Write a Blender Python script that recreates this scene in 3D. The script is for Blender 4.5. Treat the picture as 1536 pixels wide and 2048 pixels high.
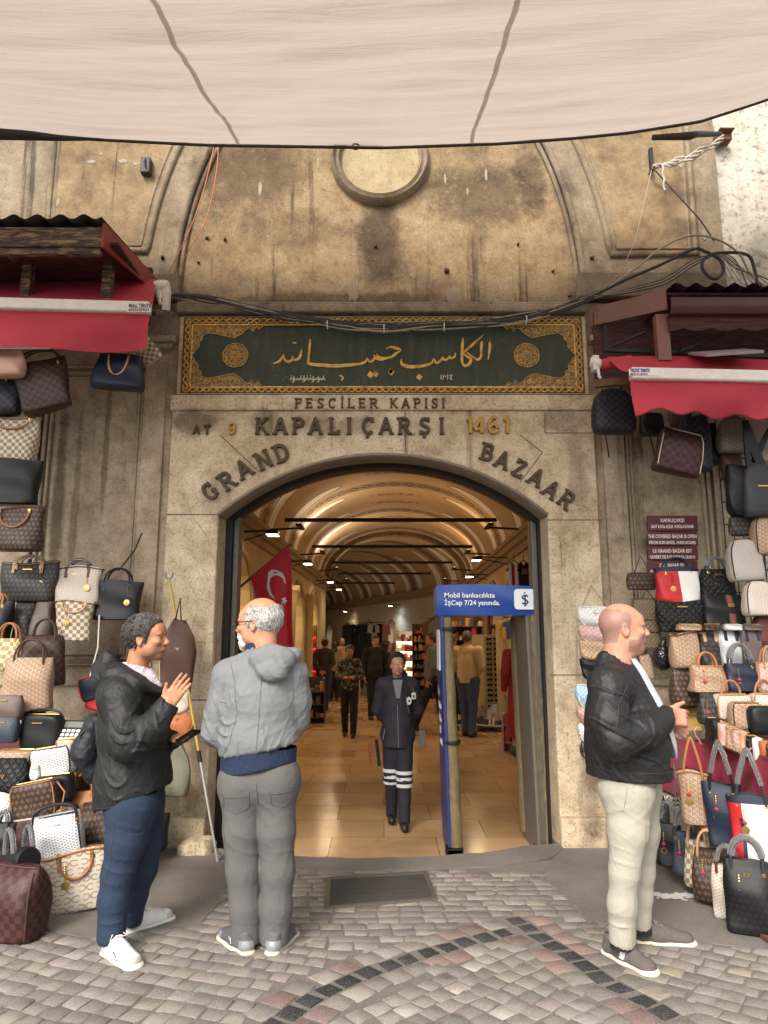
import bpy,bmesh,math,random
import numpy as np
from mathutils import Vector,Matrix,Euler,noise as mnoise
from mathutils.geometry import tessellate_polygon
R=math.radians
for o in list(bpy.data.objects):bpy.data.objects.remove(o)
scene=bpy.context.scene
COL=scene.collection
# ------------------------------------------------------------------ camera
PITCH,FPX,CAMH=R(10.0),1420.0,1.53
cam=bpy.data.cameras.new('camera');cam_o=bpy.data.objects.new('camera',cam);COL.objects.link(cam_o)
cam.sensor_fit='HORIZONTAL';cam.sensor_width=36.0;cam.lens=36.0*FPX/1536.0
cam.clip_start=0.05;cam.clip_end=400
cam_o.location=(0,0,CAMH);cam_o.rotation_euler=(R(90)+PITCH,0,0)
scene.camera=cam_o
# ------------------------------------------------------------------ light
world=bpy.data.worlds.new('World');scene.world=world;world.use_nodes=True
SUN_EL,SUN_AZ=R(40),R(203)
wn=world.node_tree;wn.nodes.clear()
w_out=wn.nodes.new('ShaderNodeOutputWorld');w_bg=wn.nodes.new('ShaderNodeBackground')
w_sky=wn.nodes.new('ShaderNodeTexSky');w_sky.sky_type='NISHITA';w_sky.sun_disc=False
w_sky.sun_elevation=SUN_EL;w_sky.sun_rotation=SUN_AZ;w_sky.dust_density=4.0;w_sky.air_density=1.0
w_hs=wn.nodes.new('ShaderNodeHueSaturation');w_hs.inputs['Saturation'].default_value=0.10
wn.links.new(w_sky.outputs[0],w_hs.inputs['Color']);wn.links.new(w_hs.outputs[0],w_bg.inputs['Color'])
w_bg.inputs['Strength'].default_value=0.15
wn.links.new(w_bg.outputs[0],w_out.inputs['Surface'])
sun=bpy.data.lights.new('sun','SUN');sun.energy=1.5;sun.angle=R(15);sun.color=(1.0,0.90,0.77)
sun_o=bpy.data.objects.new('sun',sun);COL.objects.link(sun_o)
_sd=Vector((math.sin(SUN_AZ)*math.cos(SUN_EL),math.cos(SUN_AZ)*math.cos(SUN_EL),math.sin(SUN_EL)))
sun_o.rotation_euler=_sd.to_track_quat('Z','Y').to_euler();sun_o.location=(0,-5,12)
vs=scene.view_settings;vs.view_transform='Standard';vs.look='None';vs.gamma=1.0;vs.exposure=0.95
scene.render.engine='CYCLES'
scene.render.resolution_x=768;scene.render.resolution_y=1024
# ------------------------------------------------------------------ picture point -> place in the street
_c,_s=math.cos(PITCH),math.sin(PITCH)
def at(px,py,Y):
 dx,dy=(px-768.0)/FPX,(1024.0-py)/FPX
 t=Y/(_c-dy*_s)
 return Vector((dx*t,Y,CAMH+(_s+dy*_c)*t))
def gnd(px,py,z=0.0):
 dx,dy=(px-768.0)/FPX,(1024.0-py)/FPX
 t=(z-CAMH)/(_s+dy*_c)
 return Vector((dx*t,(_c-dy*_s)*t,z))
def ppm(px,py,Y):
 dy=(1024.0-py)/FPX
 return FPX*(_c-dy*_s)/Y
 # ------------------------------------------------------------------ things, parts, tags
def tag(o,label=None,cat=None,group=None,kind=None):
 if label:o['label']=label
 if cat:o['category']=cat
 if group:o['group']=group
 if kind:o['kind']=kind
 return o
def thing(name,label,cat,loc=(0,0,0),rot=(0,0,0),group=None):
 o=bpy.data.objects.new(name,None);o.empty_display_size=0.1
 o.location=loc;o.rotation_euler=rot;COL.objects.link(o)
 return tag(o,label,cat,group)
def link_mesh(name,me,parent=None,loc=(0,0,0),rot=(0,0,0)):
 o=bpy.data.objects.new(name,me);o.location=loc;o.rotation_euler=rot
 COL.objects.link(o)
 if parent is not None:o.parent=parent
 return o
def copy_tree(o,parent=None):
 c=o.copy();COL.objects.link(c)
 c.parent=parent
 for ch in list(o.children):copy_tree(ch,c)
 return c
 # ------------------------------------------------------------------ mesh builder
def basis(d,up=(0,0,1)):
 d=Vector(d).normalized();up=Vector(up)
 if abs(d.dot(up))>0.98:up=Vector((0,1,0))if abs(d.y)<.9 else Vector((1,0,0))
 x=d.cross(up).normalized();y=x.cross(d).normalized()
 return x,y,d
class MB:
 def __init__(s):s.v=[];s.f=[];s.m=[];s.uv=[]
 def face(s,idx,m=0,uv=None):
  s.f.append(tuple(idx));s.m.append(m);s.uv.append(uv)
 def add(s,vs,fs,m=0,M=None,uvs=None):
  b=len(s.v)
  for p in vs:s.v.append(tuple(M@Vector(p))if M is not None else tuple(p))
  for i,f in enumerate(fs):s.face([b+j for j in f],m,uvs[i]if uvs else None)
  return s
 def box(s,c,d,m=0,rot=None,taper=1.0):
  x,y,z=d[0]/2,d[1]/2,d[2]/2;t=taper
  vs=[(-x,-y,-z),(x,-y,-z),(x,y,-z),(-x,y,-z),(-x*t,-y*t,z),(x*t,-y*t,z),(x*t,y*t,z),(-x*t,y*t,z)]
  fs=[(3,2,1,0),(4,5,6,7),(0,1,5,4),(1,2,6,5),(2,3,7,6),(3,0,4,7)]
  M=Matrix.Translation(c)
  if rot is not None:M=M@(rot.to_4x4()if isinstance(rot,Matrix)else Euler(rot).to_matrix().to_4x4())
  return s.add(vs,fs,m,M)
 def bar(s,a,b,w,h,m=0,up=(0,0,1)):
  a,b=Vector(a),Vector(b);x,y,d=basis(b-a,up);L=(b-a).length
  M3=Matrix((x,d,y)).transposed()
  return s.box((a+b)/2,(w,L,h),m,M3)
 def tube(s,pts,r,n=8,m=0,closed=False,cap=True,flat=None):
  pts=[Vector(p)for p in pts];k=len(pts)
  rs=[r]*k if not hasattr(r,'__len__')else r
  b=len(s.v);px=None
  for i,p in enumerate(pts):
   if closed:d=pts[(i+1)%k]-pts[i-1]
   else:d=pts[min(i+1,k-1)]-pts[max(i-1,0)]
   if d.length<1e-9:d=Vector((0,0,1))
   d.normalize()
   if px is None:x,y,_=basis(d,(0,0,1)if flat is None else flat)
   else:
    x=px-d*px.dot(d)
    if x.length<1e-6:x=basis(d)[0]
    x.normalize();y=x.cross(d).normalized()*-1
    y=d.cross(x).normalized()
   if px is None:y=d.cross(x).normalized()
   px=x
   fx,fy=(rs[i],rs[i])if not hasattr(rs[i],'__len__')else rs[i]
   for j in range(n):
    a=2*math.pi*j/n
    s.v.append(tuple(p+x*math.cos(a)*fx+y*math.sin(a)*fy))
  rng=k if closed else k-1
  for i in range(rng):
   i2=(i+1)%k
   for j in range(n):
    j2=(j+1)%n
    s.face((b+i*n+j,b+i*n+j2,b+i2*n+j2,b+i2*n+j),m)
  if cap and not closed:
   s.face([b+j for j in range(n)][::-1],m);s.face([b+(k-1)*n+j for j in range(n)],m)
  return s
 def lathe(s,prof,n=24,m=0,M=None,cap=True):
  b=len(s.v)
  for(r,z)in prof:
   for j in range(n):
    a=2*math.pi*j/n;p=Vector((r*math.cos(a),r*math.sin(a),z))
    s.v.append(tuple(M@p)if M is not None else tuple(p))
  for i in range(len(prof)-1):
   for j in range(n):
    j2=(j+1)%n
    s.face((b+i*n+j,b+i*n+j2,b+(i+1)*n+j2,b+(i+1)*n+j),m)
  if cap:
   s.face([b+j for j in range(n)][::-1],m);s.face([b+(len(prof)-1)*n+j for j in range(n)],m)
  return s
 def prism(s,loops,a,b,m=0,to=None,mside=None):
  """loops of 2-D points (first outer, rest holes) extruded between a and b; to(u,v,w) gives the place"""
  if to is None:to=lambda u,v,w:(u,w,v)
  base=len(s.v);flat=[];n0=[]
  for lp in loops:n0.append(len(flat));flat+=list(lp)
  tris=tessellate_polygon([[Vector((p[0],p[1],0))for p in lp]for lp in loops])
  N=len(flat)
  for w in(a,b):
   for p in flat:s.v.append(tuple(to(p[0],p[1],w)))
  for t in tris:
   s.face([base+i for i in t],m);s.face([base+N+i for i in t][::-1],m)
  for k,lp in enumerate(loops):
   o=n0[k];L=len(lp)
   for i in range(L):
    j=(i+1)%L
    s.face((base+o+i,base+o+j,base+N+o+j,base+N+o+i),m if mside is None else mside)
  return s
 def ribbon(s,pts,hw,a,b,m=0,to=None):
  """2-D stroke with half widths, extruded between depths a and b"""
  pts=[Vector((p[0],p[1]))for p in pts];k=len(pts)
  hs=[hw]*k if not hasattr(hw,'__len__')else hw
  L,Rr=[],[]
  for i in range(k):
   d=pts[min(i+1,k-1)]-pts[max(i-1,0)]
   d=d.normalized()if d.length>1e-9 else Vector((1,0))
   n=Vector((-d.y,d.x));w=hs[i]
   if 0<i<k-1:
    d1=(pts[i]-pts[i-1]).normalized();c=abs(d.dot(d1));w=w/max(c,.55)
   L.append(pts[i]+n*w);Rr.append(pts[i]-n*w)
  if to is None:to=lambda u,v,w:(u,w,v)
  base=len(s.v)
  for w in(a,b):
   for i in range(k):
    s.v.append(tuple(to(L[i].x,L[i].y,w)));s.v.append(tuple(to(Rr[i].x,Rr[i].y,w)))
  N=2*k
  for i in range(k-1):
   q=base+2*i
   s.face((q,q+1,q+3,q+2),m);s.face((q+N,q+N+2,q+N+3,q+N+1),m)
   s.face((q,q+2,q+N+2,q+N),m);s.face((q+1,q+N+1,q+N+3,q+3),m)
  s.face((base,base+N,base+N+1,base+1),m)
  e=base+2*(k-1);s.face((e,e+1,e+N+1,e+N),m)
  return s
 def grid(s,fn,nu,nv,m=0,uvf=None,closed=False):
  b=len(s.v)
  for j in range(nv+1):
   for i in range(nu+1):s.v.append(tuple(fn(i/nu,j/nv)))
  for j in range(nv):
   for i in range(nu):
    q=b+j*(nu+1)+i
    uv=None
    if uvf:uv=[uvf(i/nu,j/nv),uvf((i+1)/nu,j/nv),uvf((i+1)/nu,(j+1)/nv),uvf(i/nu,(j+1)/nv)]
    s.face((q,q+1,q+nu+2,q+nu+1),m,uv)
  return s
 def build(s,name,mats,parent=None,loc=(0,0,0),rot=(0,0,0),smooth=40,bevel=0,fix=True):
  me=bpy.data.meshes.new(name);me.from_pydata(s.v,[],s.f)
  mats=mats if isinstance(mats,(list,tuple))else[mats]
  for mt in mats:me.materials.append(mt)
  if len(mats)>1:me.polygons.foreach_set('material_index',s.m)
  if any(u is not None for u in s.uv):
   lay=me.uv_layers.new(name='UVMap');k=0
   for f,u in zip(s.f,s.uv):
    for i in range(len(f)):
     if u is not None:lay.data[k].uv=u[i]
     k+=1
  if fix:
   bm=bmesh.new();bm.from_mesh(me);bmesh.ops.recalc_face_normals(bm,faces=bm.faces);bm.to_mesh(me);bm.free()
  if smooth:
   me.shade_smooth();me.set_sharp_from_angle(angle=R(smooth))
  o=link_mesh(name,me,parent,loc,rot)
  if bevel:
   md=o.modifiers.new('bevel','BEVEL');md.width=bevel;md.segments=2;md.limit_method='ANGLE';md.angle_limit=R(40)
  return o
def text_mesh(name,body,size,m,parent=None,M=None,ext=0.0008,bold=0.0,align='LEFT',sx=1.0,spacing=1.0):
 cu=bpy.data.curves.new(name,'FONT');cu.body=body;cu.size=size;cu.extrude=ext;cu.offset=bold
 cu.align_x=align;cu.space_character=spacing;cu.resolution_u=3
 to=bpy.data.objects.new('tmp_text',cu);COL.objects.link(to)
 dg=bpy.context.evaluated_depsgraph_get();dg.update()
 me=bpy.data.meshes.new_from_object(to.evaluated_get(dg));me.name=name
 bpy.data.objects.remove(to);bpy.data.curves.remove(cu)
 X=Matrix.Diagonal((sx,1,1,1))
 me.transform((M@X)if M is not None else X)
 me.materials.clear();me.materials.append(m)
 return link_mesh(name,me,parent)
def face_cam(p,rx=90,rz=0):
 return Matrix.Translation(p)@Euler((R(rx),0,R(rz))).to_matrix().to_4x4()
 # ------------------------------------------------------------------ materials
def srgb(r,g,b):
 f=lambda c:(c/255.0/12.92)if c<=10 else((c/255.0+0.055)/1.055)**2.4
 return(f(r),f(g),f(b),1.0)
class NT:
 def __init__(s,name):
  s.mat=bpy.data.materials.new(name);s.mat.use_nodes=True
  s.t=s.mat.node_tree;s.t.nodes.clear()
  s.out=s.t.nodes.new('ShaderNodeOutputMaterial');s.p=s.t.nodes.new('ShaderNodeBsdfPrincipled')
  s.t.links.new(s.p.outputs[0],s.out.inputs['Surface'])
 def n(s,typ,**kw):
  nd=s.t.nodes.new(typ)
  for k,v in kw.items():setattr(nd,k,v)
  return nd
 def put(s,sock,v):
  if v is None:return
  if isinstance(v,bpy.types.NodeSocket):s.t.links.new(v,sock)
  else:
   if sock.type=='RGBA' and not hasattr(v,'__len__'):v=(v,v,v,1)
   if sock.type=='RGBA' and len(v)==3:v=(*v,1)
   sock.default_value=v
 def coord(s,which='Object'):return s.n('ShaderNodeTexCoord').outputs[which]
 def map(s,v,scale=(1,1,1),rot=(0,0,0),loc=(0,0,0)):
  nd=s.n('ShaderNodeMapping');s.put(nd.inputs['Vector'],v)
  nd.inputs['Scale'].default_value=scale;nd.inputs['Rotation'].default_value=rot;nd.inputs['Location'].default_value=loc
  return nd.outputs[0]
 def noise(s,v,scale=5,detail=4,rough=.55,dist=0.0):
  nd=s.n('ShaderNodeTexNoise');s.put(nd.inputs['Vector'],v)
  nd.inputs['Scale'].default_value=scale;nd.inputs['Detail'].default_value=detail
  nd.inputs['Roughness'].default_value=rough;nd.inputs['Distortion'].default_value=dist
  return nd.outputs['Fac']
 def noisec(s,v,scale=5,detail=4):
  nd=s.n('ShaderNodeTexNoise');s.put(nd.inputs['Vector'],v);nd.inputs['Scale'].default_value=scale;nd.inputs['Detail'].default_value=detail
  return nd.outputs['Color']
 def vor(s,v,scale=5,feature='F1',out='Distance',rnd=1.0):
  nd=s.n('ShaderNodeTexVoronoi',feature=feature);s.put(nd.inputs['Vector'],v)
  nd.inputs['Scale'].default_value=scale;nd.inputs['Randomness'].default_value=rnd
  return nd.outputs[out]
 def math(s,op,a,b=None,c=None,clamp=False):
  nd=s.n('ShaderNodeMath',operation=op);nd.use_clamp=clamp
  s.put(nd.inputs[0],a);s.put(nd.inputs[1],b)
  if c is not None:s.put(nd.inputs[2],c)
  return nd.outputs[0]
 def step(s,x,a,b):
  nd=s.n('ShaderNodeMapRange',interpolation_type='SMOOTHSTEP');s.put(nd.inputs['Value'],x)
  nd.inputs['From Min'].default_value=a;nd.inputs['From Max'].default_value=b
  return nd.outputs[0]
 def mix(s,f,a,b,blend='MIX'):
  nd=s.n('ShaderNodeMix',data_type='RGBA',blend_type=blend)
  s.put(nd.inputs[0],f);s.put(nd.inputs[6],a);s.put(nd.inputs[7],b)
  return nd.outputs[2]
 def sep(s,v):
  nd=s.n('ShaderNodeSeparateXYZ');s.put(nd.inputs[0],v);return nd.outputs
 def comb(s,x,y,z=0.0):
  nd=s.n('ShaderNodeCombineXYZ');s.put(nd.inputs[0],x);s.put(nd.inputs[1],y);s.put(nd.inputs[2],z);return nd.outputs[0]
 def ramp(s,f,stops):
  nd=s.n('ShaderNodeValToRGB');s.put(nd.inputs[0],f);cr=nd.color_ramp
  while len(cr.elements)<len(stops):cr.elements.new(0.5)
  for e,(p,c)in zip(cr.elements,stops):e.position=p;e.color=c if len(c)==4 else(*c,1)
  return nd.outputs[0]
 def bump(s,h,strength=.4,dist=.01,prev=None):
  nd=s.n('ShaderNodeBump');s.put(nd.inputs['Height'],h)
  nd.inputs['Strength'].default_value=strength;nd.inputs['Distance'].default_value=dist
  if prev is not None:s.put(nd.inputs['Normal'],prev)
  return nd.outputs[0]
 def done(s,col=None,rough=None,normal=None,metal=None,**kw):
  s.put(s.p.inputs['Base Color'],col);s.put(s.p.inputs['Roughness'],rough)
  s.put(s.p.inputs['Metallic'],metal)
  if normal is not None:s.put(s.p.inputs['Normal'],normal)
  for k,v in kw.items():s.put(s.p.inputs[k.replace('_',' ')],v)
  return s.mat
_MC={}
def plain(name,col,rough=.6,metal=0.0,var=.12,scale=14,bump=.15,bdist=.004,bscale=60,spec=None,sheen=0):
 if name in _MC:return _MC[name]
 n=NT(name);v=n.coord()
 a=n.noise(v,scale,4);c=tuple(col[:3])
 lo=tuple(x*(1-var)for x in c);hi=tuple(min(1,x*(1+var))for x in c)
 colr=n.mix(a,lo,hi)
 nm=n.bump(n.noise(v,bscale,3),bump,bdist)if bump else None
 kw={}
 if sheen:kw['Sheen_Weight']=sheen
 m=n.done(colr,rough,nm,metal,**kw)
 if spec is not None:n.p.inputs['Specular IOR Level'].default_value=spec
 _MC[name]=m;return m
def emit(name,col,strength):
 if name in _MC:return _MC[name]
 n=NT(name);m=n.done(col,.5);n.put(n.p.inputs['Emission Color'],col);n.p.inputs['Emission Strength'].default_value=strength
 _MC[name]=m;return m
 # ------------------------------------------------------------------ wall, ground and cloth materials
def wall_mat(name,stops,streak=.35,speck=.5,stains=(),bump=.5,fine=70):
 """plaster or stone: patches of several tones, rain streaks, pitting; stains = (x, z, half width, half height, strength)"""
 n=NT(name);v=n.coord();x,y,z=n.sep(v)
 big=n.noise(v,1.1,6,.62,.4)
 med=n.noise(v,4.5,6,.65)
 f=n.math('MULTIPLY_ADD',med,.5,n.math('MULTIPLY',big,.5))
 f=n.math('MULTIPLY_ADD',n.math('SUBTRACT',f,.5),2.7,.5,clamp=True)
 col=n.ramp(f,stops)
 sv=n.map(v,(3.2,3.2,.16))
 st=n.step(n.noise(sv,1.8,8,.7),.55,.70)
 st=n.math('MULTIPLY',st,n.step(n.noise(v,.8,2),.38,.62))
 dark=n.mix(1.0,col,(.34,.31,.29),'MULTIPLY')
 col=n.mix(n.math('MULTIPLY',st,streak*1.6,clamp=True),col,dark)
 wob=n.math('MULTIPLY',n.math('SUBTRACT',n.noise(v,3.4,8,.74),.5),1.5)
 for(sx,sz,hw,hh,k)in stains:
  dx=n.math('DIVIDE',n.math('SUBTRACT',x,sx),hw);dz=n.math('DIVIDE',n.math('SUBTRACT',z,sz),hh)
  d=n.math('SQRT',n.math('ADD',n.math('MULTIPLY',dx,dx),n.math('MULTIPLY',dz,dz)))
  m=n.math('SUBTRACT',1.0,n.step(n.math('ADD',d,wob),.45,.98))
  col=n.mix(n.math('MULTIPLY',m,k),col,dark)
 mo=n.noise(v,13,8,.78);col=n.mix(n.math('MULTIPLY',n.math('SUBTRACT',1.0,n.step(mo,.36,.52)),.55),col,n.mix(1.0,col,(.62,.58,.53),'MULTIPLY'));col=n.mix(n.math('MULTIPLY',n.step(mo,.55,.68),.35),col,n.mix(1.0,col,(1.32,1.30,1.26),'MULTIPLY'))
 g=n.noise(v,fine,4,.7)
 col=n.mix(n.math('MULTIPLY',n.math('SUBTRACT',1.0,n.step(g,.34,.5)),speck),col,n.mix(1.0,col,(.5,.46,.42),'MULTIPLY'))
 pale=n.step(n.noise(v,26,5,.7),.60,.74)
 col=n.mix(n.math('MULTIPLY',pale,.45),col,n.mix(.55,col,(.62,.56,.47)))
 crack=n.math('SUBTRACT',1.0,n.step(n.vor(n.mix(.10,v,n.noisec(v,5)),1.7,'DISTANCE_TO_EDGE'),.0,.006))
 crack=n.math('MULTIPLY',crack,n.step(n.noise(v,1.3,2),.52,.6))
 col=n.mix(n.math('MULTIPLY',crack,.3),col,(.10,.08,.06))
 h=n.math('ADD',n.math('MULTIPLY',g,.35),n.math('MULTIPLY',med,.9))
 h=n.math('SUBTRACT',h,n.math('MULTIPLY',crack,.5))
 return n.done(col,.92,n.bump(h,bump,.02))
_z=lambda px,py,Y=5.7:at(px,py,Y)
def _stain(px,py,hwpx,hhpx,k):
 p=at(px,py,5.7);s=ppm(px,py,5.7);return(p.x,p.z,hwpx/s,hhpx/s,k)
M_PLASTER=wall_mat('ochre_plaster',[(0,(.085,.058,.034)),(.3,(.18,.122,.066)),(.55,(.265,.185,.098)),(.8,(.325,.24,.135)),(1,(.42,.325,.205))],1.0,.7,[_stain(757,470,55,150,1),_stain(500,340,140,100,.75),_stain(960,390,150,90,.8),_stain(1060,350,40,120,.8),_stain(600,460,120,60,.5),_stain(700,598,300,25,.8),_stain(420,330,40,90,.6)])
M_BAND=wall_mat('grey_ochre_render',[(0,(.10,.075,.05)),(.35,(.20,.15,.098)),(.6,(.265,.205,.135)),(1,(.38,.31,.215))],.95,.6,[_stain(400,380,30,120,.5),_stain(1130,400,26,120,.5),_stain(1290,505,90,14,.6)])
M_STONE=wall_mat('pale_limestone',[(0,(.22,.155,.085)),(.3,(.46,.36,.235)),(.6,(.61,.50,.345)),(1,(.74,.64,.47))],.9,.85,[_stain(395,850,60,36,.85),_stain(530,850,40,32,.55),_stain(1110,850,60,30,.6),_stain(1150,960,26,120,.5),_stain(690,860,90,26,.45),_stain(440,1000,40,50,.35),_stain(1170,1600,30,120,.6),_stain(385,1650,60,120,.5)],.55,55)
M_GREYSTONE=wall_mat('grey_weathered_stone',[(0,(.16,.12,.078)),(.35,(.32,.25,.17)),(.65,(.43,.345,.24)),(1,(.54,.455,.335))],1.0,.55,[_stain(115,1000,16,240,.9),_stain(150,1000,10,230,.6),_stain(212,880,8,190,.7),_stain(200,1330,90,70,.5)],.4,60)
M_PALEWALL=wall_mat('whitewashed_render',[(0,(.22,.18,.13)),(.22,(.40,.36,.29)),(.5,(.50,.46,.385)),(1,(.56,.52,.44))],.45,.95,[],.5,16)
def _gold():
 n=NT('aged_gilding');v=n.coord()
 f=n.noise(v,22,5,.7);c=n.ramp(f,[(.28,(.20,.105,.03)),(.5,(.56,.32,.065)),(.72,(.76,.48,.12))])
 return n.done(c,.42,n.bump(n.noise(v,60,3),.25,.004),.25)
M_GOLD=_gold()
def _carved():
 n=NT('carved_gilt_border');v=n.coord()
 e=n.vor(n.map(v,(1,1,1.0)),26,'DISTANCE_TO_EDGE');f=n.noise(v,9,4)
 lead=n.step(e,.05,.16)
 c=n.mix(lead,(.38,.23,.07),(.10,.065,.03));c=n.mix(n.math('MULTIPLY',f,.45),c,(.30,.22,.11))
 return n.done(c,.55,n.bump(n.math('SUBTRACT',1.0,lead),.8,.012),.15)
M_CARVED=_carved()
def _signgreen():
 n=NT('black_green_panel');v=n.coord()
 f=n.noise(n.map(v,(3,1,.5)),5,5,.65);c=n.ramp(f,[(.3,(.013,.021,.010)),(.55,(.024,.034,.016)),(.8,(.060,.068,.036))])
 sp=n.step(n.noise(v,45,3),.70,.74);c=n.mix(n.math('MULTIPLY',sp,.5),c,(.4,.37,.3))
 return n.done(c,.62,n.bump(n.noise(v,40,3),.2,.003))
M_SIGN=_signgreen()
M_BRONZE=plain('tarnished_bronze',(.075,.047,.021),.7,.2,.5,30,.5,.004,80)
M_BRASSNUM=plain('brass_numeral',(.34,.195,.040),.5,.3,.3,30,.3)
M_IRON=plain('dark_iron',(.016,.014,.013),.55,.3,.3,20,.3)
M_IRONEDGE=plain('worn_steel_edge',(.13,.115,.095),.5,.4,.35,25,.4)
def _asphalt():
 n=NT('asphalt');v=n.coord()
 b=n.noise(v,1.4,5,.6);g=n.noise(v,140,3,.8);w=n.step(n.vor(v,90,out='Distance'),.0,.35)
 c=n.ramp(b,[(.3,(.125,.108,.094)),(.5,(.18,.158,.138)),(.72,(.245,.215,.187))])
 c=n.mix(n.math('MULTIPLY',n.step(g,.52,.68),.6),c,(.30,.27,.235))
 c=n.mix(n.math('MULTIPLY',n.math('SUBTRACT',1.0,n.step(g,.30,.44)),.6),c,(.05,.044,.04))
 d=n.step(n.noise(v,5,6,.7),.6,.72);c=n.mix(n.math('MULTIPLY',d,.35),c,(.24,.21,.18))
 return n.done(c,.9,n.bump(n.math('ADD',g,n.math('MULTIPLY',w,.3)),.7,.012))
M_ASPHALT=_asphalt()
def _sett():
 n=NT('granite_sett');v=n.coord()
 at_=n.n('ShaderNodeAttribute');at_.attribute_name='tone';c=at_.outputs['Color']
 g=n.noise(v,110,4,.75);b=n.noise(v,9,4,.65)
 c=n.mix(n.math('MULTIPLY',n.step(g,.5,.66),.45),c,n.mix(.4,c,(.62,.56,.5)))
 c=n.mix(n.math('MULTIPLY',n.math('SUBTRACT',1.0,n.step(g,.32,.46)),.5),c,n.mix(1.0,c,(.4,.38,.36),'MULTIPLY'))
 c=n.mix(n.step(b,.5,.75),c,n.mix(1.0,c,(.72,.69,.65),'MULTIPLY'))
 return n.done(c,.85,n.bump(n.math('ADD',g,n.math('MULTIPLY',b,1.2)),.55,.014))
M_SETT=_sett()
def _mortar():
 n=NT('sand_joint');v=n.coord();g=n.noise(v,120,3,.8);b=n.noise(v,3,4)
 c=n.mix(b,(.17,.15,.128),(.25,.222,.193));c=n.mix(n.step(g,.35,.65),n.mix(1.0,c,(.6,.6,.6),'MULTIPLY'),c)
 return n.done(c,.95,n.bump(g,.8,.01))
M_MORTAR=_mortar()
def _marble():
 n=NT('polished_hall_marble');v=n.coord()
 br=n.n('ShaderNodeTexBrick');n.put(br.inputs['Vector'],v)
 br.inputs['Scale'].default_value=1.0;br.inputs['Brick Width'].default_value=.9;br.inputs['Row Height'].default_value=.6
 br.inputs['Mortar Size'].default_value=.004;br.inputs['Color1'].default_value=(.50,.33,.175,1);br.inputs['Color2'].default_value=(.37,.225,.11,1)
 br.inputs['Mortar'].default_value=(.13,.085,.05,1);br.inputs['Bias'].default_value=-.1
 f=n.noise(n.map(v,(1,3,1)),3,6,.65,1.2)
 c=n.mix(n.step(f,.25,.8),br.outputs['Color'],n.mix(.3,br.outputs['Color'],(.56,.39,.22)))
 c=n.mix(n.step(n.noise(v,1.2,3),.45,.75),c,n.mix(1.0,c,(.72,.66,.6),'MULTIPLY'))
 r=n.math('MULTIPLY_ADD',n.noise(v,6,4),.25,.06)
 return n.done(c,r,n.bump(n.math('ADD',n.math('MULTIPLY',br.outputs['Fac'],-1.0),n.math('MULTIPLY',f,.15)),.25,.004))
M_MARBLE=_marble()
def _tarp():
 n=NT('tarpaulin_cloth');v=n.coord()
 w=n.noise(n.map(v,(1.0,9,3),(0,0,R(4))),2.2,6,.6,.6);d=n.noise(v,1.3,5,.6)
 we=n.noise(n.map(v,(150,6,6)),3,2);wf=n.noise(n.map(v,(6,150,6)),3,2)
 c=n.mix(d,(.40,.335,.29),(.45,.38,.335));c=n.mix(n.math('MULTIPLY',n.step(n.math('ADD',we,wf),.9,1.2),.12),c,(.25,.2,.17))
 bm=n.bump(n.math('ADD',w,n.math('MULTIPLY',we,.05)),.3,.05)
 df=n.n('ShaderNodeBsdfDiffuse');tr=n.n('ShaderNodeBsdfTranslucent');ad=n.n('ShaderNodeMixShader')
 n.put(df.inputs['Color'],c);n.put(tr.inputs['Color'],c);n.put(df.inputs['Normal'],bm);n.put(tr.inputs['Normal'],bm)
 ad.inputs[0].default_value=.62
 n.t.links.new(df.outputs[0],ad.inputs[1]);n.t.links.new(tr.outputs[0],ad.inputs[2]);n.t.links.new(ad.outputs[0],n.out.inputs['Surface'])
 return n.mat
M_TARP=_tarp()
M_SEAM=M_TARP.copy();M_SEAM.name='tarp_seam_tape'
for nd in M_SEAM.node_tree.nodes:
 if nd.type=='MIX' and nd.inputs[6].is_linked is False:nd.inputs[6].default_value=(.62,.56,.50,1);nd.inputs[7].default_value=(.70,.63,.56,1)
M_DARKCLOTH=plain('dark_rolled_cloth',(.035,.03,.03),.8,0,.2)
def _awn():
 n=NT('crimson_awning');v=n.coord();f=n.noise(n.map(v,(1,1,.4)),2.5,5);g=n.noise(v,160,2)
 c=n.mix(f,(.34,.020,.038),(.50,.042,.062));c=n.mix(n.math('MULTIPLY',n.step(n.noise(v,14,5,.7),.6,.72),.25),c,(.45,.12,.11))
 return n.done(c,.75,n.bump(n.math('ADD',n.math('MULTIPLY',f,3),n.math('MULTIPLY',g,.3)),.3,.02))
M_AWN=_awn()
M_WHITEBAR=plain('dirty_white_aluminium',(.68,.64,.58),.45,0,.18,18,.2)
M_REDMETAL=plain('red_flashing_sheet',(.23,.045,.040),.5,.1,.3,6,.25)
M_BROWNMETAL=plain('brown_flashing_sheet',(.20,.092,.068),.5,.1,.3,5,.3)
def _oldwood(name,a,b,c3):
 n=NT(name);v=n.coord();f=n.noise(n.map(v,(2,8,14)),3,6,.7,.8)
 c=n.ramp(f,[(.3,a),(.5,b),(.66,c3)])
 return n.done(c,.85,n.bump(f,.6,.01))
M_OLDWOOD=_oldwood('peeling_painted_wood',(.030,.022,.018),(.075,.055,.04),(.36,.26,.15))
M_REDWOOD=_oldwood('dark_red_boards',(.022,.010,.010),(.060,.020,.018),(.12,.045,.035))
M_CABLE=plain('black_cable',(.022,.021,.021),.6,0,.3)
M_CABLEGREY=plain('beige_cable',(.30,.245,.17),.6,0,.3)
M_CABLEORANGE=plain('orange_cord',(.42,.115,.04),.6,0,.2)
M_ROPE=plain('twisted_rope',(.42,.37,.31),.8,0,.35,90,.5,.006,140)
M_WHITE=plain('white_paint',(.75,.73,.70),.6,0,.08)
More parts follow.
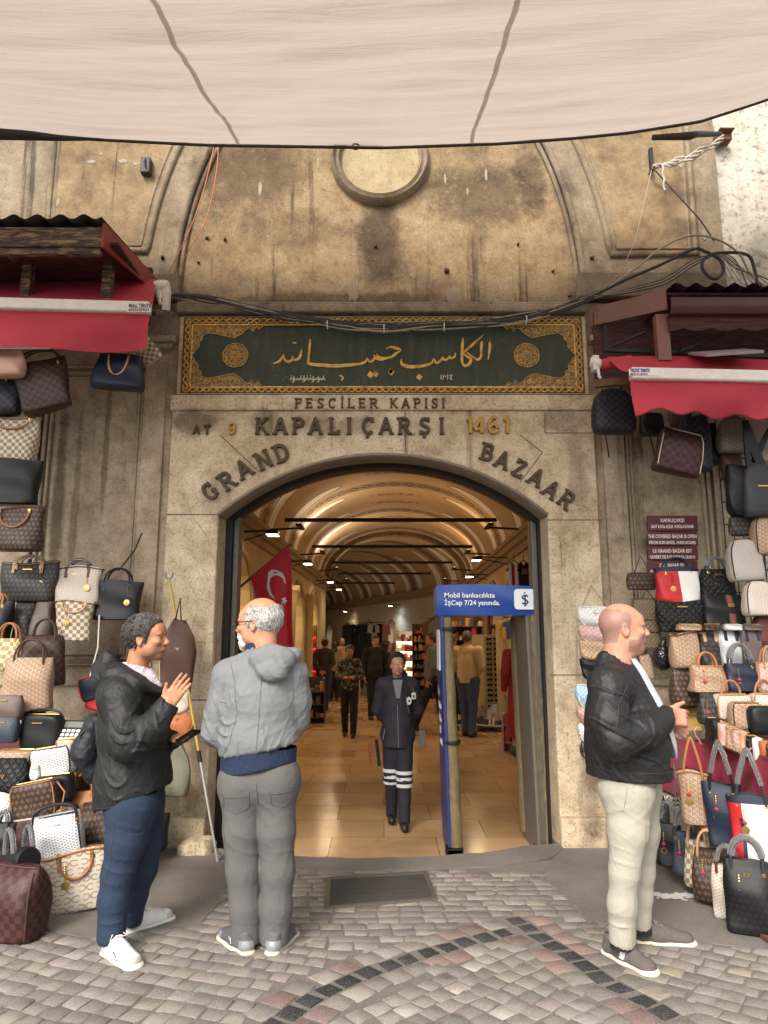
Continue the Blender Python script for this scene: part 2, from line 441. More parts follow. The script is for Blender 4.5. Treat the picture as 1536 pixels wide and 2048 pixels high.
M_INK=plain('printed_ink',(.03,.03,.035),.6,0,.1)
M_INKRED=plain('red_print',(.42,.03,.03),.6,0,.1)
# ------------------------------------------------------------------ ground
YF=5.60
FLOOR=-0.19
lip_px=[(340,1700),(420,1702),(500,1712),(600,1719),(700,1722),(860,1720),(960,1712),(1060,1697),(1140,1690),(1260,1688)]
lip=[gnd(*p).to_2d()for p in lip_px]
mb=MB();g_poly=[(-60,-60),(60,-60),(60,6.2),(lip[-1].x,6.2)]+[(p.x,p.y)for p in lip[::-1]]+[(lip[0].x,6.2),(-60,6.2)]
mb.prism([g_poly],-.25,0.0,to=lambda u,v,w:(u,v,w))
tag(mb.build('ground',M_MORTAR,smooth=0),kind='structure')
def ground_patch(name,px,z,m,wob=.02,rnd=3):
 rr=random.Random(rnd);P=[gnd(*p)for p in px];out=[]
 for i,p in enumerate(P):
  q=P[(i+1)%len(P)];k=max(1,int((q-p).length/.09))
  for j in range(k):
   t=p.lerp(q,j/k);out.append((t.x+rr.uniform(-wob,wob),t.y+rr.uniform(-wob,wob)))
 b=MB();b.prism([out],.001,z,to=lambda u,v,w:(u,v,w))
 return tag(b.build(name,m,smooth=0),kind='structure')
asph_left=[(-700,1760),(-150,1868),(60,1862),(190,1880),(330,1862),(400,1850),(452,1800),(470,1745),(430,1703),(340,1690),(-300,1650)]
asph_right=[(1120,1700),(1265,1690),(1420,1660),(2000,1700),(1900,1900),(1536,1905),(1420,1893),(1300,1868),(1190,1850),(1130,1800),(1090,1760)]
ground_patch('asphalt',asph_left,.017,M_ASPHALT,rnd=1);ground_patch('asphalt',asph_right,.017,M_ASPHALT,rnd=2)
ground_patch('threshold_pavement',[(432,1703),(500,1712),(600,1719),(700,1722),(860,1720),(960,1712),(1060,1697),(1128,1692),(1110,1720),(1000,1738),(860,1746),(700,1748),(560,1746),(460,1742)],.022,M_ASPHALT,.012,5)
ground_patch('sand_joints',[(-900,1900),(-300,1800),(300,1760),(430,1744),(560,1742),(860,1742),(1020,1736),(1130,1720),(1300,1760),(1900,1830),(2400,2000),(2000,2600),(-600,2600)],.0122,M_MORTAR,.0,6)
def inside(p,poly):
 r=False;j=len(poly)-1
 for i in range(len(poly)):
  a,b=poly[i],poly[j]
  if(a[1]>p[1])!=(b[1]>p[1])and p[0]<(b[0]-a[0])*(p[1]-a[1])/(b[1]-a[1])+a[0]:r=not r
  j=i
 return r
AL=[gnd(*p).to_2d()for p in asph_left];AR=[gnd(*p).to_2d()for p in asph_right]
arc_px=[(545,2060),(640,1995),(740,1950),(850,1912),(940,1888),(1025,1868)]
ray_px=[(1035,1846),(1095,1888),(1150,1926),(1210,1968),(1290,2010),(1375,2062)]
def resample(px,step):
 P=[gnd(*p).to_2d()for p in px];out=[];acc=0
 for a,b in zip(P,P[1:]):
  L=(b-a).length
  while acc<=L:out.append((a.lerp(b,acc/L),(b-a).normalized()));acc+=step
  acc-=L
 return out
rs=random.Random(11);setts=[];occupied=[]
def sett(c,d,w,l,tone,z=.016,force=False):
 if not force:
  for q in occupied:
   if(q-c).length<.074:return
 if inside(c,AL)or inside(c,AR):return
 setts.append((c,d,w*1.02,l*1.02,tone,z))
def shade(c,a,b):
 k=rs.uniform(a,b);return tuple(x*k*rs.uniform(.97,1.03)for x in c)
BLACK=(.022,.021,.022);PINK=(.22,.15,.13)
GREYS=[(.225,.200,.174),(.25,.222,.195),(.21,.186,.162),(.27,.24,.21),(.235,.206,.176),(.19,.17,.15),(.245,.218,.18)]
for px in(arc_px,ray_px):
 for c,d in resample(px,.118):
  sett(c+Vector((rs.uniform(-.006,.006),rs.uniform(-.006,.006))),d,.090,.088,shade(BLACK,.6,1.6),.016,True)
for c,d,*_ in list(setts):occupied.append(c)
for px in(arc_px,ray_px):
 for side in(-1,1):
  for c,d in resample(px,.125):
   n_=Vector((-d.y,d.x));p=c+n_*.112*side+d*.05
   if any((q-p).length<.095 for q in occupied[-200:]):continue
   t=PINK if rs.random()<.42 else rs.choice(GREYS)
   sett(p,d,.105,.112,shade(t,.75,1.2));occupied.append(p)
fan=[gnd(*p).to_2d()for p in arc_px]+[gnd(*p).to_2d()for p in ray_px]
def field(o,ang,w,l,cond,tones,j=.1,bow=0.0):
 d=Vector((math.cos(ang),math.sin(ang)));n_=Vector((-d.y,d.x))
 for r in range(-52,53):
  off=rs.uniform(0,l)
  for k in range(-52,53):
   u=k*l+off
   p=Vector(o)+d*u+n_*(r*w+bow*u*u)
   if p.y<2.2 or p.y>5.02 or abs(p.x)>4.6 or not cond(p):continue
   sett(p+Vector((rs.uniform(-.006,.006),rs.uniform(-.006,.006))),Vector((math.cos(ang+rs.uniform(-.04,.04)+2*bow*u),math.sin(ang+rs.uniform(-.04,.04)+2*bow*u))),w*rs.uniform(.90,.97),l*rs.uniform(.86,.97),shade(rs.choice(tones),.88,1.12))
yb=gnd(768,1862).y
pol_th=[gnd(*p).to_2d()for p in[(430,1742),(560,1744),(860,1744),(1020,1738),(1110,1722),(1092,1760),(1128,1800),(1190,1850),(1230,1880),(1036,1842),(1020,1862),(850,1898),(700,1905),(560,1880),(450,1830),(470,1760)]]
inth=lambda p:inside(p,pol_th)
field((0,4.6),R(1),.082,.125,lambda p:inth(p),[(.20,.175,.15),(.23,.205,.175),(.25,.22,.19),(.17,.15,.135)])
field((0,3.4),R(41),.090,.098,lambda p:inside(p,fan)and not inth(p),GREYS+[(.34,.31,.27)])
field((-1,3.4),R(-18),.094,.100,lambda p:not inside(p,fan)and not inth(p)and p.x<gnd(900,1925).x,GREYS,bow=.05)
field((1.6,3.4),R(-34),.094,.104,lambda p:not inside(p,fan)and not inth(p)and p.x>=gnd(900,1925).x,GREYS+[(.28,.24,.18)])
mb=MB();tones=[]
for c,d,w,l,t,z in setts:
 n_=Vector((-d.y,d.x));zz=z+rs.uniform(-.0015,.002);b=len(mb.v)
 q=[(-1,-1),(1,-1),(1,1),(-1,1)]
 jit=[(rs.uniform(-.008,.008),rs.uniform(-.008,.008))for _ in q]
 for(hl,hw,h)in((l/2,w/2,-.002),(l/2,w/2,zz-.004),(l/2-.004,w/2-.004,zz)):
  for(a_,e_),(ja,je)in zip(q,jit):
   p=c+d*(a_*hl+ja)+n_*(e_*hw+je);mb.v.append((p.x,p.y,h))
 pc=c;mb.v.append((pc.x+rs.uniform(-.02,.02),pc.y+rs.uniform(-.02,.02),zz+rs.uniform(.0,.002)))
 for lv in(0,4):
  for i in range(4):
   j=(i+1)%4;mb.face((b+lv+i,b+lv+j,b+lv+4+j,b+lv+4+i));tones.append(t)
 for i in range(4):mb.face((b+8+i,b+8+(i+1)%4,b+12));tones.append(t)
o=mb.build('setts',M_SETT,smooth=60,fix=False);tag(o,kind='structure')
ca=o.data.color_attributes.new('tone','FLOAT_COLOR','CORNER');buf=[]
for p,t in zip(o.data.polygons,tones):
 for _ in range(p.loop_total):buf+=[t[0],t[1],t[2],1.0]
ca.data.foreach_set('color',buf)
mb=MB();rr=random.Random(4)
for i in range(170):
 p=gnd(1288+rr.random()*130,1799+rr.gauss(0,3.2));s_=rr.uniform(.004,.016)
 k=rr.randint(5,7);a0=rr.random()*6
 pts=[(p.x+1.7*s_*rr.uniform(.5,1.2)*math.cos(a0+6.283*i_/k),p.y+s_*rr.uniform(.5,1.2)*math.sin(a0+6.283*i_/k))for i_ in range(k)]
 b=len(mb.v);zq=.0212+.00002*i;mb.v+=[(x,y,zq)for x,y in pts];mb.face(range(b,b+k))
tag(mb.build('road_marking',M_WHITE,smooth=0,fix=False),kind='structure')
t=thing('drain_cover','dark worn metal plate set in the paving in front of the threshold','drain cover',gnd(760,1790))
c0=gnd(760,1790);q=[gnd(*p)-c0 for p in[(650,1826),(873,1806),(852,1752),(655,1764)]]
mb=MB();inn=[(p.x*.93,p.y*.90)for p in q];out_=[(p.x*1.02,p.y*1.02)for p in q]
mb.prism([out_,inn],.002,.03,to=lambda u,v,w:(u,v,w));mb.build('frame',M_IRONEDGE,t,smooth=0)
def _plate():
 n=NT('dark_ribbed_plate');v=n.coord();w=n.n('ShaderNodeTexWave',wave_type='BANDS',bands_direction='Y');n.put(w.inputs['Vector'],v);w.inputs['Scale'].default_value=14;w.inputs['Distortion'].default_value=1.2
 f=n.noise(v,6,5,.7);c=n.mix(f,(.018,.017,.016),(.075,.068,.06))
 return n.done(c,.7,n.bump(n.math('ADD',w.outputs['Fac'],f),.5,.006))
mb=MB();mb.prism([inn],.002,.024,to=lambda u,v,w:(u,v,w));mb.build('plate',_plate(),t,smooth=0)
# ------------------------------------------------------------------ the gate: one building front with its parts
gate=thing('bazaar_gate','tall weathered stone and ochre plaster gateway with arched door and gilded inscription','gateway',(0,YF,0))
def GP(mbx,name,m,**kw):
 o=mbx.build(name,m,gate,**kw);o.matrix_parent_inverse=Matrix.Translation((0,-YF,0));return o
def F(px,py,Y=YF):p=at(px,py,Y);return(p.x,p.z)
XL,XR=F(437,1030)[0],F(1095,1030)[0];ZS=F(437,1026)[1];ZC=F(768,907)[1];XM=(XL+XR)/2
half=(XR-XL)/2;rise=ZC-ZS;RAD=(half*half+rise*rise)/(2*rise)
def arch(n_=28,grow=0.0):
 a0=math.asin(half/RAD);r=RAD+grow;cz=ZC-RAD
 return[(XM+r*math.sin(a),cz+r*math.cos(a))for a in[a0-2*a0*i/n_ for i in range(n_+1)]]
hole=[(XR,-.6)]+[(XR,ZS)]+arch()[1:-1]+[(XL,ZS),(XL,-.6)]
WL,WR=-5.2,F(1432,420,5.74)[0]
YB=5.72
mb=MB();ZT=7.0
mb.prism([[(WL,-.3),(XL-.001,-.3),(XL-.001,ZS)]+arch(grow=.001)[::-1][1:-1]+[(XR+.001,ZS),(XR+.001,-.3),(WR,-.3),(WR,ZT),(WL,ZT)]],YB,YB+.55)
GP(mb,'wall',M_PLASTER,smooth=0)
zi=F(700,596)[1]
SX0,SX1=F(341,900)[0],F(1190,900)[0]
def lower_wall(x0,x1,panel):
 b=MB();px0,px1,pz0,pz1=panel
 b.prism([[(x0,-.2),(x1,-.2),(x1,zi-.02),(x0,zi-.02)],[(px0,pz0),(px1,pz0),(px1,pz1),(px0,pz1)]],5.66,YB-.002)
 GP(b,'lower_wall',M_GREYSTONE,smooth=0)
 b=MB()
 for k,(d_,y_)in enumerate(((.0,5.645),(.045,5.668),(.08,5.69))):
  r_=.016
  b.tube([(px0+d_,y_,pz0+d_),(px1-d_,y_,pz0+d_),(px1-d_,y_,pz1-d_),(px0+d_,y_,pz1-d_)],r_,8,closed=True)
 GP(b,'panel_moulding',M_GREYSTONE,smooth=50)
 b=MB();b.prism([[(px0,pz0),(px1,pz0),(px1,pz1),(px0,pz1)]],YB-.012,YB-.001);GP(b,'recessed_panel',M_GREYSTONE,smooth=0)
 b=MB();zl=F(100,1365,5.64)[1]
 b.box(((x0+x1)/2,5.655,zl),(x1-x0-.004,.05,.05));b.box(((x0+x1)/2,5.645,.18),(x1-x0-.01,.07,.42))
 GP(b,'plinth',M_GREYSTONE,smooth=0,bevel=.012)
zp0,zp1=F(100,1330,5.66)[1],F(100,735,5.66)[1]
lower_wall(WL+.01,SX0+.02,(F(75,900,5.66)[0],F(291,900,5.66)[0],zp0,zp1))
lower_wall(SX1-.02,WR-.01,(F(1243,900,5.66)[0],F(1424,900,5.66)[0],zp0,zp1))
lz0=F(757,596,5.69)[1];lx=F(757,400,5.69)[0];la=F(1166,590,5.69)[0]-lx;lz1=F(757,290,5.69)[1];la1=F(1087,290,5.69)[0]-lx
lb=(lz1-lz0)/math.sqrt(1-(la1/la)**2)
def ell(a,b,n_=40,t0=0,t1=math.pi):return[(lx+a*math.cos(t0+(t1-t0)*i/n_),lz0+b*math.sin(t0+(t1-t0)*i/n_))for i in range(n_+1)]
mb=MB();mb.prism([[(WL+.003,lz0),(lx-la,lz0)]+ell(la,lb)[::-1][1:-1]+[(lx+la,lz0),(WR-.003,lz0),(WR-.003,ZT-.01),(WL+.003,ZT-.01)]],5.66,YB-.001)
GP(mb,'arch_spandrel',M_BAND,smooth=0)
bw=.26
def edge_tube(b,pts,y,r):b.tube([(p[0],y,p[1])for p in pts],r,8)
mb=MB();edge_tube(mb,ell(la+.012,lb+.012),5.672,.03);edge_tube(mb,ell(la-.035,lb-.035),5.705,.022)
GP(mb,'arch_moulding',M_BAND,smooth=60)
for side in(-1,1):
 if side>0:xe=F(1386,430,5.66)[0];zb=F(1300,510,5.66)[1]
 else:xe=F(96,430,5.66)[0];zb=F(280,503,5.66)[1]
 cur=[p for p in ell(la+bw,lb+bw,60)if(p[0]-lx)*side>0 and p[1]>zb]
 cur.sort(key=lambda p:p[1]);x_b=lx+side*(la+bw)*math.sqrt(max(0,1-((zb-lz0)/(lb+bw))**2))
 zt=6.2;cur=[(x_b,zb)]+[p for p in cur if p[1]<zt]
 loop=[(xe,zt),(xe,zb)]+cur
 mb=MB()
 for dy,r_ in((0,.03),(-.006,.018)):pass
 edge_tube(mb,loop,5.655,.03)
 off=[(x-side*.05 if i<2 else x+side*.055,z+(.055 if i else 0))for i,(x,z)in enumerate(loop)];off[0]=(off[0][0],loop[0][1]);off[1]=(xe-side*.05,zb+.055)
 edge_tube(mb,off,5.66,.016);GP(mb,'spandrel_moulding',M_BAND,smooth=60)
 b=MB();b.prism([loop],5.655,5.6595);GP(b,'spandrel_panel',M_PLASTER,smooth=0)
rc=F(760,318,5.69);rr_=(F(858,318,5.69)[0]-F(662,318,5.69)[0])/2
Mr=Matrix.Translation((rc[0],YB,rc[1]))@Euler((R(90),0,0)).to_matrix().to_4x4()
mb=MB();mb.lathe([(rr_*.80,.0),(rr_*.80,.05),(rr_*.84,.075),(rr_*.88,.055),(rr_*.90,.05),(rr_*.955,.09),(rr_*1.0,.06),(rr_*1.01,0)],56,M=Mr,cap=False)
GP(mb,'roundel_ring',M_BAND,smooth=35)
mb=MB();mb.lathe([(0.001,.022),(rr_*.5,.022),(rr_*.81,.02)],48,M=Mr,cap=False);GP(mb,'roundel_disc',wall_mat('pale_yellow_disc',[(0,(.20,.15,.08)),(.5,(.35,.275,.155)),(1,(.44,.36,.22))],.7,.5),smooth=30)
mb=MB()
for(xa,xb,ya,yb_)in((1158,1442,543,592),(60,358,545,596)):
 p0,p1=F(xa,yb_,5.58),F(xb,ya,5.58)
 xb_=min(p1[0],WR-.004)
 mb.box(((p0[0]+xb_)/2,5.62,(p0[1]+p1[1])/2),(xb_-p0[0],.075,p1[1]-p0[1]))
GP(mb,'impost_block',M_BAND,smooth=0,bevel=.012)
mb=MB();c0,c1=F(352,629,5.58),F(1172,600,5.58)
mb.box(((c0[0]+c1[0])/2,5.61,(c0[1]+c1[1])/2-.012),(c1[0]-c0[0],.10,(c1[1]-c0[1])*.55));mb.box(((c0[0]+c1[0])/2,5.63,c1[1]-.028),(c1[0]-c0[0]+.02,.07,.05))
GP(mb,'cornice',M_BAND,smooth=0,bevel=.015)
mb=MB()
for xa,xb in((SX0-.28,SX0-.05),(SX1+.05,SX1+.28)):
 zc_=F(330,690,5.6)[1]
 mb.box(((xa+xb)/2,5.645,(zc_-.06)/2),(xb-xa-.05,.028,zc_-.06));mb.box(((xa+xb)/2,5.63,zc_),(xb-xa+.03,.06,.04));mb.box(((xa+xb)/2,5.61,zc_+.05),(xb-xa+.09,.10,.05))
GP(mb,'pilaster',M_GREYSTONE,smooth=0,bevel=.008)
z_s0=F(768,820)[1]
mb=MB();outer=[(SX0,-.02),(XL,-.02),(XL,ZS)]+arch()[::-1][1:-1]+[(XR,ZS),(XR,-.02),(SX1,-.02),(SX1,z_s0),(SX0,z_s0)]
mb.prism([outer],YF,YB+.2);GP(mb,'door_surround',M_STONE,smooth=0,bevel=.014)
mb=MB();z_b0,z_b1=F(768,819.5,5.57)[1],F(768,789,5.57)[1]
mb.box(((SX0+SX1)/2,5.62,(z_b0+z_b1)/2),(SX1-SX0+.03,.10,z_b1-z_b0));GP(mb,'string_course',M_STONE,smooth=0,bevel=.01)
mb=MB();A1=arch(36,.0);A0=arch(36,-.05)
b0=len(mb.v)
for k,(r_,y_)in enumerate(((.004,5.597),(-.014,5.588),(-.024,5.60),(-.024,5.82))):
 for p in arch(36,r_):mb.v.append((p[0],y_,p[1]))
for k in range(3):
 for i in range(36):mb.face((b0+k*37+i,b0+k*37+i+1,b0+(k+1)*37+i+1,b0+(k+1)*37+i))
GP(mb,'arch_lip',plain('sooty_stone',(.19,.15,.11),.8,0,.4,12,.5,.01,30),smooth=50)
mb=MB()
for x in(XL,XR):
 s_=1 if x>0 else-1
 mb.box((x+s_*.16,YF-.03,.10),(.34,.10,.24))
GP(mb,'jamb_base',M_STONE,smooth=0,bevel=.02)
mb=MB();m2=MB()
for s_,x in((-1,XL),(1,XR)):
 w0=.055 if s_<0 else .02
 mb.box((x-s_*w0/2,5.93,1.25),(w0,.10,3.1));m2.box((x-s_*(w0+.022),6.02,1.25),(.044,.16,3.1))
 mb.box((x-s_*.012,6.15,1.25),(.024,.3,3.1))
mb.prism([arch(30,-.004)+arch(30,-.045)[::-1]],5.9,6.02)
GP(mb,'door_frame',M_IRON,smooth=0);GP(m2,'door_leaf',M_IRONEDGE,smooth=0,bevel=.006)
mb=MB();m2=MB();rr=random.Random(17)
for(px,py,rx,rz,ch)in((183,324,11,5,1),(202,308,5,4,1),(246,322,14,6,1),(272,328,9,5,1),(118,320,4,22,1),(116,405,5,12,1),(1362,330,10,9,1),(1408,470,6,16,1),(490,582,20,24,0),(706,580,18,32,0),(905,592,20,28,0),(520,375,5,22,1),(636,325,3,18,1),(890,356,3,18,1),(972,350,4,22,1),(935,382,3,10,1)):
 y_=YB if abs(px-757)<330 else 5.655;p=F(px,py,y_);s_=1/ppm(px,py,y_);rx*=.75;rz*=.8;k=14;a=rr.random()*6
 (mb if ch else m2).prism([[(p[0]+rx*s_*rr.uniform(.6,1.15)*math.cos(a+6.283*i/k),p[1]+rz*s_*rr.uniform(.6,1.15)*math.sin(a+6.283*i/k))for i in range(k)]],y_-.0035,y_+.001)
GP(mb,'chipped_whitewash',plain('old_whitewash',(.30,.26,.205),.9,0,.3,40),smooth=0);GP(m2,'patched_render',plain('cement_patch',(.235,.185,.12),.95,0,.25,14,.5,.01,50),smooth=0)
mb=MB()
for a,b in(((333,1029),(437,1029)),((1095,1040),(1206,1040)),((330,1400),(425,1400)),((1100,1350),(1210,1350)),((440,870),(520,945)),((1040,870),(1085,905)),((1085,905),(1040,965)),((810,820),(812,905)),((1090,826),(1090,866)),((1090,866),(1186,866))):
 pa,pb=F(*a),F(*b);mb.ribbon([pa,pb],.0035,YF-.0012,YF+.004)
GP(mb,'stone_joint',plain('joint_dirt',(.075,.06,.045),.9),smooth=0)
mb=MB();rr=random.Random(8)
for(px,py)in((892,540),(1036,487),(1105,541),(750,491),(412,474),(397,524),(1138,590),(450,478),(1180,521),(598,611),(982,613),(328,521),(1090,612),(784,612),(500,608)):
 p=F(px,py,5.7);s_=rr.uniform(.010,.02)if px!=892 else .03
 mb.lathe([(s_,0),(s_*.8,.02),(s_*.3,.035)],7,M=Matrix.Translation((p[0]+rr.uniform(-.005,.005),YB if abs(px-757)<400 else 5.66,p[1]))@Euler((R(90),0,rr.random())).to_matrix().to_4x4())
GP(mb,'anchor_head',plain('rust',(.075,.032,.018),.8,0,.5),smooth=40)
# ------------------------------------------------------------------ inscription panel
YS=5.585
sx0,sz0=F(360,785,YS);sx1,sz1=F(1163,634,YS)
S=lambda px,py:F(px,py,YS)
panel_o=None
mb=MB();mb.prism([[(sx0-.035,sz0-.01),(sx1+.035,sz0-.01),(sx1+.035,sz1+.01),(sx0-.035,sz1+.01)]],YS+.012,YB-.002)
inscription=GP(mb,'inscription_panel',M_STONE,smooth=0,bevel=.008)
def SP(b,name,m,**kw):
 return b.build(name,m,inscription,**kw)
mb=MB();mb.prism([[(sx0,sz0),(sx1,sz0),(sx1,sz1),(sx0,sz1)]],YS+.004,YS+.0115);SP(mb,'border',plain('dark_gilt_ground',(.10,.066,.034),.7,0,.35,30),smooth=0)
gx0,gz0=S(380,774);gx1,gz1=S(1147,650)
mb=MB()
for(x0,z0,x1,z1,ph)in((sx0+.02,(sz1+gz1)/2,sx1-.02,(sz1+gz1)/2,0),(sx0+.02,(sz0+gz0)/2,sx1-.02,(sz0+gz0)/2,0),((sx0+gx0)/2,sz0+.02,(sx0+gx0)/2,sz1-.02,0),((sx1+gx1)/2,sz0+.02,(sx1+gx1)/2,sz1-.02,0)):
 a,b=Vector((x0,z0)),Vector((x1,z1));L=(b-a).length;d=(b-a)/L;n_=Vector((-d.y,d.x));cyc=round(L/.115)
 for k in(0,math.pi):
  pts=[]
  for i in range(cyc*10+1):
   u=i/(cyc*10);ph_=u*cyc*2*math.pi+k;p=a+d*L*u+n_*math.sin(ph_)*.019
   pts.append((p.x,YS-.002-.004*math.cos(ph_),p.y))
  mb.tube(pts,.0062,5)
SP(mb,'braid',M_GOLD,smooth=60)
mb=MB();gt=.0065
for pts in([(gx0,gz0),(gx1,gz0)],[(gx1,gz0),(gx1,gz1)],[(gx1,gz1),(gx0,gz1)],[(gx0,gz1),(gx0,gz0)]):mb.ribbon(pts,gt,YS-.004-.0004*len(mb.f),YS+.003)
SP(mb,'gilt_fillet',M_GOLD,smooth=0)
mb=MB();mb.prism([[(gx0+.006,gz0+.006),(gx1-.006,gz0+.006),(gx1-.006,gz1-.006),(gx0+.006,gz1-.006)]],YS-.001,YS+.0035);SP(mb,'field',M_SIGN,smooth=0)
corner=[(380,650),(526,652),(519,660),(512,655),(507,664),(499,656),(492,660),(484,668),(470,676),(458,674),(430,668),(415,667),(406,672),(405,680),(398,684),(399,693),(393,699),(388,706),(381,711)]
mb=MB();m2=MB()
for fx in(0,1):
 for fz in(0,1):
  pts=[]
  for(px,py)in corner:
   x,z=S(px,py);
   if fx:x=gx0+gx1-x
   if fz:z=gz0+gz1-z
   pts.append((x,z))
  mb.prism([pts],YS-.0035-.0003*(fx+2*fz),YS-.0012);m2.tube([(x,YS-.005,z)for x,z in pts[1:]],.0036,6)
SP(mb,'spandrel_carving',M_CARVED,smooth=0);SP(m2,'gilt_outline',M_GOLD,smooth=60)
mr=random.Random(2);m2=MB()
for fx in(0,1):
 for fz in(0,1):
  for(px,py,rad)in((398,662,9),(418,660,7),(438,662,7),(458,663,8),(392,682,7),(478,660,6),(385,698,5)):
   x,z=S(px,py);x=gx0+gx1-x if fx else x;z=gz0+gz1-z if fz else z;r0=rad/ppm(px,py,YS)
   m2.tube([(x+r0*(1-.8*i/16)*math.cos(i*.75),YS-.005,z+r0*(1-.8*i/16)*math.sin(i*.75))for i in range(17)],.0026,5)
SP(m2,'scroll_carving',M_GOLD,smooth=60)
for px in(471,1053):
 x,z=S(px,711);r0=25/ppm(px,711,YS);mb=MB()
 Mm=Matrix.Translation((x,YS-.001,z))@Euler((R(90),0,0)).to_matrix().to_4x4()
 mb.lathe([(.001,.003),(r0*.95,.003),(r0*.95,.0)],32,M=Mm,cap=False)
 me_=SP(mb,'medallion',M_CARVED,smooth=30);mb=MB()
 for rr2,tr in((1.0,.004),(.80,.0022),(.30,.0026),(.15,.003)):mb.tube([(x+r0*rr2*math.cos(i*.2618),YS-.006,z+r0*rr2*math.sin(i*.2618))for i in range(24)],tr,6,closed=True)
 for k in range(12):
  a=k*math.pi/6
  mb.tube([(x+r0*(.3+.5*t_)*math.cos(a+.28*math.sin(t_*3.14)*s_),YS-.006,z+r0*(.3+.5*t_)*math.sin(a+.28*math.sin(t_*3.14)*s_))for s_ in(1,)for t_ in[i/6 for i in range(7)]],.0021,5)
  mb.tube([(x+r0*(.3+.5*t_)*math.cos(a-.28*math.sin(t_*3.14)),YS-.006,z+r0*(.3+.5*t_)*math.sin(a-.28*math.sin(t_*3.14)))for t_ in[i/6 for i in range(7)]],.0021,5)
 SP(mb,'medallion_tracery',M_GOLD,smooth=60)
C1=lambda x,y:(330+x/3.413,600+y/3.413);C2=lambda x,y:(760+x/3.413,600+y/3.413)
def bez(pts,n_=8):
 out=[]
 P=[pts[0]]+list(pts)+[pts[-1]]
 for i in range(1,len(P)-2):
  for k in range(n_):
   t_=k/n_;q=[]
   for d_ in range(3):
    a,b,c,d=P[i-1][d_],P[i][d_],P[i+1][d_],P[i+2][d_]
    q.append(.5*((2*b)+(-a+c)*t_+(2*a-5*b+4*c-d)*t_*t_+(-a+3*b-3*c+d)*t_**3))
   out.append(tuple(q))
 out.append(tuple(pts[-1]));return out
strokes=[(C2,[(751,284,6),(750,300,12),(746,350,11),(738,408,5)]),(C2,[(696,284,5),(693,300,12),(690,350,12),(690,385,10),(668,408,12),(640,396,9),(612,375,7),(590,358,5)]),(C2,[(704,240,2),(660,280,9),(610,325,11),(572,362,8),(590,385,9),(618,402,12),(612,432,14),(588,450,12),(566,442,9),(562,420,8)]),(C2,[(568,258,3),(563,300,12),(560,360,12),(560,420,11),(575,448,7)]),(C2,[(516,362,3),(508,388,9),(486,400,9),(474,384,5),(464,402,9),(440,412,9),(428,392,5),(416,412,10),(384,432,11),(366,404,7),(352,432,9),(318,446,12),(260,456,15),(200,457,16),(156,444,14),(143,420,8),(150,404,3)]),(C2,[(40,336,3),(72,322,10),(110,332,13),(143,344,5),(110,366,10),(80,390,11),(40,400,11),(0,408,12),(-28,398,8),(-44,378,4)]),(C1,[(1500,398,9),(1476,396,10),(1448,386,12),(1432,352,4),(1438,384,9),(1420,412,11),(1398,424,9),(1378,398,6),(1372,420,9),(1330,438,12),(1250,446,15),(1160,452,16),(1060,446,15),(1000,440,14),(978,430,10),(984,404,5)]),(C1,[(992,268,3),(990,300,9),(985,350,10),(978,420,6)]),(C1,[(932,340,3),(928,372,10),(912,402,13),(884,412,10),(872,384,5),(868,408,10),(846,424,13),(818,410,10),(808,372,4)]),(C1,[(812,378,4),(796,402,10),(776,424,11),(738,436,4)]),(C1,[(872,298,3),(880,292,5),(890,298,4),(897,292,3)]),(C1,[(1186,518,3),(1200,520,6),(1216,534,7),(1204,548,5)])]
mb=MB()
for k,(C,st)in enumerate(strokes):
 pts=[C(x,y)for x,y,w in bez(st)];ws=[max(w,1.5)*.78/3.413/ppm(768,710,YS)for x,y,w in bez(st)]
 mb.ribbon([S(*p)for p in pts],ws,YS-.0065-.0003*k,YS-.0005)
for C,x,y,r0 in((C1,1403,512,25),(C1,1438,508,22),(C1,1540,488,20),(C2,76,494,23),(C2,268,528,23)):
 px,py=C(x,y);r0/=3.413
 mb.prism([[S(px-r0,py+1),S(px-1,py-r0),S(px+r0,py-1),S(px+1,py+r0)]],YS-.0066,YS-.0005)
SP(mb,'calligraphy',M_GOLD,smooth=0)
mb=MB();M_PALEGILT=plain('pale_gilt',(.52,.44,.30),.6,0,.2)
small=[(C2,[(498,512,2),(478,516,3),(490,526,2),(476,536,3),(496,545,2)]),(C2,[(463,512,4),(459,545,2)]),(C2,[(452,516,2),(444,524,2),(436,516,3),(428,545,2)]),(C2,[(419,512,4),(415,545,2)])]
for x in range(855,1076,22):
 j=(x*7)%13;small.append((C1,[(x,548,3),(x+6,534-j*.5,3),(x+14,545,3),(x+22,536+j*.6,2)]))
 if j>4:small.append((C1,[(x+5,518+j*.3,4),(x+10,517,3)]))
for x in(876,948,1010,1046):small.append((C1,[(x,520,3),(x+5,555,4),(x-10,562,2)]))
for k,(C,st)in enumerate(small):
 b_=bez(st,4);mb.ribbon([S(*C(x,y))for x,y,w in b_],[max(w,1.5)/3.413/ppm(768,710,YS)for x,y,w in b_],YS-.004-.0001*k,YS-.0005)
SP(mb,'small_script',M_PALEGILT,smooth=0)
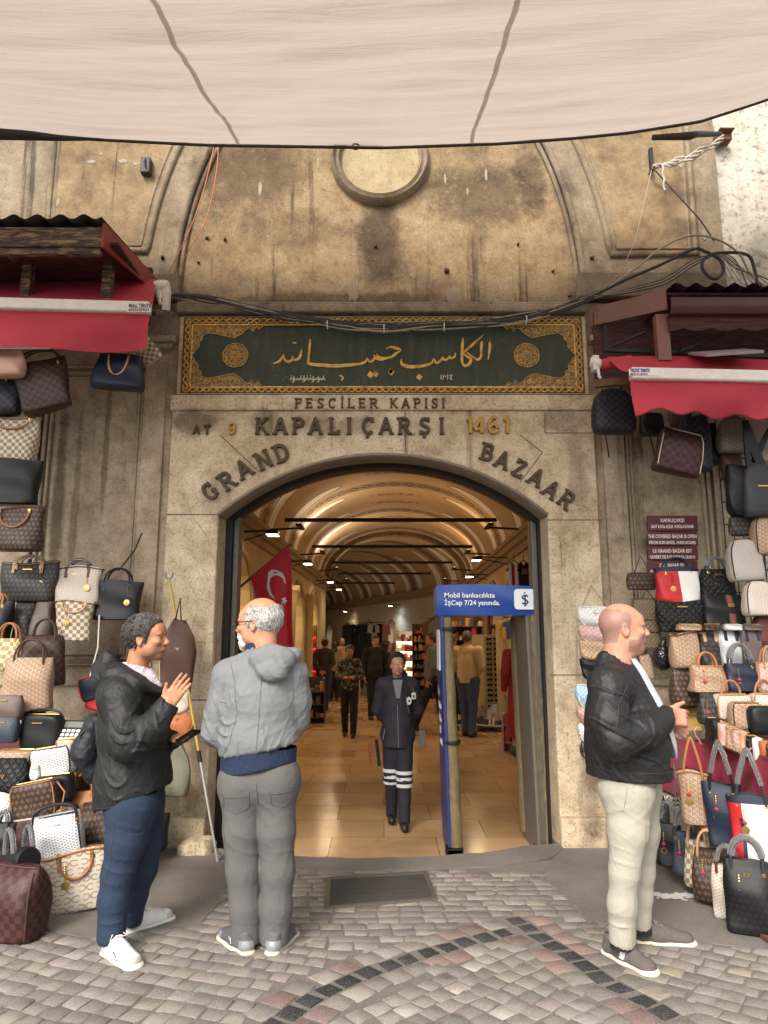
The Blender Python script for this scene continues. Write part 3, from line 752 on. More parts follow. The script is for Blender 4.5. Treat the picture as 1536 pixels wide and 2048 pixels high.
# ------------------------------------------------------------------ cast letters on the stone
def arcp(cx,cy,rx,ry,a0,a1,n_=10):return[(cx+rx*math.cos(R(a0+(a1-a0)*i/n_)),cy+ry*math.sin(R(a0+(a1-a0)*i/n_)))for i in range(n_+1)]
GL={'K':(.72,[[(.12,0),(.12,1)],[(.12,.40),(.60,1)],[(.26,.55),(.66,0)]],[(.12,0),(.12,1),(.60,1),(.66,0)]),'A':(.78,[[(.08,0),(.39,1)],[(.39,1),(.70,0)],[(.20,.34),(.58,.34)]],[(.08,0),(.70,0)]),'P':(.66,[[(.12,0),(.12,1)],[(.12,.93)]+arcp(.34,.71,.24,.225,90,-90)+[(.12,.485)]],[(.12,0),(.06,1)]),'L':(.60,[[(.12,0),(.12,1)],[(.12,.07),(.56,.07)],[(.54,.0),(.54,.26)]],[(.12,1),(.06,0)]),'I':(.30,[[(.15,0),(.15,1)]],[(.15,0),(.15,1)]),'C':(.72,[arcp(.38,.5,.28,.44,42,318,18),[(.60,.72),(.60,1)]],[]),'R':(.74,[[(.12,0),(.12,1)],[(.12,.93)]+arcp(.36,.72,.22,.215,90,-90)+[(.12,.505)],[(.36,.5),(.64,0)]],[(.12,0),(.06,1),(.66,0)]),'S':(.62,[arcp(.31,.73,.20,.20,30,270,12)[:-1]+arcp(.31,.27,.22,.21,90,-150,12),[(.51,.76),(.51,1)],[(.10,.0),(.10,.24)]],[]),'G':(.76,[arcp(.38,.5,.28,.44,42,330,18),[(.62,.44),(.62,.08)],[(.46,.44),(.74,.44)],[(.60,.74),(.60,1)]],[]),'N':(.80,[[(.13,0),(.13,1)],[(.13,1),(.66,0)],[(.66,0),(.66,1)]],[(.13,0),(.08,1),(.66,1)]),'D':(.74,[[(.13,0),(.13,1)],[(.13,.93)]+arcp(.32,.5,.32,.43,90,-90,14)+[(.13,.07)]],[(.07,0),(.07,1)]),'B':(.68,[[(.13,0),(.13,1)],[(.13,.93)]+arcp(.36,.73,.19,.2,90,-90)+[(.13,.53)],[(.30,.52)]+arcp(.37,.295,.22,.225,90,-90)+[(.13,.07)]],[(.07,0),(.07,1)]),'Z':(.66,[[(.10,.93),(.58,.93)],[(.58,.95),(.08,.05)],[(.08,.07),(.60,.07)],[(.11,.76),(.11,1)],[(.58,0),(.58,.25)]],[]),'F':(.60,[[(.12,0),(.12,1)],[(.12,.93),(.55,.93)],[(.12,.52),(.42,.52)],[(.53,.74),(.53,1)],[(.42,.40),(.42,.64)]],[(.12,0),(.06,1)]),'E':(.62,[[(.12,0),(.12,1)],[(.12,.93),(.55,.93)],[(.12,.52),(.42,.52)],[(.12,.07),(.57,.07)],[(.53,.76),(.53,1)],[(.55,0),(.55,.26)],[(.42,.42),(.42,.62)]],[(.07,0),(.07,1)]),'T':(.70,[[(.35,0),(.35,1)],[(.06,.93),(.64,.93)],[(.07,.74),(.07,1)],[(.63,.74),(.63,1)]],[(.35,0)]),'1':(.40,[[(.26,0),(.26,1)],[(.27,.97),(.06,.78)]],[]),'4':(.70,[[(.50,0),(.50,1)],[(.50,1),(.06,.26)],[(.06,.25),(.66,.25)]],[]),'6':(.62,[arcp(.36,.52,.30,.44,62,180,8)+[(.06,.32)],arcp(.31,.29,.235,.25,0,350,20)],[]),'9':(.62,[arcp(.26,.48,.30,.44,242,360,8)+[(.56,.68)],arcp(.31,.71,.235,.25,180,530,20)],[]),' ':(.45,[],[])}
def cast_letter(ch,px,py,hpx,ang=0.0,m=M_BRONZE,thick=.085,hook=False,dot=False,depth=.022,sx=1.0,y=YF):
 """one letter, lower left corner at the picture point, hpx tall"""
 s_=ppm(px,py,y);h=hpx/s_;ox,oz=F(px,py,y);w,st,sf=GL[ch];ca_,sa_=math.cos(ang),math.sin(ang)
 T=lambda u,v:(ox+(u*ca_*sx-v*sa_)*h,oz+(u*sa_*sx+v*ca_)*h)
 b=MB();k=0
 for pl in st:b.ribbon([T(*p)for p in pl],thick*h,y-depth-.0004*k,y+.002);k+=1
 for(u,v)in sf:
  vv=.045 if v<.5 else .955
  b.ribbon([T(u-.135,vv),T(u+.135,vv)],.045*h,y-depth-.0004*k,y+.002);k+=1
 if hook:b.ribbon([T(w*.45,-.02),T(w*.5,-.14),T(w*.36,-.20)],.05*h,y-depth-.0004*k,y+.002);k+=1
 if dot:b.ribbon([T(w*.5-.07,1.16),T(w*.5+.07,1.16)],.07*h,y-depth-.0004*k,y+.002)
 return GP(b,'letter',m,smooth=0,bevel=.0025),w*hpx*sx
def word(s_,px,py,hpx,adv,**kw):
 for ch in s_:
  hk=ch in 'ÇŞ';dt=ch=='İ';c_={'Ç':'C','Ş':'S','İ':'I'}.get(ch,ch)
  if c_!=' ':cast_letter(c_,px,py,hpx,hook=hk,dot=dt,**kw)
  px+=adv*(GL[c_][0]+.30)if c_!=' ' else adv*.6
word('FESCİLER',590,817,21,24.2,thick=.075,y=5.57,depth=.014,sx=1.05)
word('KAPISI',780,817,21,22.6,thick=.075,y=5.57,depth=.014)
for ch,px in(('K',511),('A',547),('P',585),('A',617),('L',658),('I',693),('Ç',723),('A',758),('R',796),('Ş',838),('I',878)):
 cast_letter({'Ç':'C','Ş':'S'}.get(ch,ch),px,870,35,hook=ch in 'ÇŞ',thick=.086,depth=.03,sx=1.02 if ch!='I' else 1.0)
for ch,px in(('1',932),('4',946),('6',976),('1',1006)):cast_letter(ch,px,868,34,m=M_BRASSNUM,thick=.10,depth=.035)
for ch,px in(('A',386),('T',408)):cast_letter(ch,px,869,19,thick=.09,depth=.02)
cast_letter('9',457,869,23,m=M_BRASSNUM,thick=.11,depth=.03)
for ch,px,py,a in(('G',421,1006,42),('R',454,985,36),('A',484,962,31),('N',522,944,27),('D',557,929,22)):
 cast_letter(ch,px,py,38 if ch!='G' else 36,R(a),thick=.088,depth=.03)
for ch,px,py,a in(('B',958,919,-16),('A',985,932,-22),('Z',1019,948,-29),('A',1051,964,-30),('A',1080,986,-36),('R',1111,1006,-40)):
 cast_letter(ch,px,py,36,R(a),thick=.088,depth=.03)
house=thing('whitewashed_house','tall flaking whitewashed house wall right of the gateway','house',(WR+2,5.7,0))
mb=MB();mb.box((WR+2.0,5.95,3.5),(4.0-.006,.5,7.4));o=mb.build('wall',M_PALEWALL,house,smooth=0);o.matrix_parent_inverse=Matrix.Translation(-house.location)
# ------------------------------------------------------------------ vaulted hall behind the gate
P0=Vector((.08,6.28));P1=Vector((.36,22.0));TURN=R(20)
D1=(P1-P0).normalized();a1=math.atan2(D1.y,D1.x);D2=Vector((math.cos(a1+TURN),math.sin(a1+TURN)))
N1=Vector((D1.y,-D1.x));N2=Vector((D2.y,-D2.x));LEN1=(P1-P0).length;LEN2=30.0;TT=math.tan(TURN/2)
HW,ZSPR,VR=2.08,3.22,1.36
def h1(s_,off):p=P0+D1*s_+N1*off;return p
def h2(s_,off):p=P1+D2*s_+N2*off;return p
hall=thing('vaulted_hall','long vaulted market hall with painted ribs behind the gate','hall',(0,6.3,FLOOR))
def HP(b,name,m,parent=None,**kw):
 o=b.build(name,m,parent or hall,**kw)
 if parent is None:o.matrix_parent_inverse=Matrix.Translation(-hall.location)
 return o
mb=MB();mb.prism([[(-6,5.30),(6,5.30),(6,24),(2,60),(-26,60),(-12,24),(-6,20)]],FLOOR-.1,FLOOR,to=lambda u,v,w:(u,v,w))
tag(mb.build('hall_floor',M_MARBLE,smooth=0),kind='structure')
def _vault():
 n=NT('painted_vault_plaster');uv=n.coord('UV');u,vv,_=n.sep(uv);ob=n.coord()
 per=2.93;u0=11.1-6.28
 du=n.math('ABSOLUTE',n.math('MULTIPLY',n.math('SUBTRACT',n.math('FRACT',n.math('ADD',n.math('DIVIDE',n.math('SUBTRACT',u,u0),per),.5)),.5),per))
 t=n.math('SUBTRACT',1.0,n.math('ABSOLUTE',n.math('SUBTRACT',n.math('MULTIPLY',vv,2.0),1.0)))
 f=n.noise(ob,1.6,4);base=n.mix(f,(.46,.34,.205),(.56,.43,.28))
 w=n.math('MULTIPLY',.22,n.math('SQRT',n.math('MAXIMUM',n.math('SUBTRACT',1.0,n.math('POWER',n.math('DIVIDE',t,.66),3.0)),0.0)))
 dd=n.math('SUBTRACT',n.math('ABSOLUTE',n.math('SUBTRACT',du,.62)),w)
 white=n.math('MULTIPLY',n.math('LESS_THAN',dd,0.0),n.math('LESS_THAN',t,.66))
 col=n.mix(white,base,(.88,.86,.82))
 line=n.math('MULTIPLY',n.math('LESS_THAN',n.math('ABSOLUTE',n.math('SUBTRACT',dd,.035)),.018),n.math('LESS_THAN',t,.68))
 along=n.math('MULTIPLY',vv,4.6*5.0)
 g=n.math('ABSOLUTE',n.math('SUBTRACT',n.math('FRACT',along),.5))
 dia=n.math('ABSOLUTE',n.math('SUBTRACT',n.math('ADD',n.math('MULTIPLY',g,.34),du),.12))
 pat=n.math('LESS_THAN',dia,.032)
 pat2=n.math('LESS_THAN',n.math('ADD',n.math('MULTIPLY',n.math('SUBTRACT',.5,g),.5),du),.05)
 rib=n.math('LESS_THAN',du,.20)
 ribc=n.mix(n.noise(ob,9,4),(.27,.19,.12),(.36,.26,.17));ribc=n.mix(n.math('MAXIMUM',pat,pat2),ribc,(.04,.025,.02))
 col=n.mix(rib,col,ribc)
 edge=n.math('LESS_THAN',n.math('ABSOLUTE',n.math('SUBTRACT',du,.21)),.018)
 e1=n.math('DIVIDE',n.math('SUBTRACT',du,1.02),.14);e2=n.math('DIVIDE',n.math('SUBTRACT',vv,.5),.085)
 r_=n.math('SQRT',n.math('ADD',n.math('MULTIPLY',e1,e1),n.math('MULTIPLY',e2,e2)))
 orn=n.math('MULTIPLY',n.math('LESS_THAN',r_,1.0),n.math('GREATER_THAN',n.math('SINE',n.math('ADD',n.math('MULTIPLY',r_,17.0),n.math('MULTIPLY',n.noise(ob,14,2),6.0))),.1))
 lines=n.math('MAXIMUM',n.math('MAXIMUM',line,edge),orn)
 col=n.mix(n.math('MULTIPLY',lines,.85),col,(.085,.05,.035))
 return n.done(col,.85,n.bump(f,.1,.02))
M_VAULT=_vault()
def vault(name,H,s0f,s1f,n_,uoff,x_open=None):
 b=MB()
 def fn(i,j):
  a=math.pi*(1-i);off=HW*math.cos(a);z=ZSPR+VR*math.sin(a)
  s0,s1=s0f(off),s1f(off);p=H(s0+(s1-s0)*j,off);return(p.x,p.y,z)
 def uvf(i,j):
  a=math.pi*(1-i);off=HW*math.cos(a);s0,s1=s0f(off),s1f(off);return(uoff+s0+(s1-s0)*j,i)
 b.grid(fn,40,n_,0,uvf);HP(b,name,M_VAULT,smooth=60,fix=False)
vault('vault',h1,lambda o:0.0,lambda o:LEN1+o*TT,60,0.0);vault('vault',h2,lambda o:-o*TT,lambda o:LEN2,60,LEN1)
mb=MB();pr=[(HW+.7,ZSPR-.3),(HW+.7,ZSPR+VR+1)]
ring_o,ring_i=[],[]
for i in range(31):
 a=math.pi*i/30;ring_o.append((HW*1.0*math.cos(a),ZSPR+VR*math.sin(a)));ring_i.append(((HW-.16)*math.cos(a),ZSPR+(VR-.12)*math.sin(a)))
def to_bend(u,v,w):p=h1(LEN1-1.5+w,u);return(p.x,p.y,v)
mb.prism([ring_o+ring_i[::-1]],0,.35,to=to_bend);HP(mb,'transverse_arch',M_BAND,smooth=50)
M_HALLWALL=plain('hall_cream_wall',(.52,.42,.24),.8,0,.16,3,.25)
M_HALLWALL2=plain('hall_pale_wall',(.62,.56,.45),.8,0,.12,3,.25)
M_CORN=plain('cornice_plaster',(.34,.255,.16),.8,0,.3,8,.5,.02,25)
def wall(side,H,s0,s1,holes,m):
 """side wall in (s, z) with arched openings, 0.25 thick"""
 x=side*(HW+.04);b=MB()
 lps=[[(s0,FLOOR),(s1,FLOOR),(s1,ZSPR+.2),(s0,ZSPR+.2)]]
 for(c,w,zs)in holes:lps.append([(c-w/2,FLOOR+.02),(c+w/2,FLOOR+.02)]+[(c+w/2*math.cos(R(t)),zs+w/2*1.05*math.sin(R(t)))for t in range(0,181,15)])
 def to(u,v,w):p=H(u,x+side*w);return(p.x,p.y,v)
 b.prism(lps,0,.25,to=to);HP(b,'side_wall',m,smooth=0)
 if holes:
  b=MB()
  for(c,w,zs)in holes:
   ar=[(c+(w/2+.05)*math.cos(R(t)),zs+(w/2+.05)*1.05*math.sin(R(t)))for t in range(0,181,15)]
   pts=[to(c+w/2+.05,FLOOR,-.02)]+[to(u,v,-.02)for u,v in ar]+[to(c-w/2-.05,FLOOR,-.02)]
   b.tube(pts,.045,6)
  HP(b,'arch_surround',M_CORN,smooth=50)
 b=MB()
 for(zz,pr_,hh)in((ZSPR-.06,.20,.07),(ZSPR-.14,.14,.09),(ZSPR-.25,.07,.12)):
  lp=[(s0,zz-hh/2),(s1,zz-hh/2),(s1,zz+hh/2),(s0,zz+hh/2)]
  b.prism([lp],-pr_,.0-.001*pr_,to=to)
 HP(b,'cornice',M_CORN,smooth=0)
bays=[9.65-6.28,12.57-6.28,15.5-6.28,18.42-6.28]
wall(-1,h1,0,LEN1-HW*TT,[(c,1.75,1.75)for c in bays],M_HALLWALL);wall(1,h1,0,LEN1+HW*TT,[(c,1.75,1.75)for c in bays],M_HALLWALL)
wall(1,h2,-HW*TT,LEN2,[(c,1.3,1.5)for c in(1.8,6.2,9.2,12.5,16)],M_HALLWALL2);wall(-1,h2,HW*TT,LEN2,[(2.6,1.3,1.5),(6,1.3,1.5)],M_HALLWALL2)
mb=MB();q=[h2(LEN2-.5,-2.4),h2(LEN2-.5,2.4)];mb.prism([[(-2.4,FLOOR),(2.4,FLOOR),(2.4,5),(-2.4,5)]],0,.3,to=lambda u,v,w:(*h2(LEN2-.5+w,u),v));HP(mb,'end_wall',M_HALLWALL2,smooth=0)
mb=None
for s_ in(11.1-6.28,14.0-6.28,16.95-6.28,8.3-6.28):
 for sd in(-1,1):
  mb=MB();p=h1(s_,sd*(HW-.02));M=Matrix.Translation((p.x,p.y,FLOOR))
  mb.lathe([(.16,0),(.16,.12),(.12,.16),(.115,2.35),(.13,2.38),(.13,2.42),(.17,2.6),(.19,2.62),(.19,2.72)],14,M=M);HP(mb,'half_column',M_HALLWALL,smooth=40)
for i,(px0,px1,py)in enumerate(((570,993,1040),(625,945,1093),(663,905,1125),(676,862,1147),(668,790,1166))):
 Y=(9.6,12.6,15.5,18.3,21.0)[i];mb=MB();p=at((px0+px1)/2,py,Y);c=h1(Y-6.28,0)
 hw_=(px1-px0)/2/ppm(768,py,Y)
 mb.tube([(p.x-hw_,Y,p.z),(p.x+hw_,Y,p.z)],.028,8);HP(mb,'tie_rod',M_IRON,smooth=50)
LK=.25
M_LAMPGLASS=emit('lamp_glow',(1.0,.78,.46,1),14.0);M_LAMPCOOL=emit('cool_lamp_glow',(.85,.95,1.0,1),16.0)
def lamp(label,s_,side,z,energy,col=(1.0,.70,.40),H=h1,tilt=-.5,size=.35,m=None,reach=.42):
 p=H(s_,side*(HW-.02));q=H(s_,side*(HW-reach))
 t=thing('floodlight',label,'lamp',(p.x,p.y,z),group='floodlights along the hall cornice')
 L=lambda v:tuple(Vector(v)-t.location)
 b=MB();b.tube([L((p.x,p.y,z)),L((q.x,q.y,z+.02))],.014,6);b.tube([L((p.x,p.y,z-.12)),L((q.x,q.y,z-.0))],.010,6);b.build('bracket',M_IRON,t)
 b=MB();b.box(L((q.x,q.y,z-.02)),(.17,.26,.05));hd=b.build('housing',M_IRON,t,bevel=.008)
 b=MB();b.box(L((q.x,q.y,z-.047)),(.14,.22,.006));b.build('glass',m or M_LAMPGLASS,hd,smooth=0)
 li=bpy.data.lights.new('floodlight_glow','AREA');li.energy=energy*1.25*LK;li.color=col;li.shape='RECTANGLE';li.size=.16;li.size_y=.24;li.spread=R(170)
 lo=bpy.data.objects.new('floodlight_glow',li);COL.objects.link(lo);lo.location=L((q.x,q.y,z-.06));lo.parent=t
 dn=Vector(((-(q.x-H(s_,0).x))*.4,0,-1));lo.rotation_euler=dn.to_track_quat('-Z','Y').to_euler()
 return t
lamp('black floodlight above the flag, nearest lamp on the left cornice',3.3,-1,2.95,26)
lamp('glowing floodlight over the left columns beyond the flag',7.2,-1,2.95,34)
lamp('small glowing floodlight far along the left cornice',11.8,-1,2.95,38)
lamp('glowing floodlight by the bend on the left side',14.6,-1,2.95,34)
lamp('black floodlight reaching out above the blue detector arch',6.6,1,2.95,34,reach=.6)
lamp('floodlight over the sunglasses rack on the right',9.6,1,2.9,36)
lamp('floodlight on the right cornice near the bend',13.5,1,2.9,36)
lamp('cool white floodlight shining on the pale far wall',5.2,1,2.75,60,(.80,.93,1.0),h2,m=M_LAMPCOOL)
lamp('white floodlight over the far clothes stalls',11.5,1,2.75,50,(1.0,.85,.66),h2)
for k,(s_,en)in enumerate(((4.6,26),(8.0,60),(11.5,60),(15,40))):  # strips and brackets added along both cornices only to brighten the vault
 for sd in(-1,1):
  p=h1(s_,sd*(HW-.62))
  t=thing('added_uplight',('added warm uplight strip brightening the vault from the left cornice' if sd<0 else 'added warm uplight strip brightening the vault from the right cornice'),'lamp',(p.x,p.y,ZSPR-.02),group='added uplights on the '+('left' if sd<0 else 'right')+' cornice')
  b=MB();b.box((0,0,.02),(.08,.5,.04));b.bar((0,0,.0),(sd*.55,0,-.03),.03,.03);bd=b.build('housing',M_IRON,t,bevel=.005)
  b=MB();b.box((0,0,.043),(.05,.44,.004));b.build('lens',emit('added_strip_glow',(1.0,.6,.25,1),4.0),bd,smooth=0)
  li=bpy.data.lights.new('vault_fill_light','AREA');li.energy=en*(.20 if sd>0 else .55)*LK;li.color=(1.0,.55,.20)if sd>0 else(1.0,.80,.58);li.shape='RECTANGLE';li.size=.06;li.size_y=.5;li.spread=R(160)
  lo=bpy.data.objects.new('vault_fill_light',li);COL.objects.link(lo);lo.parent=t;lo.location=(0,0,.06)
  lo.rotation_euler=Vector((-sd*.35,0,1)).to_track_quat('-Z','Y').to_euler()
SHOPCOL=[(.30,.05,.035),(.45,.30,.12),(.08,.09,.16),(.5,.45,.38),(.10,.06,.04),(.35,.12,.05),(.05,.05,.06),(.42,.20,.05),(.16,.20,.14),(.6,.52,.4)]
GOODS=[plain('goods_%d'%i,c,.6,0,.25)for i,c in enumerate(SHOPCOL)]
def shop(label,s_,side,w,H,seed,lit=8,lcol=(1,.72,.36)):
 rr=random.Random(seed);o=H(s_,side*(HW+.30));t=thing('shop_front',label,'shop',(o.x,o.y,FLOOR))
 def to(u,d,z):p=H(s_+u,side*(HW+.30+d));return(p.x-o.x,p.y-o.y,z)
 b=MB()
 q=[to(-w,1.3,0),to(w,1.3,0),to(w,1.3,3.1),to(-w,1.3,3.1)];b.v+=q;b.face((0,1,2,3))
 q=[to(-w,0,0),to(-w,1.3,0),to(-w,1.3,3.1),to(-w,0,3.1),to(w,0,0),to(w,1.3,0),to(w,1.3,3.1),to(w,0,3.1)]
 k=len(b.v);b.v+=q;b.face((k,k+1,k+2,k+3));b.face((k+4,k+5,k+6,k+7));b.face((k+3,k+2,k+6,k+7))
 b.build('interior',plain('shop_interior',(.30,.20,.11),.8),t,smooth=0)
 b=MB();g=MB()
 for i in range(5):
  z=.5+i*.44;d=Vector(to(0,1.0,z));a_,b_=Vector(to(-w*.95,1.0,z)),Vector(to(w*.95,1.0,z));b.bar(a_,b_,.34,.025)
  u=-w*.9
  while u<w*.85:
   ww=rr.uniform(.05,.16);hh=rr.uniform(.10,.34);c=Vector(to(u+ww/2,.95,z+.013+hh/2));di=(b_-a_).normalized()
   g.bar(c-di*ww/2,c+di*ww/2,rr.uniform(.08,.2),hh,rr.randrange(len(GOODS)));u+=ww+rr.uniform(.01,.05)
 b.build('shelving',plain('shelf_wood',(.20,.12,.06),.6),t,smooth=0);tag(g.build('merchandise',GOODS,t,smooth=0),kind='stuff')
 li=bpy.data.lights.new('shop_light','AREA');li.energy=lit*1.7*LK;li.color=lcol;li.size=.8
 lo=bpy.data.objects.new('shop_light',li);COL.objects.link(lo);lo.parent=t;lo.location=to(0,.5,2.6)
 b=MB();c=Vector(to(0,.5,2.66));b.box(c,(.3,.3,.03));b.build('ceiling_light',M_LAMPGLASS,t,smooth=0)
for i,c in enumerate(bays):
 shop(('warm lit shop behind the flag with packed shelves','yellow lit shop in the second left arch','shop with packed shelves in the third left arch','last small shop on the left before the bend')[i],c,-1,.85,h1,20+i,30)
 shop(('souvenir shop behind the blue detector arch','shop behind the sunglasses rack','shop in the third right arch past the sunglasses','last shop on the right before the bend')[i],c,1,.85,h1,40+i,16)
for i,c in enumerate((1.8,6.2,9.2,12.5,16)):
 shop(('grey arched shop on the pale far wall','bag shop on the pale far wall','arched shop left of the bags on the far wall','dim arched shop beyond the far clothes','farthest arched shop down the bent hall')[i],c,1,.65,h2,60+i,6,(1,.9,.75))
 # ------------------------------------------------------------------ tarpaulin stretched over the street
edge_px=[(-420,205),(-200,235),(0,263),(200,276),(420,287),(768,292),(1000,284),(1150,273),(1260,262),(1400,240),(1536,196),(1720,120),(1900,30)]
YT=4.9
EP=[at(px,py,YT)for px,py in edge_px]
def far_edge(u):
 x=EP[0].x+(EP[-1].x-EP[0].x)*u
 for a,b in zip(EP,EP[1:]):
  if x<=b.x+1e-6:
   t_=(x-a.x)/(b.x-a.x);return Vector((x,YT,a.z+(b.z-a.z)*t_))
 return EP[-1].copy()
def tarp(u,v):
 e=far_edge(u);y=YT-2.8*v;z=e.z-.42*(YT-y)-.08*math.sin(math.pi*min(1,v))+.012*(YT-y)**2
 nz=mnoise.noise(Vector((e.x*.8,y*3.2,1.7)))*.026+mnoise.noise(Vector((e.x*1.6+y*.6,y*7,4)))*.02
 z+=nz*min(1,v*14)+.05*math.sin(e.x*1.3+.4)*v
 return Vector((e.x*(1-.05*v),y,z))
can=thing('street_canopy','large pale translucent tarpaulin stretched over the street above the gate','canopy',(0,YT,EP[5].z))
def CP(b,name,m,**kw):
 o=b.build(name,m,can,**kw);o.matrix_parent_inverse=Matrix.Translation(-can.location);return o
mb=MB();mb.grid(tarp,130,110);CP(mb,'tarpaulin',M_TARP,smooth=180,fix=False)
def u_of(x):return(x-EP[0].x)/(EP[-1].x-EP[0].x)
for xf,curl in((at(476,287,YT).x,-.05),(at(944,285,YT).x,.04)):
 mb=MB();pts=[]
 for i in range(60):
  v=.004+.99*i/59;k=math.exp(-v*11);p=tarp(u_of(xf-curl*(1-k)*1.0),v);pts.append((p.x,p.y,p.z-.006))
 mb.grid(lambda u,v:Vector(pts[min(59,int(v*59+.5))])+Vector(((u-.5)*.028,0,0)),1,59);CP(mb,'seam',M_SEAM,smooth=60,fix=False)
mb=MB();mb.tube([tuple(far_edge(i/80)+Vector((0,.012,-.008)))for i in range(81)],.011,8);CP(mb,'hem',M_DARKCLOTH,smooth=60)
mb=MB();c=at(712,286,YT)
mb.prism([[(c.x+.19*math.cos(R(a)),c.z+.055*math.sin(R(a)))for a in range(0,181,15)]],YT-.05,YT-.03);CP(mb,'reinforcing_patch',M_DARKCLOTH,smooth=0)
mb=MB();mb.box((c.x,YT-.06,c.z-.005),(.035,.012,.10));CP(mb,'strap',plain('tan_webbing',(.25,.165,.08),.8),smooth=0,bevel=.003)
mb=MB();mb.tube([(c.x+.026*math.cos(i*.3927),YT-.06,c.z-.078+.026*math.sin(i*.3927))for i in range(16)],.004,6,closed=True);CP(mb,'ring',M_IRON,smooth=60)
mb=MB()
mb.tube([at(-60,262,YT-.05),at(20,268,YT-.05),at(120,276,YT-.05),at(205,279,YT-.05)],[(.07,.06),(.05,.04),(.025,.02),(.008,.008)],10);CP(mb,'rolled_flap',M_DARKCLOTH,smooth=60)
mb=MB();mb.tube([at(1305,275,YT),at(1380,272,YT),at(1395,268,YT+.2),at(1440,268,5.5)],[.02,.03,.025,.02],8);CP(mb,'corner_wrap',M_DARKCLOTH,smooth=60)
pg=thing('iron_peg','rusty iron peg in the wall holding the canopy ropes','peg',at(1303,330,5.6))
mb=MB();mb.box((0,0,.05),(.03,.04,.22));mb.box((0,.04,-.05),(.02,.1,.02));mb.build('peg_bar',M_IRON,pg,bevel=.004)
rb=thing('rope_bundle','pale twisted ropes tying the canopy corner to the iron peg','rope',at(1303,330,5.55))
L=lambda p:tuple(Vector(p)-rb.location)
for k in range(4):
 mb=MB();pts=[]
 for i in range(13):
  t_=i/12;p=at(1306,334,5.55).lerp(at(1446,274+k*2,5.3),t_);p.z-=.03*math.sin(t_*3.14)*(1+.4*k);p.y-=.02*math.sin(t_*20+k*1.6);p.z+=.012*math.cos(t_*20+k*1.6);pts.append(L(p))
 mb.tube(pts,.010,6);mb.build('strand',M_ROPE,rb)
mb=MB();mb.tube([L(at(1325,330,5.5)+Vector((.006*math.sin(i*1.3),.006*math.cos(i*1.3),-.022*i)))for i in range(12)],.009,6);mb.build('loose_end',M_ROPE,rb)
br=thing('rusty_bracket','short rusty angle bracket on the whitewashed house edge','bracket',at(1442,283,5.65));mb=MB();mb.box((0,-.02,0),(.13,.1,.06));mb.box((0,-.05,.035),(.13,.16,.012));mb.build('angle_iron',plain('rust_orange',(.16,.075,.035),.8,0,.5),br,bevel=.004)
db=thing('door_bell_box','small dark metal box with a hook on the left upper wall','metal box',at(295,338,5.65));mb=MB();mb.box((0,-.03,0),(.085,.07,.15));mb.build('box_body',plain('brown_black_metal',(.04,.028,.025),.6),db,bevel=.01)
mb=MB();mb.tube([(0,-.07,.05),(.0,-.09,0),(.01,-.08,-.04)],.007,6);mb.build('hook',M_IRON,db)
# ------------------------------------------------------------------ left stall roof and awning
def corrugated(b,fn,n_=40,amp=.016,waves=5,m=0):
 b.grid(lambda u,v:fn(u,v)+Vector((0,0,amp*math.sin(u*waves*2*math.pi))),n_,4,m)
lr=thing('left_stall_roof','corrugated lean-to roof with peeling fascia and red side flashing over the left stall','stall roof',at(200,500,5.2))
def LP(b,name,m,par=None,**kw):
 o=b.build(name,m,par or lr,**kw);o.matrix_parent_inverse=Matrix.Translation(-(par or lr).location);return o
A,B=at(205,446,4.75),at(312,560,5.60)
LX=-4.6
mb=MB();corrugated(mb,lambda u,v:Vector((LX+(A.x+.01-LX)*u,A.y-.05+(B.y-A.y)*v,A.z+.02+(B.z+.12-A.z)*v)),110,.02,15);LP(mb,'roof_sheet',plain('grey_sheet',(.06,.055,.05),.7,.1,.4),smooth=60,fix=False)
mb=MB();mb.prism([[(0,0),(1,0),(1,1),(0,1)]],0,.02,to=lambda u,v,w:tuple(Vector((A.x+w,A.y,A.z)).lerp(Vector((B.x+w,B.y,B.z)),u)-Vector((0,0,.19*(1-v)*(1-.35*u)+.0))));LP(mb,'side_flashing',M_REDMETAL,smooth=0)
mb=MB();mb.box(((LX+A.x)/2,A.y+.03,A.z-.10),(A.x-LX,.04,.15));mb.box(((LX+A.x)/2,A.y+.06,A.z-.20),(A.x-LX-.03,.05,.05));LP(mb,'fascia_board',M_OLDWOOD,smooth=0,bevel=.004)
mb=MB();mb.box(((LX+B.x)/2,5.50,(A.z+B.z)/2-.20),(B.x-LX,.05,.5));mb.box(((LX+B.x)/2,5.2,A.z-.12),(B.x-LX-.05,.75,.02));LP(mb,'back_boarding',M_REDWOOD,smooth=0)
mb=MB()
for x in(at(45,520,5.0).x,at(228,545,5.2).x):mb.box((x,5.1,A.z-.35),(.07,.07,.5))
mb.bar((LX,5.0,B.z-.02),(B.x-.1,5.0,B.z-.02),.06,.06);mb.bar((at(-20,520,5).x,4.95,B.z+.12),(at(40,480,5).x,4.95,A.z-.18),.05,.05);LP(mb,'timber_frame',M_OLDWOOD,smooth=0)
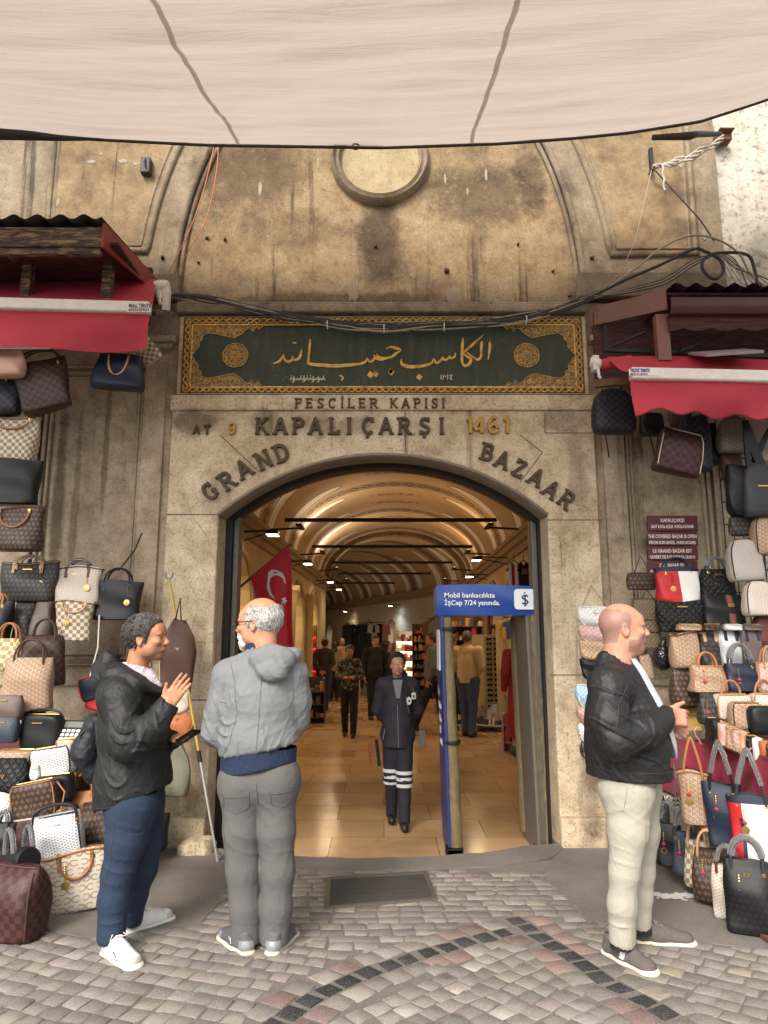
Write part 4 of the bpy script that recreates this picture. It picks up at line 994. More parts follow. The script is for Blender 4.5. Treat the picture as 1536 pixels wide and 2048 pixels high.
def awning(name,label,top,bar_,val,seamx,flip,scallop,barY,topY,text):
 t=thing(name,label,'awning',at(*bar_[1 if not flip else 0],barY))
 def P(b,nm,m,par=None,**kw):
  o=b.build(nm,m,par or t,**kw)
  if par is None:o.matrix_parent_inverse=Matrix.Translation(-t.location)
  return o
 (ta,tb),(ba,bb),(va,vb)=top,bar_,val
 T0,T1,B0,B1,V0,V1=at(*ta,topY),at(*tb,topY),at(*ba,barY),at(*bb,barY),at(*va,barY),at(*vb,barY)
 b=MB();b.grid(lambda u,v:T0.lerp(T1,u).lerp(B0.lerp(B1,u),v)+Vector((0,0,-.04*math.sin(v*math.pi)+.012*math.sin(u*9+v*3))),40,12);P(b,'sloping_cloth',M_AWN,smooth=180,fix=False)
 r_=.038
 b=MB();d=(B1-B0).normalized()
 b.bar(B0+Vector((0,-.02,-.02)),B1+Vector((0,-.02,-.02)),.075,.085);bar_o=P(b,'front_rail',M_WHITEBAR,bevel=.012)
 nx=140
 def vfn(u,v):
  p=B0.lerp(B1,u)+Vector((0,-.015,-.05));q=V0.lerp(V1,u);L_=(p-q).length
  if scallop:q=q+Vector((0,0,.038*(.5-.5*math.cos(u*scallop*2*math.pi))-.01))
  r=p.lerp(q,v);k=v*(1-.2*v)
  r.y+=.06*k*math.sin(u*11+1.2+v*2.5)+.03*k*math.sin(u*19-v*3);r.z+=.01*math.sin(u*7)*v;return r
 b=MB();b.grid(vfn,nx,14);P(b,'valance',M_AWN,smooth=180,fix=False)
 if scallop:
  b=MB();b.tube([vfn(i/180,1.0)+Vector((0,-.004,0))for i in range(181)],.006,5);P(b,'piping',plain('wine_piping',(.20,.01,.02),.8),smooth=60)
 return t,bar_o,P,(T0,T1,B0,B1,V0,V1)
aw1,bar1,AP1,q1=awning('left_awning','crimson awning with white rail and plain valance over the left stall',((-560,560),(312,560)),((-560,590),(303,615)),((-560,700),(289,697)),None,False,0,4.75,5.45,None)
p=at(255,611,4.70);s_=ppm(255,611,4.70)
mb=MB();mb.box(at(278,616,4.688),(46/s_,.003,17/s_));AP1(mb,'maker_plate',M_WHITE,smooth=0)
def tpart(txt,px,py,hpx,Y,m,par_t,par,bold=0,sx=1.0,name='lettering',align='LEFT'):
 P_=at(px,py,Y);s_=ppm(px,py,Y);o=text_mesh(name,txt,hpx/s_/.70,m,par,face_cam(P_),.0006,bold,align,sx);o.matrix_parent_inverse=Matrix.Translation(-par_t.location);return o
tpart('MALI TENTE',257,614,7,4.685,M_INK,aw1,aw1,.0012,.82);tpart('0532 736 43 66  0532 795 42 14',257,622,4.5,4.685,M_INK,aw1,aw1,.0006,.48)
mb=MB();mb.box(at(278,616,4.685),(40/s_,.002,.004));AP1(mb,'print_rule',M_INKRED,smooth=0)
mb=MB();b0=at(327,590,5.45)
mb.box(b0+Vector((.0,-.02,.02)),(.07,.10,.16));mb.box(b0+Vector((.04,-.04,-.07)),(.05,.07,.22));mb.tube([b0+Vector((-.06,-.03,.05)),b0+Vector((.05,-.03,.05))],.055,12);mb.tube([b0+Vector((.0,-.08,-.02)),b0+Vector((.0,-.09,-.10)),b0+Vector((.012,-.09,-.13))],.014,8)
AP1(mb,'gear_bracket',M_WHITEBAR,bevel=.006)
mb=MB();mb.tube([b0+Vector((-.08,-.03,.05)),q1[1]+Vector((-1.2,0,.0))],.045,12);AP1(mb,'roller',M_AWN)
mb=MB();mb.bar(at(305,625,5.1),at(345,628,5.58),.05,.05);AP1(mb,'support_arm',M_OLDWOOD,smooth=0)
mb=MB();mb.tube([at(-400,694,4.74),at(100,695,4.74)],.012,8);AP1(mb,'lower_batten',M_WHITEBAR)
# ------------------------------------------------------------------ right stall roof and awning
rr_t=thing('right_stall_roof','low roof with brown side flashing and maroon gutter over the right stall','stall roof',at(1330,640,5.2))
def RP(b,name,m,**kw):
 o=b.build(name,m,rr_t,**kw);o.matrix_parent_inverse=Matrix.Translation(-rr_t.location);return o
A2,B2=at(1327,580,5.05),at(1176,617,5.58);RX=4.6
mb=MB();mb.prism([[(0,0),(1,0),(1,1),(0,1)]],0,.02,to=lambda u,v,w:tuple(Vector((A2.x+w,A2.y,A2.z)).lerp(Vector((B2.x+w,B2.y,B2.z)),u)-Vector((0,0,.16*(1-v)))));RP(mb,'side_flashing',M_BROWNMETAL,smooth=0)
mb=MB();corrugated(mb,lambda u,v:Vector((A2.x+.03+(RX-A2.x)*u,A2.y-.09+.65*v,A2.z-.005+.10*v)),120,.018,17);RP(mb,'roof_sheet',plain('maroon_sheet',(.06,.022,.022),.6,.1,.4),smooth=60,fix=False)
mb=MB();gz=at(1340,610,4.96).z
prof=[(-.085,.055),(-.09,.045),(-.085,-.02),(-.06,-.05),(-.02,-.055),(.02,-.055),(.02,-.06),(-.025,-.062),(-.068,-.056),(-.094,-.024),(-.10,.045),(-.09,.062)]
mb.prism([prof],A2.x+.01,RX,to=lambda u,v,w:(w,A2.y+u,gz+v));RP(mb,'gutter',plain('maroon_gutter',(.075,.024,.026),.4,.1,.35,9,.2),smooth=40)
mb=MB();zf=at(1340,640,5.0).z
scp=[(A2.x+.02,zf+.06)]+[(RX,zf+.06)]+[(RX-(RX-A2.x-.02)*i/120,zf-.05-.022*abs(math.sin(i*.3)))for i in range(121)]
mb.prism([scp],A2.y-.02,A2.y+.01);RP(mb,'fascia_board',M_REDWOOD,smooth=0)
mb=MB();mb.box(((B2.x+RX)/2,5.56,at(1300,690,5.5).z),(RX-B2.x-.05,.04,.6));mb.box(((A2.x+RX)/2,5.3,A2.z-.03),(RX-A2.x-.03,.5,.015));RP(mb,'back_boarding',M_REDWOOD,smooth=0)
mb=MB();px_=at(1325,690,5.1);mb.box((px_.x,5.1,(at(1325,640,5.1).z+at(1325,715,5.1).z)/2),(.10,.07,at(1325,630,5.1).z-at(1325,722,5.1).z));RP(mb,'post',M_BROWNMETAL,smooth=0,bevel=.004)
mb=MB();mb.bar(at(1210,652,5.3),at(1210,704,5.3),.03,.03);mb.bar(at(1210,700,5.3),at(1540,712,5.2),.03,.03);mb.bar(at(1214,697,5.3),at(1290,664,5.2),.02,.02);mb.bar(at(1360,702,5.2),at(1450,668,5.2),.02,.02);RP(mb,'frame_rail',M_IRON,smooth=0)
aw2,bar2,AP2,q2=awning('right_awning','crimson awning with white rail and scalloped valance over the right stall',((1215,714),(1900,720)),((1258,745),(1900,760)),((1268,832),(1900,842)),None,True,7.5,4.72,5.15,None)
mb=MB();mb.box(at(1287,744,4.66),(58/ppm(1287,744,4.66),.003,13/ppm(1287,744,4.66)));AP2(mb,'maker_plate',M_WHITE,smooth=0)
M_BLUEINK=plain('blue_print',(.03,.05,.22),.6)
tpart('YILDIZ TENTE',1261,744,7,4.656,M_BLUEINK,aw2,aw2,.0012,.62);tpart('0532 264 10 13  0539 512 34',1261,750,4,4.656,M_INKRED,aw2,aw2,.0005,.5)
mb=MB();r0,r1=at(1203,730,5.15),at(1262,722,5.13);mb.tube([r0,r1],.045,14);AP2(mb,'roller_cloth',M_AWN)
mb=MB();mb.tube([at(1180,724,5.18),at(1204,728,5.16)],.036,12);mb.box(at(1190,728,5.18),(.05,.07,.12));mb.tube([at(1196,735,5.12),at(1198,752,5.1),at(1202,757,5.1)],.012,8);AP2(mb,'gear_bracket',M_WHITEBAR,bevel=.004)
mb=MB();mb.bar(at(1190,768,5.2),at(1262,762,5.1),.05,.06);AP2(mb,'support_arm',plain('rusty_arm',(.13,.06,.03),.7,.2,.5),bevel=.004)
mb=MB();mb.box(at(1450,705,5.0),(.42,.3,.02),rot=(R(25),R(-4),0));RP(mb,'light_panel',plain('grey_panel',(.30,.28,.26),.4),smooth=0)
# ------------------------------------------------------------------ cables
def cable(name,label,pxs,Y,r,m,cat='cable',group=None,par=None):
 pts=[at(p[0],p[1],p[2]if len(p)>2 else Y)for p in pxs]
 P=[pts[0]]+pts+[pts[-1]];out=[]
 for i in range(1,len(P)-2):
  for k in range(7):
   t_=k/7;out.append(.5*((2*P[i])+(P[i+1]-P[i-1])*t_+(2*P[i-1]-5*P[i]+4*P[i+1]-P[i+2])*t_*t_+(-P[i-1]+3*P[i]-3*P[i+1]+P[i+2])*t_**3))
 out.append(pts[-1]);o0=out[0]
 b=MB();b.tube([p-o0 for p in out],r,6);o=b.build(name,m,None,loc=o0)
 if label:tag(o,label,cat,group)
 return o
rc_=random.Random(5)
sag=[(345,588),(420,600),(500,618),(580,634),(680,648),(768,655),(860,652),(960,645),(1040,638),(1120,618),(1200,588)]
bund=['thick black','thin black','beige','dull brown','black','grey-beige','black']
bd=thing('cable_bundle','sagging bundle of black and beige cables strung across the inscription','cable bundle',at(768,652,5.5))
for k in range(13):
 pts=[(px+rc_.uniform(-4,4),py+rc_.uniform(-7,7)*(1 if 400<px<1100 else .4)+((k-6)*.9 if px>700 else(k-6)*.3))for px,py in sag]
 o=cable('cable',None,pts,5.50,rc_.choice([.006,.007,.009,.011]),M_CABLE if k%3 else M_CABLEGREY);o.parent=bd;o.matrix_parent_inverse=Matrix.Translation(-bd.location)
for px,py in((655,650),(768,658),(888,655),(1052,640)):
 mb=MB();c=at(px,py,5.5);s_=[c+Vector((0,.034*math.cos(i*.63),.034*math.sin(i*.63)))for i in range(10)];mb.tube(s_,.004,5,closed=True);o=mb.build('cable_tie',M_WHITE,bd);o.matrix_parent_inverse=Matrix.Translation(-bd.location)
cable('power_cable','thick black power cable rising to the loop over the right stall',[(1190,590),(1250,560),(1320,530),(1385,499),(1410,503),(1440,520),(1446,545),(1430,558),(1412,548),(1404,530),(1415,512),(1450,505),(1495,510),(1508,535),(1515,570)],5.45,.013,M_CABLE)
cable('power_cable','beige cable arching high over the right stall roof',[(1190,592),(1260,545),(1320,498),(1370,474),(1410,472),(1450,486),(1480,510),(1500,545),(1536,575),(1600,590)],5.45,.009,M_CABLEGREY)
for k in range(5):
 cable('loose_wire','one of the thin pale wires fanning over the right stall roof',[(1190,594+k),(1260,585-k*2),(1330,568-k*3),(1390,530-k*3),(1440,508+k),(1470,520+k*4),(1490+k*12,560),(1500+k*16,590)],5.45,.0045,M_CABLEGREY if k%2 else M_CABLE,'wire','thin wires over the right stall roof')
for k in range(6):
 cable('drop_wire','one of the short thin wires hanging from the wall hook down to the right roof',[(1432,500+k),(1440+k*5,520),(1452+k*8,545),(1464+k*12,575)],5.45,.0035,M_CABLEGREY,'wire','wires dropping to the right roof')
cable('loose_wire','thin dark wire running from the peg down to the cable hook',[(1305,335),(1350,385),(1400,440),(1428,482)],5.5,.006,M_CABLE,'wire')
cable('loose_wire','thin wire hanging from the peg down across the right impost',[(1303,340),(1280,440),(1262,500),(1235,550),(1190,592)],5.5,.004,M_CABLEGREY,'wire')
cable('orange_cord','orange cord hanging beside the lunette, inner of the two',[(437,292),(432,350),(412,440),(378,500),(348,556)],5.5,.005,M_CABLEORANGE,'cord')
cable('orange_cord','orange cord hanging beside the lunette, outer of the two',[(428,292),(418,340),(395,420),(365,490),(336,548)],5.5,.005,M_CABLEORANGE,'cord')
# ------------------------------------------------------------------ opening-hours sign
hs=thing('opening_hours_sign','maroon wall sign of stacked plates with opening hours in white letters','sign',at(1346,1085,5.63))
M_MAROON=plain('maroon_enamel',(.085,.010,.012),.45,0,.15);M_SIGNWHITE=plain('sign_white',(.62,.56,.52),.6)
rows=[(1031,1062,['KAPALIÇARŞI',"SAAT 8.30'da AÇILIR 19.00'da KAPANIR"]),(1063,1091,['THE COVERED BAZAR IS OPEN','FROM 8.30 UNTIL 19.00 HOURS']),(1092,1120,['LE GRAND BAZAR EST',"OUVERT DE 8.30 JUSQU'A 19.00 H"]),(1121,1150,['DER BASAR IST','GEÖFFNET VON 8.30 BIS 19.00'])]
for y0,y1,tx in rows:
 a_,b_=at(1296,y1,5.63),at(1394,y0,5.63);mb=MB();mb.box(((a_.x+b_.x)/2,5.635,(a_.z+b_.z)/2),(b_.x-a_.x,.02,b_.z-a_.z-.004));o=mb.build('plate',M_MAROON,hs,smooth=0,bevel=.002);o.matrix_parent_inverse=Matrix.Translation(-hs.location)
 for i,s_ in enumerate(tx):tpart(s_,1345,y0+13+i*12,7.0 if i==0 else 6.2,5.6235,M_SIGNWHITE,hs,hs,.0011,min(.78,(17.5 if i==0 else 20.5)/len(s_)),'lettering','CENTER')
pl=thing('broom_pole','long yellow pole with grey lower end and forked tip leaning on the left jamb','pole',gnd(436,1728))
top=at(338,1158,5.42);base=gnd(436,1728);mid=base.lerp(top,.34)
mb=MB();mb.tube([mid-base,top-base],.011,8);mb.build('upper_shaft',plain('yellow_shaft',(.40,.27,.05),.45),pl)
mb=MB();mb.tube([(0,0,0),mid-base],.010,8);mb.build('lower_shaft',plain('aluminium_shaft',(.42,.41,.38),.35,.6),pl)
mb=MB();mb.tube([mid-base+(base-mid)*.02,mid-base+(top-mid)*.05],.015,8);mb.build('collar',M_IRON,pl)
t_=top-base;mb=MB();mb.tube([t_+Vector((-.03,0,.05)),t_+Vector((-.02,0,.01)),t_,t_+Vector((.02,0,.01)),t_+Vector((.03,0,.05))],.008,8);mb.build('fork',plain('grey_fork',(.2,.2,.2),.5),pl)
rkt=thing('broken_kerb_stone','broken pale kerb stone at the foot of the left jamb','stone',gnd(392,1708))
mb=MB();bm=bmesh.new();bmesh.ops.create_icosphere(bm,subdivisions=3,radius=1)
for v in bm.verts:k=1+.18*mnoise.noise(v.co*2.2);mb.v.append((max(-.8,min(.8,v.co.x))*.15*k,max(-.7,min(.7,v.co.y))*.14*k,max(-.3,min(.75,v.co.z))*.105*k+.03))
for f in bm.faces:mb.face([v.index for v in f.verts])
bm.free();mb.build('stone_body',M_STONE,rkt,smooth=30)
# ------------------------------------------------------------------ smooth bodies: distance fields turned into one closed surface
f32=np.float32
def axis(*segs):
 """(start, step, stop, step, stop ...) -> coordinates with changing spacing"""
 out=[segs[0]];i=1
 while i<len(segs):
  st,en=segs[i],segs[i+1];n=max(1,int(round((en-out[-1])/st)));a=out[-1]
  out+=[a+(en-a)*(k+1)/n for k in range(n)];i+=2
 return np.array(out,f32)
class Field:
 def __init__(s,xs,ys,zs):
  s.ax=[np.asarray(a,f32)for a in(xs,ys,zs)]
  s.D=np.full([len(a)for a in s.ax],.3,f32)
 def _sub(s,lo,hi,pad):
  sl=[]
  for a,l,h in zip(s.ax,lo,hi):
   i0=int(np.searchsorted(a,l-pad));i1=int(np.searchsorted(a,h+pad))
   if i1<=i0:return None
   sl.append(slice(i0,i1))
  X,Y,Z=np.meshgrid(*[a[q]for a,q in zip(s.ax,sl)],indexing='ij',sparse=True)
  return tuple(sl),X,Y,Z
 def _mix(s,sl,d,k,op):
  D=s.D[sl]
  if op=='u':
   if k>0:
    h=np.maximum(k-np.abs(D-d),0)/k;s.D[sl]=np.minimum(D,d)-h*h*k*.25
   else:s.D[sl]=np.minimum(D,d)
  elif op=='s':
   if k>0:
    h=np.maximum(k-np.abs(D+d),0)/k;s.D[sl]=np.maximum(D,-d)+h*h*k*.25
   else:s.D[sl]=np.maximum(D,-d)
 def cap(s,a,b,ra,rb=None,k=.02,op='u',sc=None):
  """tapered capsule; sc = (sx, sy, sz) stretches its cross-section"""
  rb=ra if rb is None else rb;a=np.array(a,f32);b=np.array(b,f32);r=max(ra,rb)
  sc=(1,1,1)if sc is None else sc;m=max(sc)
  q=s._sub(np.minimum(a,b)-r*np.array(sc),np.maximum(a,b)+r*np.array(sc),k+.02)
  if q is None:return s
  sl,X,Y,Z=q;ba=(b-a)/np.array(sc,f32);L2=float((ba*ba).sum())+1e-9
  px,py,pz=(X-a[0])/sc[0],(Y-a[1])/sc[1],(Z-a[2])/sc[2]
  h=np.clip((px*ba[0]+py*ba[1]+pz*ba[2])/L2,0,1)
  d=np.sqrt((px-h*ba[0])**2+(py-h*ba[1])**2+(pz-h*ba[2])**2)-(ra+(rb-ra)*h)
  s._mix(sl,d*min(sc),k,op);return s
 def chain(s,pts,rs,k=.02,op='u',sc=None):
  for i in range(len(pts)-1):s.cap(pts[i],pts[i+1],rs[i],rs[i+1],k,op,sc)
  return s
 def ell(s,c,r,Rm=None,k=.02,op='u'):
  c=np.array(c,f32);r=np.array(r,f32);m=float(r.max())
  q=s._sub(c-m,c+m,k+.02)
  if q is None:return s
  sl,X,Y,Z=q;X,Y,Z=X-c[0],Y-c[1],Z-c[2]
  if Rm is not None:
   Rm=np.array(Rm,f32);X,Y,Z=(Rm[0,0]*X+Rm[1,0]*Y+Rm[2,0]*Z,Rm[0,1]*X+Rm[1,1]*Y+Rm[2,1]*Z,Rm[0,2]*X+Rm[1,2]*Y+Rm[2,2]*Z)
  k0=np.sqrt((X/r[0])**2+(Y/r[1])**2+(Z/r[2])**2);k1=np.sqrt((X/r[0]**2)**2+(Y/r[1]**2)**2+(Z/r[2]**2)**2)+1e-6
  s._mix(sl,k0*(k0-1)/k1,k,op);return s
 def box(s,c,h,r=.01,Rm=None,k=.01,op='u'):
  c=np.array(c,f32);m=float(np.linalg.norm(h))+r
  q=s._sub(c-m,c+m,k+.02)
  if q is None:return s
  sl,X,Y,Z=q;X,Y,Z=X-c[0],Y-c[1],Z-c[2]
  if Rm is not None:
   Rm=np.array(Rm,f32);X,Y,Z=(Rm[0,0]*X+Rm[1,0]*Y+Rm[2,0]*Z,Rm[0,1]*X+Rm[1,1]*Y+Rm[2,1]*Z,Rm[0,2]*X+Rm[1,2]*Y+Rm[2,2]*Z)
  qx,qy,qz=np.abs(X)-(h[0]-r),np.abs(Y)-(h[1]-r),np.abs(Z)-(h[2]-r)
  d=np.sqrt(np.maximum(qx,0)**2+np.maximum(qy,0)**2+np.maximum(qz,0)**2)+np.minimum(np.maximum(qx,np.maximum(qy,qz)),0)-r
  s._mix(sl,d,k,op);return s
 def plane(s,p,n,k=.01):
  """cut away the side the normal points to"""
  p=np.array(p,f32);n=np.array(n,f32);n=n/np.linalg.norm(n)
  X,Y,Z=np.meshgrid(*s.ax,indexing='ij',sparse=True)
  d=(X-p[0])*n[0]+(Y-p[1])*n[1]+(Z-p[2])*n[2]
  h=np.maximum(k-np.abs(s.D-d),0)/k;s.D=np.maximum(s.D,d)+h*h*k*.25;return s
 def near(s,w=.03):return np.nonzero(np.abs(s.D)<w)
 def disp(s,fn,w=.035):
  i=s.near(w);x,y,z=s.ax[0][i[0]],s.ax[1][i[1]],s.ax[2][i[2]]
  s.D[i]+=fn(x,y,z).astype(f32);return s
 def mesh(s,name,mats,parent=None,origin=(0,0,0),paint=None,smooth=True):
  D=s.D;S=D<0
  nx,ny,nz=D.shape
  cnt=np.zeros((nx-1,ny-1,nz-1),np.uint8)
  for i in(0,1):
   for j in(0,1):
    for k in(0,1):cnt+=S[i:nx-1+i,j:ny-1+j,k:nz-1+k]
  act=(cnt>0)&(cnt<8);ci=np.nonzero(act);N=len(ci[0])
  ids=np.full(act.shape,-1,np.int32);ids[ci]=np.arange(N,dtype=np.int32)
  acc=np.zeros((N,3),f32);num=np.zeros(N,f32)
  base=np.stack([s.ax[a][ci[a]]for a in range(3)],1);nxt=np.stack([s.ax[a][ci[a]+1]for a in range(3)],1)
  corner={}
  for i in(0,1):
   for j in(0,1):
    for k in(0,1):corner[i,j,k]=D[ci[0]+i,ci[1]+j,ci[2]+k]
  for a in range(3):
   o=[q for q in range(3)if q!=a]
   for u in(0,1):
    for v in(0,1):
     c0=[0,0,0];c0[o[0]]=u;c0[o[1]]=v;c1=list(c0);c1[a]=1
     d0,d1=corner[tuple(c0)],corner[tuple(c1)];m=(d0<0)!=(d1<0)
     t=np.where(m,d0/np.where(m,d0-d1,1),0)
     P=np.where(np.array(c0,bool)[None,:],nxt,base);P=P.copy();P[:,a]=base[:,a]+t*(nxt[:,a]-base[:,a])
     acc+=P*m[:,None];num+=m
  V=acc/num[:,None]
  quads=[]
  for a in range(3):
   sl0=[slice(None)]*3;sl1=[slice(None)]*3;sl0[a]=slice(0,-1);sl1[a]=slice(1,None)
   A,B=S[tuple(sl0)],S[tuple(sl1)];e=np.nonzero(A!=B);o=[(a+1)%3,(a+2)%3]
   ok=(e[o[0]]>0)&(e[o[1]]>0)&(e[o[0]]<D.shape[o[0]]-1)&(e[o[1]]<D.shape[o[1]]-1)
   e=[q[ok]for q in e];flip=A[tuple(e)]
   idx=[]
   for(du,dv)in((-1,-1),(0,-1),(0,0),(-1,0)):
    c=[q.copy()for q in e];c[o[0]]=c[o[0]]+du;c[o[1]]=c[o[1]]+dv;idx.append(ids[tuple(c)])
   Q=np.stack(idx,1);Q=np.where(flip[:,None],Q,Q[:,::-1]);quads.append(Q)
  Q=np.concatenate(quads);V=V-np.array(origin,f32)
  me=bpy.data.meshes.new(name);me.vertices.add(len(V));me.vertices.foreach_set('co',V.astype(f32).ravel())
  me.loops.add(Q.size);me.loops.foreach_set('vertex_index',Q.astype(np.int32).ravel())
  me.polygons.add(len(Q));me.polygons.foreach_set('loop_start',np.arange(0,Q.size,4,dtype=np.int32))
  mats=mats if isinstance(mats,(list,tuple))else[mats]
  for m in mats:me.materials.append(m)
  me.update(calc_edges=True)
  if paint is not None:
   C=V[Q].mean(1)+np.array(origin,f32);me.polygons.foreach_set('material_index',paint(C[:,0],C[:,1],C[:,2]).astype(np.int32))
  if smooth:me.shade_smooth()
  return link_mesh(name,me,parent)
def fold_noise(seed,amp,freq,stretch=(1,1,1),sharp=True):
 amp=amp*.62 if amp>.0045 and sharp else amp
 rg=np.random.RandomState(seed);W=[(rg.randn(3)*freq/np.array(stretch),rg.rand()*6.28,rg.randn(3)*freq*.45,rg.rand()*6.28)for _ in range(4)]
 def fn(x,y,z):
  t=0
  for k,(a,p,b,q)in enumerate(W):
   s_=np.sin(a[0]*x+a[1]*y+a[2]*z+p+1.6*np.sin(b[0]*x+b[1]*y+b[2]*z+q))
   t=t+((1-np.abs(s_))**2*1.6-.5 if sharp else s_)*(.8**k)
  return-amp*t/2.2
 return fn
def joint_folds(c,rad,amp,direction,freq,seed=0):
 """creases that run across a bend, fading with the distance from it"""
 c=np.array(c);d=np.array(direction,float);d/=np.linalg.norm(d);rg=np.random.RandomState(seed);w=rg.randn(3)*9
 def fn(x,y,z):
  X,Y,Z=x-c[0],y-c[1],z-c[2];r2=(X*X+Y*Y+Z*Z)/(rad*rad);u=X*d[0]+Y*d[1]+Z*d[2]
  a1=np.sin(X*w[0]*1.6+Y*w[1]+Z*w[2]+seed);a2=np.sin(X*w[1]*2.4-Y*w[2]*1.5+Z*w[0]*1.3+2.1*seed)
  ph=u*freq*.52+1.9*a1+1.1*a2
  return-amp*.85*np.exp(-r2*1.6)*((1-np.abs(np.sin(ph)))**3*1.9-.3)*np.clip(.55+.75*np.sin(ph*.47+a1*2.3+1.7*seed),0,1)
 return fn
 # ---- heads and hands
def frame(yaw,pitch=0.0,roll=0.0):
 """columns: forward, left, up. yaw 0 faces +X, 90 faces +Y (away), -90 faces the camera"""
 M=Matrix.Rotation(R(yaw),3,'Z')@Matrix.Rotation(R(-pitch),3,'Y')@Matrix.Rotation(R(roll),3,'X')
 return np.array(M,f32)
class Head:
 def __init__(s,c,Rm,sc=1.0,**o):s.c=np.array(c,f32);s.R=Rm;s.s=sc;s.o=o
 def p(s,x,y,z):return s.c+s.R@(np.array((x,y,z),f32)*s.s)
 def loc(s,X,Y,Z):
  X,Y,Z=X-s.c[0],Y-s.c[1],Z-s.c[2];r=s.R
  return[(r[0,i]*X+r[1,i]*Y+r[2,i]*Z)/s.s for i in range(3)]
 def build(s,f,grow=0.0,face=True):
  o=s.o;k=s.s;g=grow;w=o.get('width',1.0);jaw=o.get('jaw',1.0)
  E=lambda c,r,kk=.02,op='u':f.ell(s.p(*c),[q*k+g for q in r],s.R,kk,op)
  E((-.014,0,.042),(.100,.077*w,.085),0)
  E((-.035,0,.020),(.078,.074*w,.080),.03)
  E((.032,0,-.020),(.062,.062*w,.088),.03)
  E((.040,0,-.066),(.046,.050*w*jaw,.042),.025)
  E((.066,0,-.096),(.022,.024*jaw,.019),.02)
  for y in(-1,1):E((.020,y*.046*w*jaw,-.060),(.038,.016,.030),.025)
  if not face:return s
  E((.070,0,.040),(.028,.052*w,.034),.03)
  for y in(-1,1):
   E((.084,y*.030,.020),(.014,.024,.008),.012)
   E((.070,y*.040,-.020),(.026,.022,.018),.02)
   E((.097,y*.031,.002),(.014,.015,.010),.010,'s')
   E((.078,y*.031,.000),(.0135,.0135,.0125),.003)
   E((.0915,y*.031,.0075),(.005,.016,.0035),.004)
  nz=o.get('nose',1.0)
  f.cap(s.p(.090,0,.014),s.p(.106+.010*nz,0,-.024),.0085*k,.0125*k,.010)
  E((.104+.008*nz,0,-.030),(.0135,.0125,.011),.008)
  for y in(-1,1):E((.096,y*.0125,-.033),(.012,.0085,.0085),.006)
  E((.088,0,-.058),(.017,.026,.016),.012)
  E((.1005,0,-.0545),(.0085,.021,.0048),.004);E((.0985,0,-.0655),(.0085,.019,.0058),.004)
  f.cap(s.p(.108,-.019,-.0598),s.p(.108,.019,-.0598),.0022*k,.0022*k,.004,'s')
  for y in(-1,1):
   yy=y*.078*w
   E((-.006,yy,-.004),(.020,.009,.032),.006);E((.000,y*.086*w,-.002),(.0105,.007,.019),.005,'s');E((-.004,y*.079*w,-.030),(.010,.008,.011),.006)
  return s
 def neck(s,f,base,r0=.056,r1=.066):f.cap(s.p(-.030,0,-.055),base,r0*s.s,r1,.03);return s
def skin_paint(head,stubble=None):
 """0 skin, 1 lips, 2 shaven shadow"""
 def fn(X,Y,Z):
  x,y,z=head.loc(X,Y,Z);m=np.zeros(len(X))
  if stubble is not None:m[stubble(x,y,z)]=2
  lip=(x>.088)&(np.abs(y)<.020)&(z<-.0475)&(z>-.0715);m[lip]=1
  return m
 return fn
def eyes_and_brows(head,parent,browm,iris,sides=(-1,1),brow=True):
 for y in sides:
  b=MB();c=Vector(head.p(.0795,y*.031,.0));M=Matrix.Translation(c)@Matrix(head.R.tolist()).to_4x4()
  prof=[(.0122*math.sin(R(a)),.0122*math.cos(R(a)))for a in range(8,181,12)]
  Mx=M@Euler((0,R(90),0)).to_matrix().to_4x4();k=head.s
  b.lathe([(r*k+.0006,z*k)for r,z in prof],14,0,Mx,cap=False)
  b.lathe([(.0002,.0131*k),(.0058*k,.0117*k)],12,1,Mx,cap=False);b.lathe([(.0002,.0134*k),(.0028*k,.0129*k)],10,2,Mx,cap=False)
  b.build('eye',[plain('eye_white',(.36,.31,.28),.3,0,.05,10,0),iris,plain('pupil',(.006,.006,.006),.2,0,0,10,0)],parent,loc=tuple(-parent.location),fix=False)
  if brow:
   b=MB();b.tube([head.p(.0935,y*.012,.021),head.p(.0955,y*.026,.0265),head.p(.084,y*.046,.022)],[.0045*k,.0062*k,.003*k],6);b.build('eyebrow',browm,parent,loc=tuple(-parent.location))
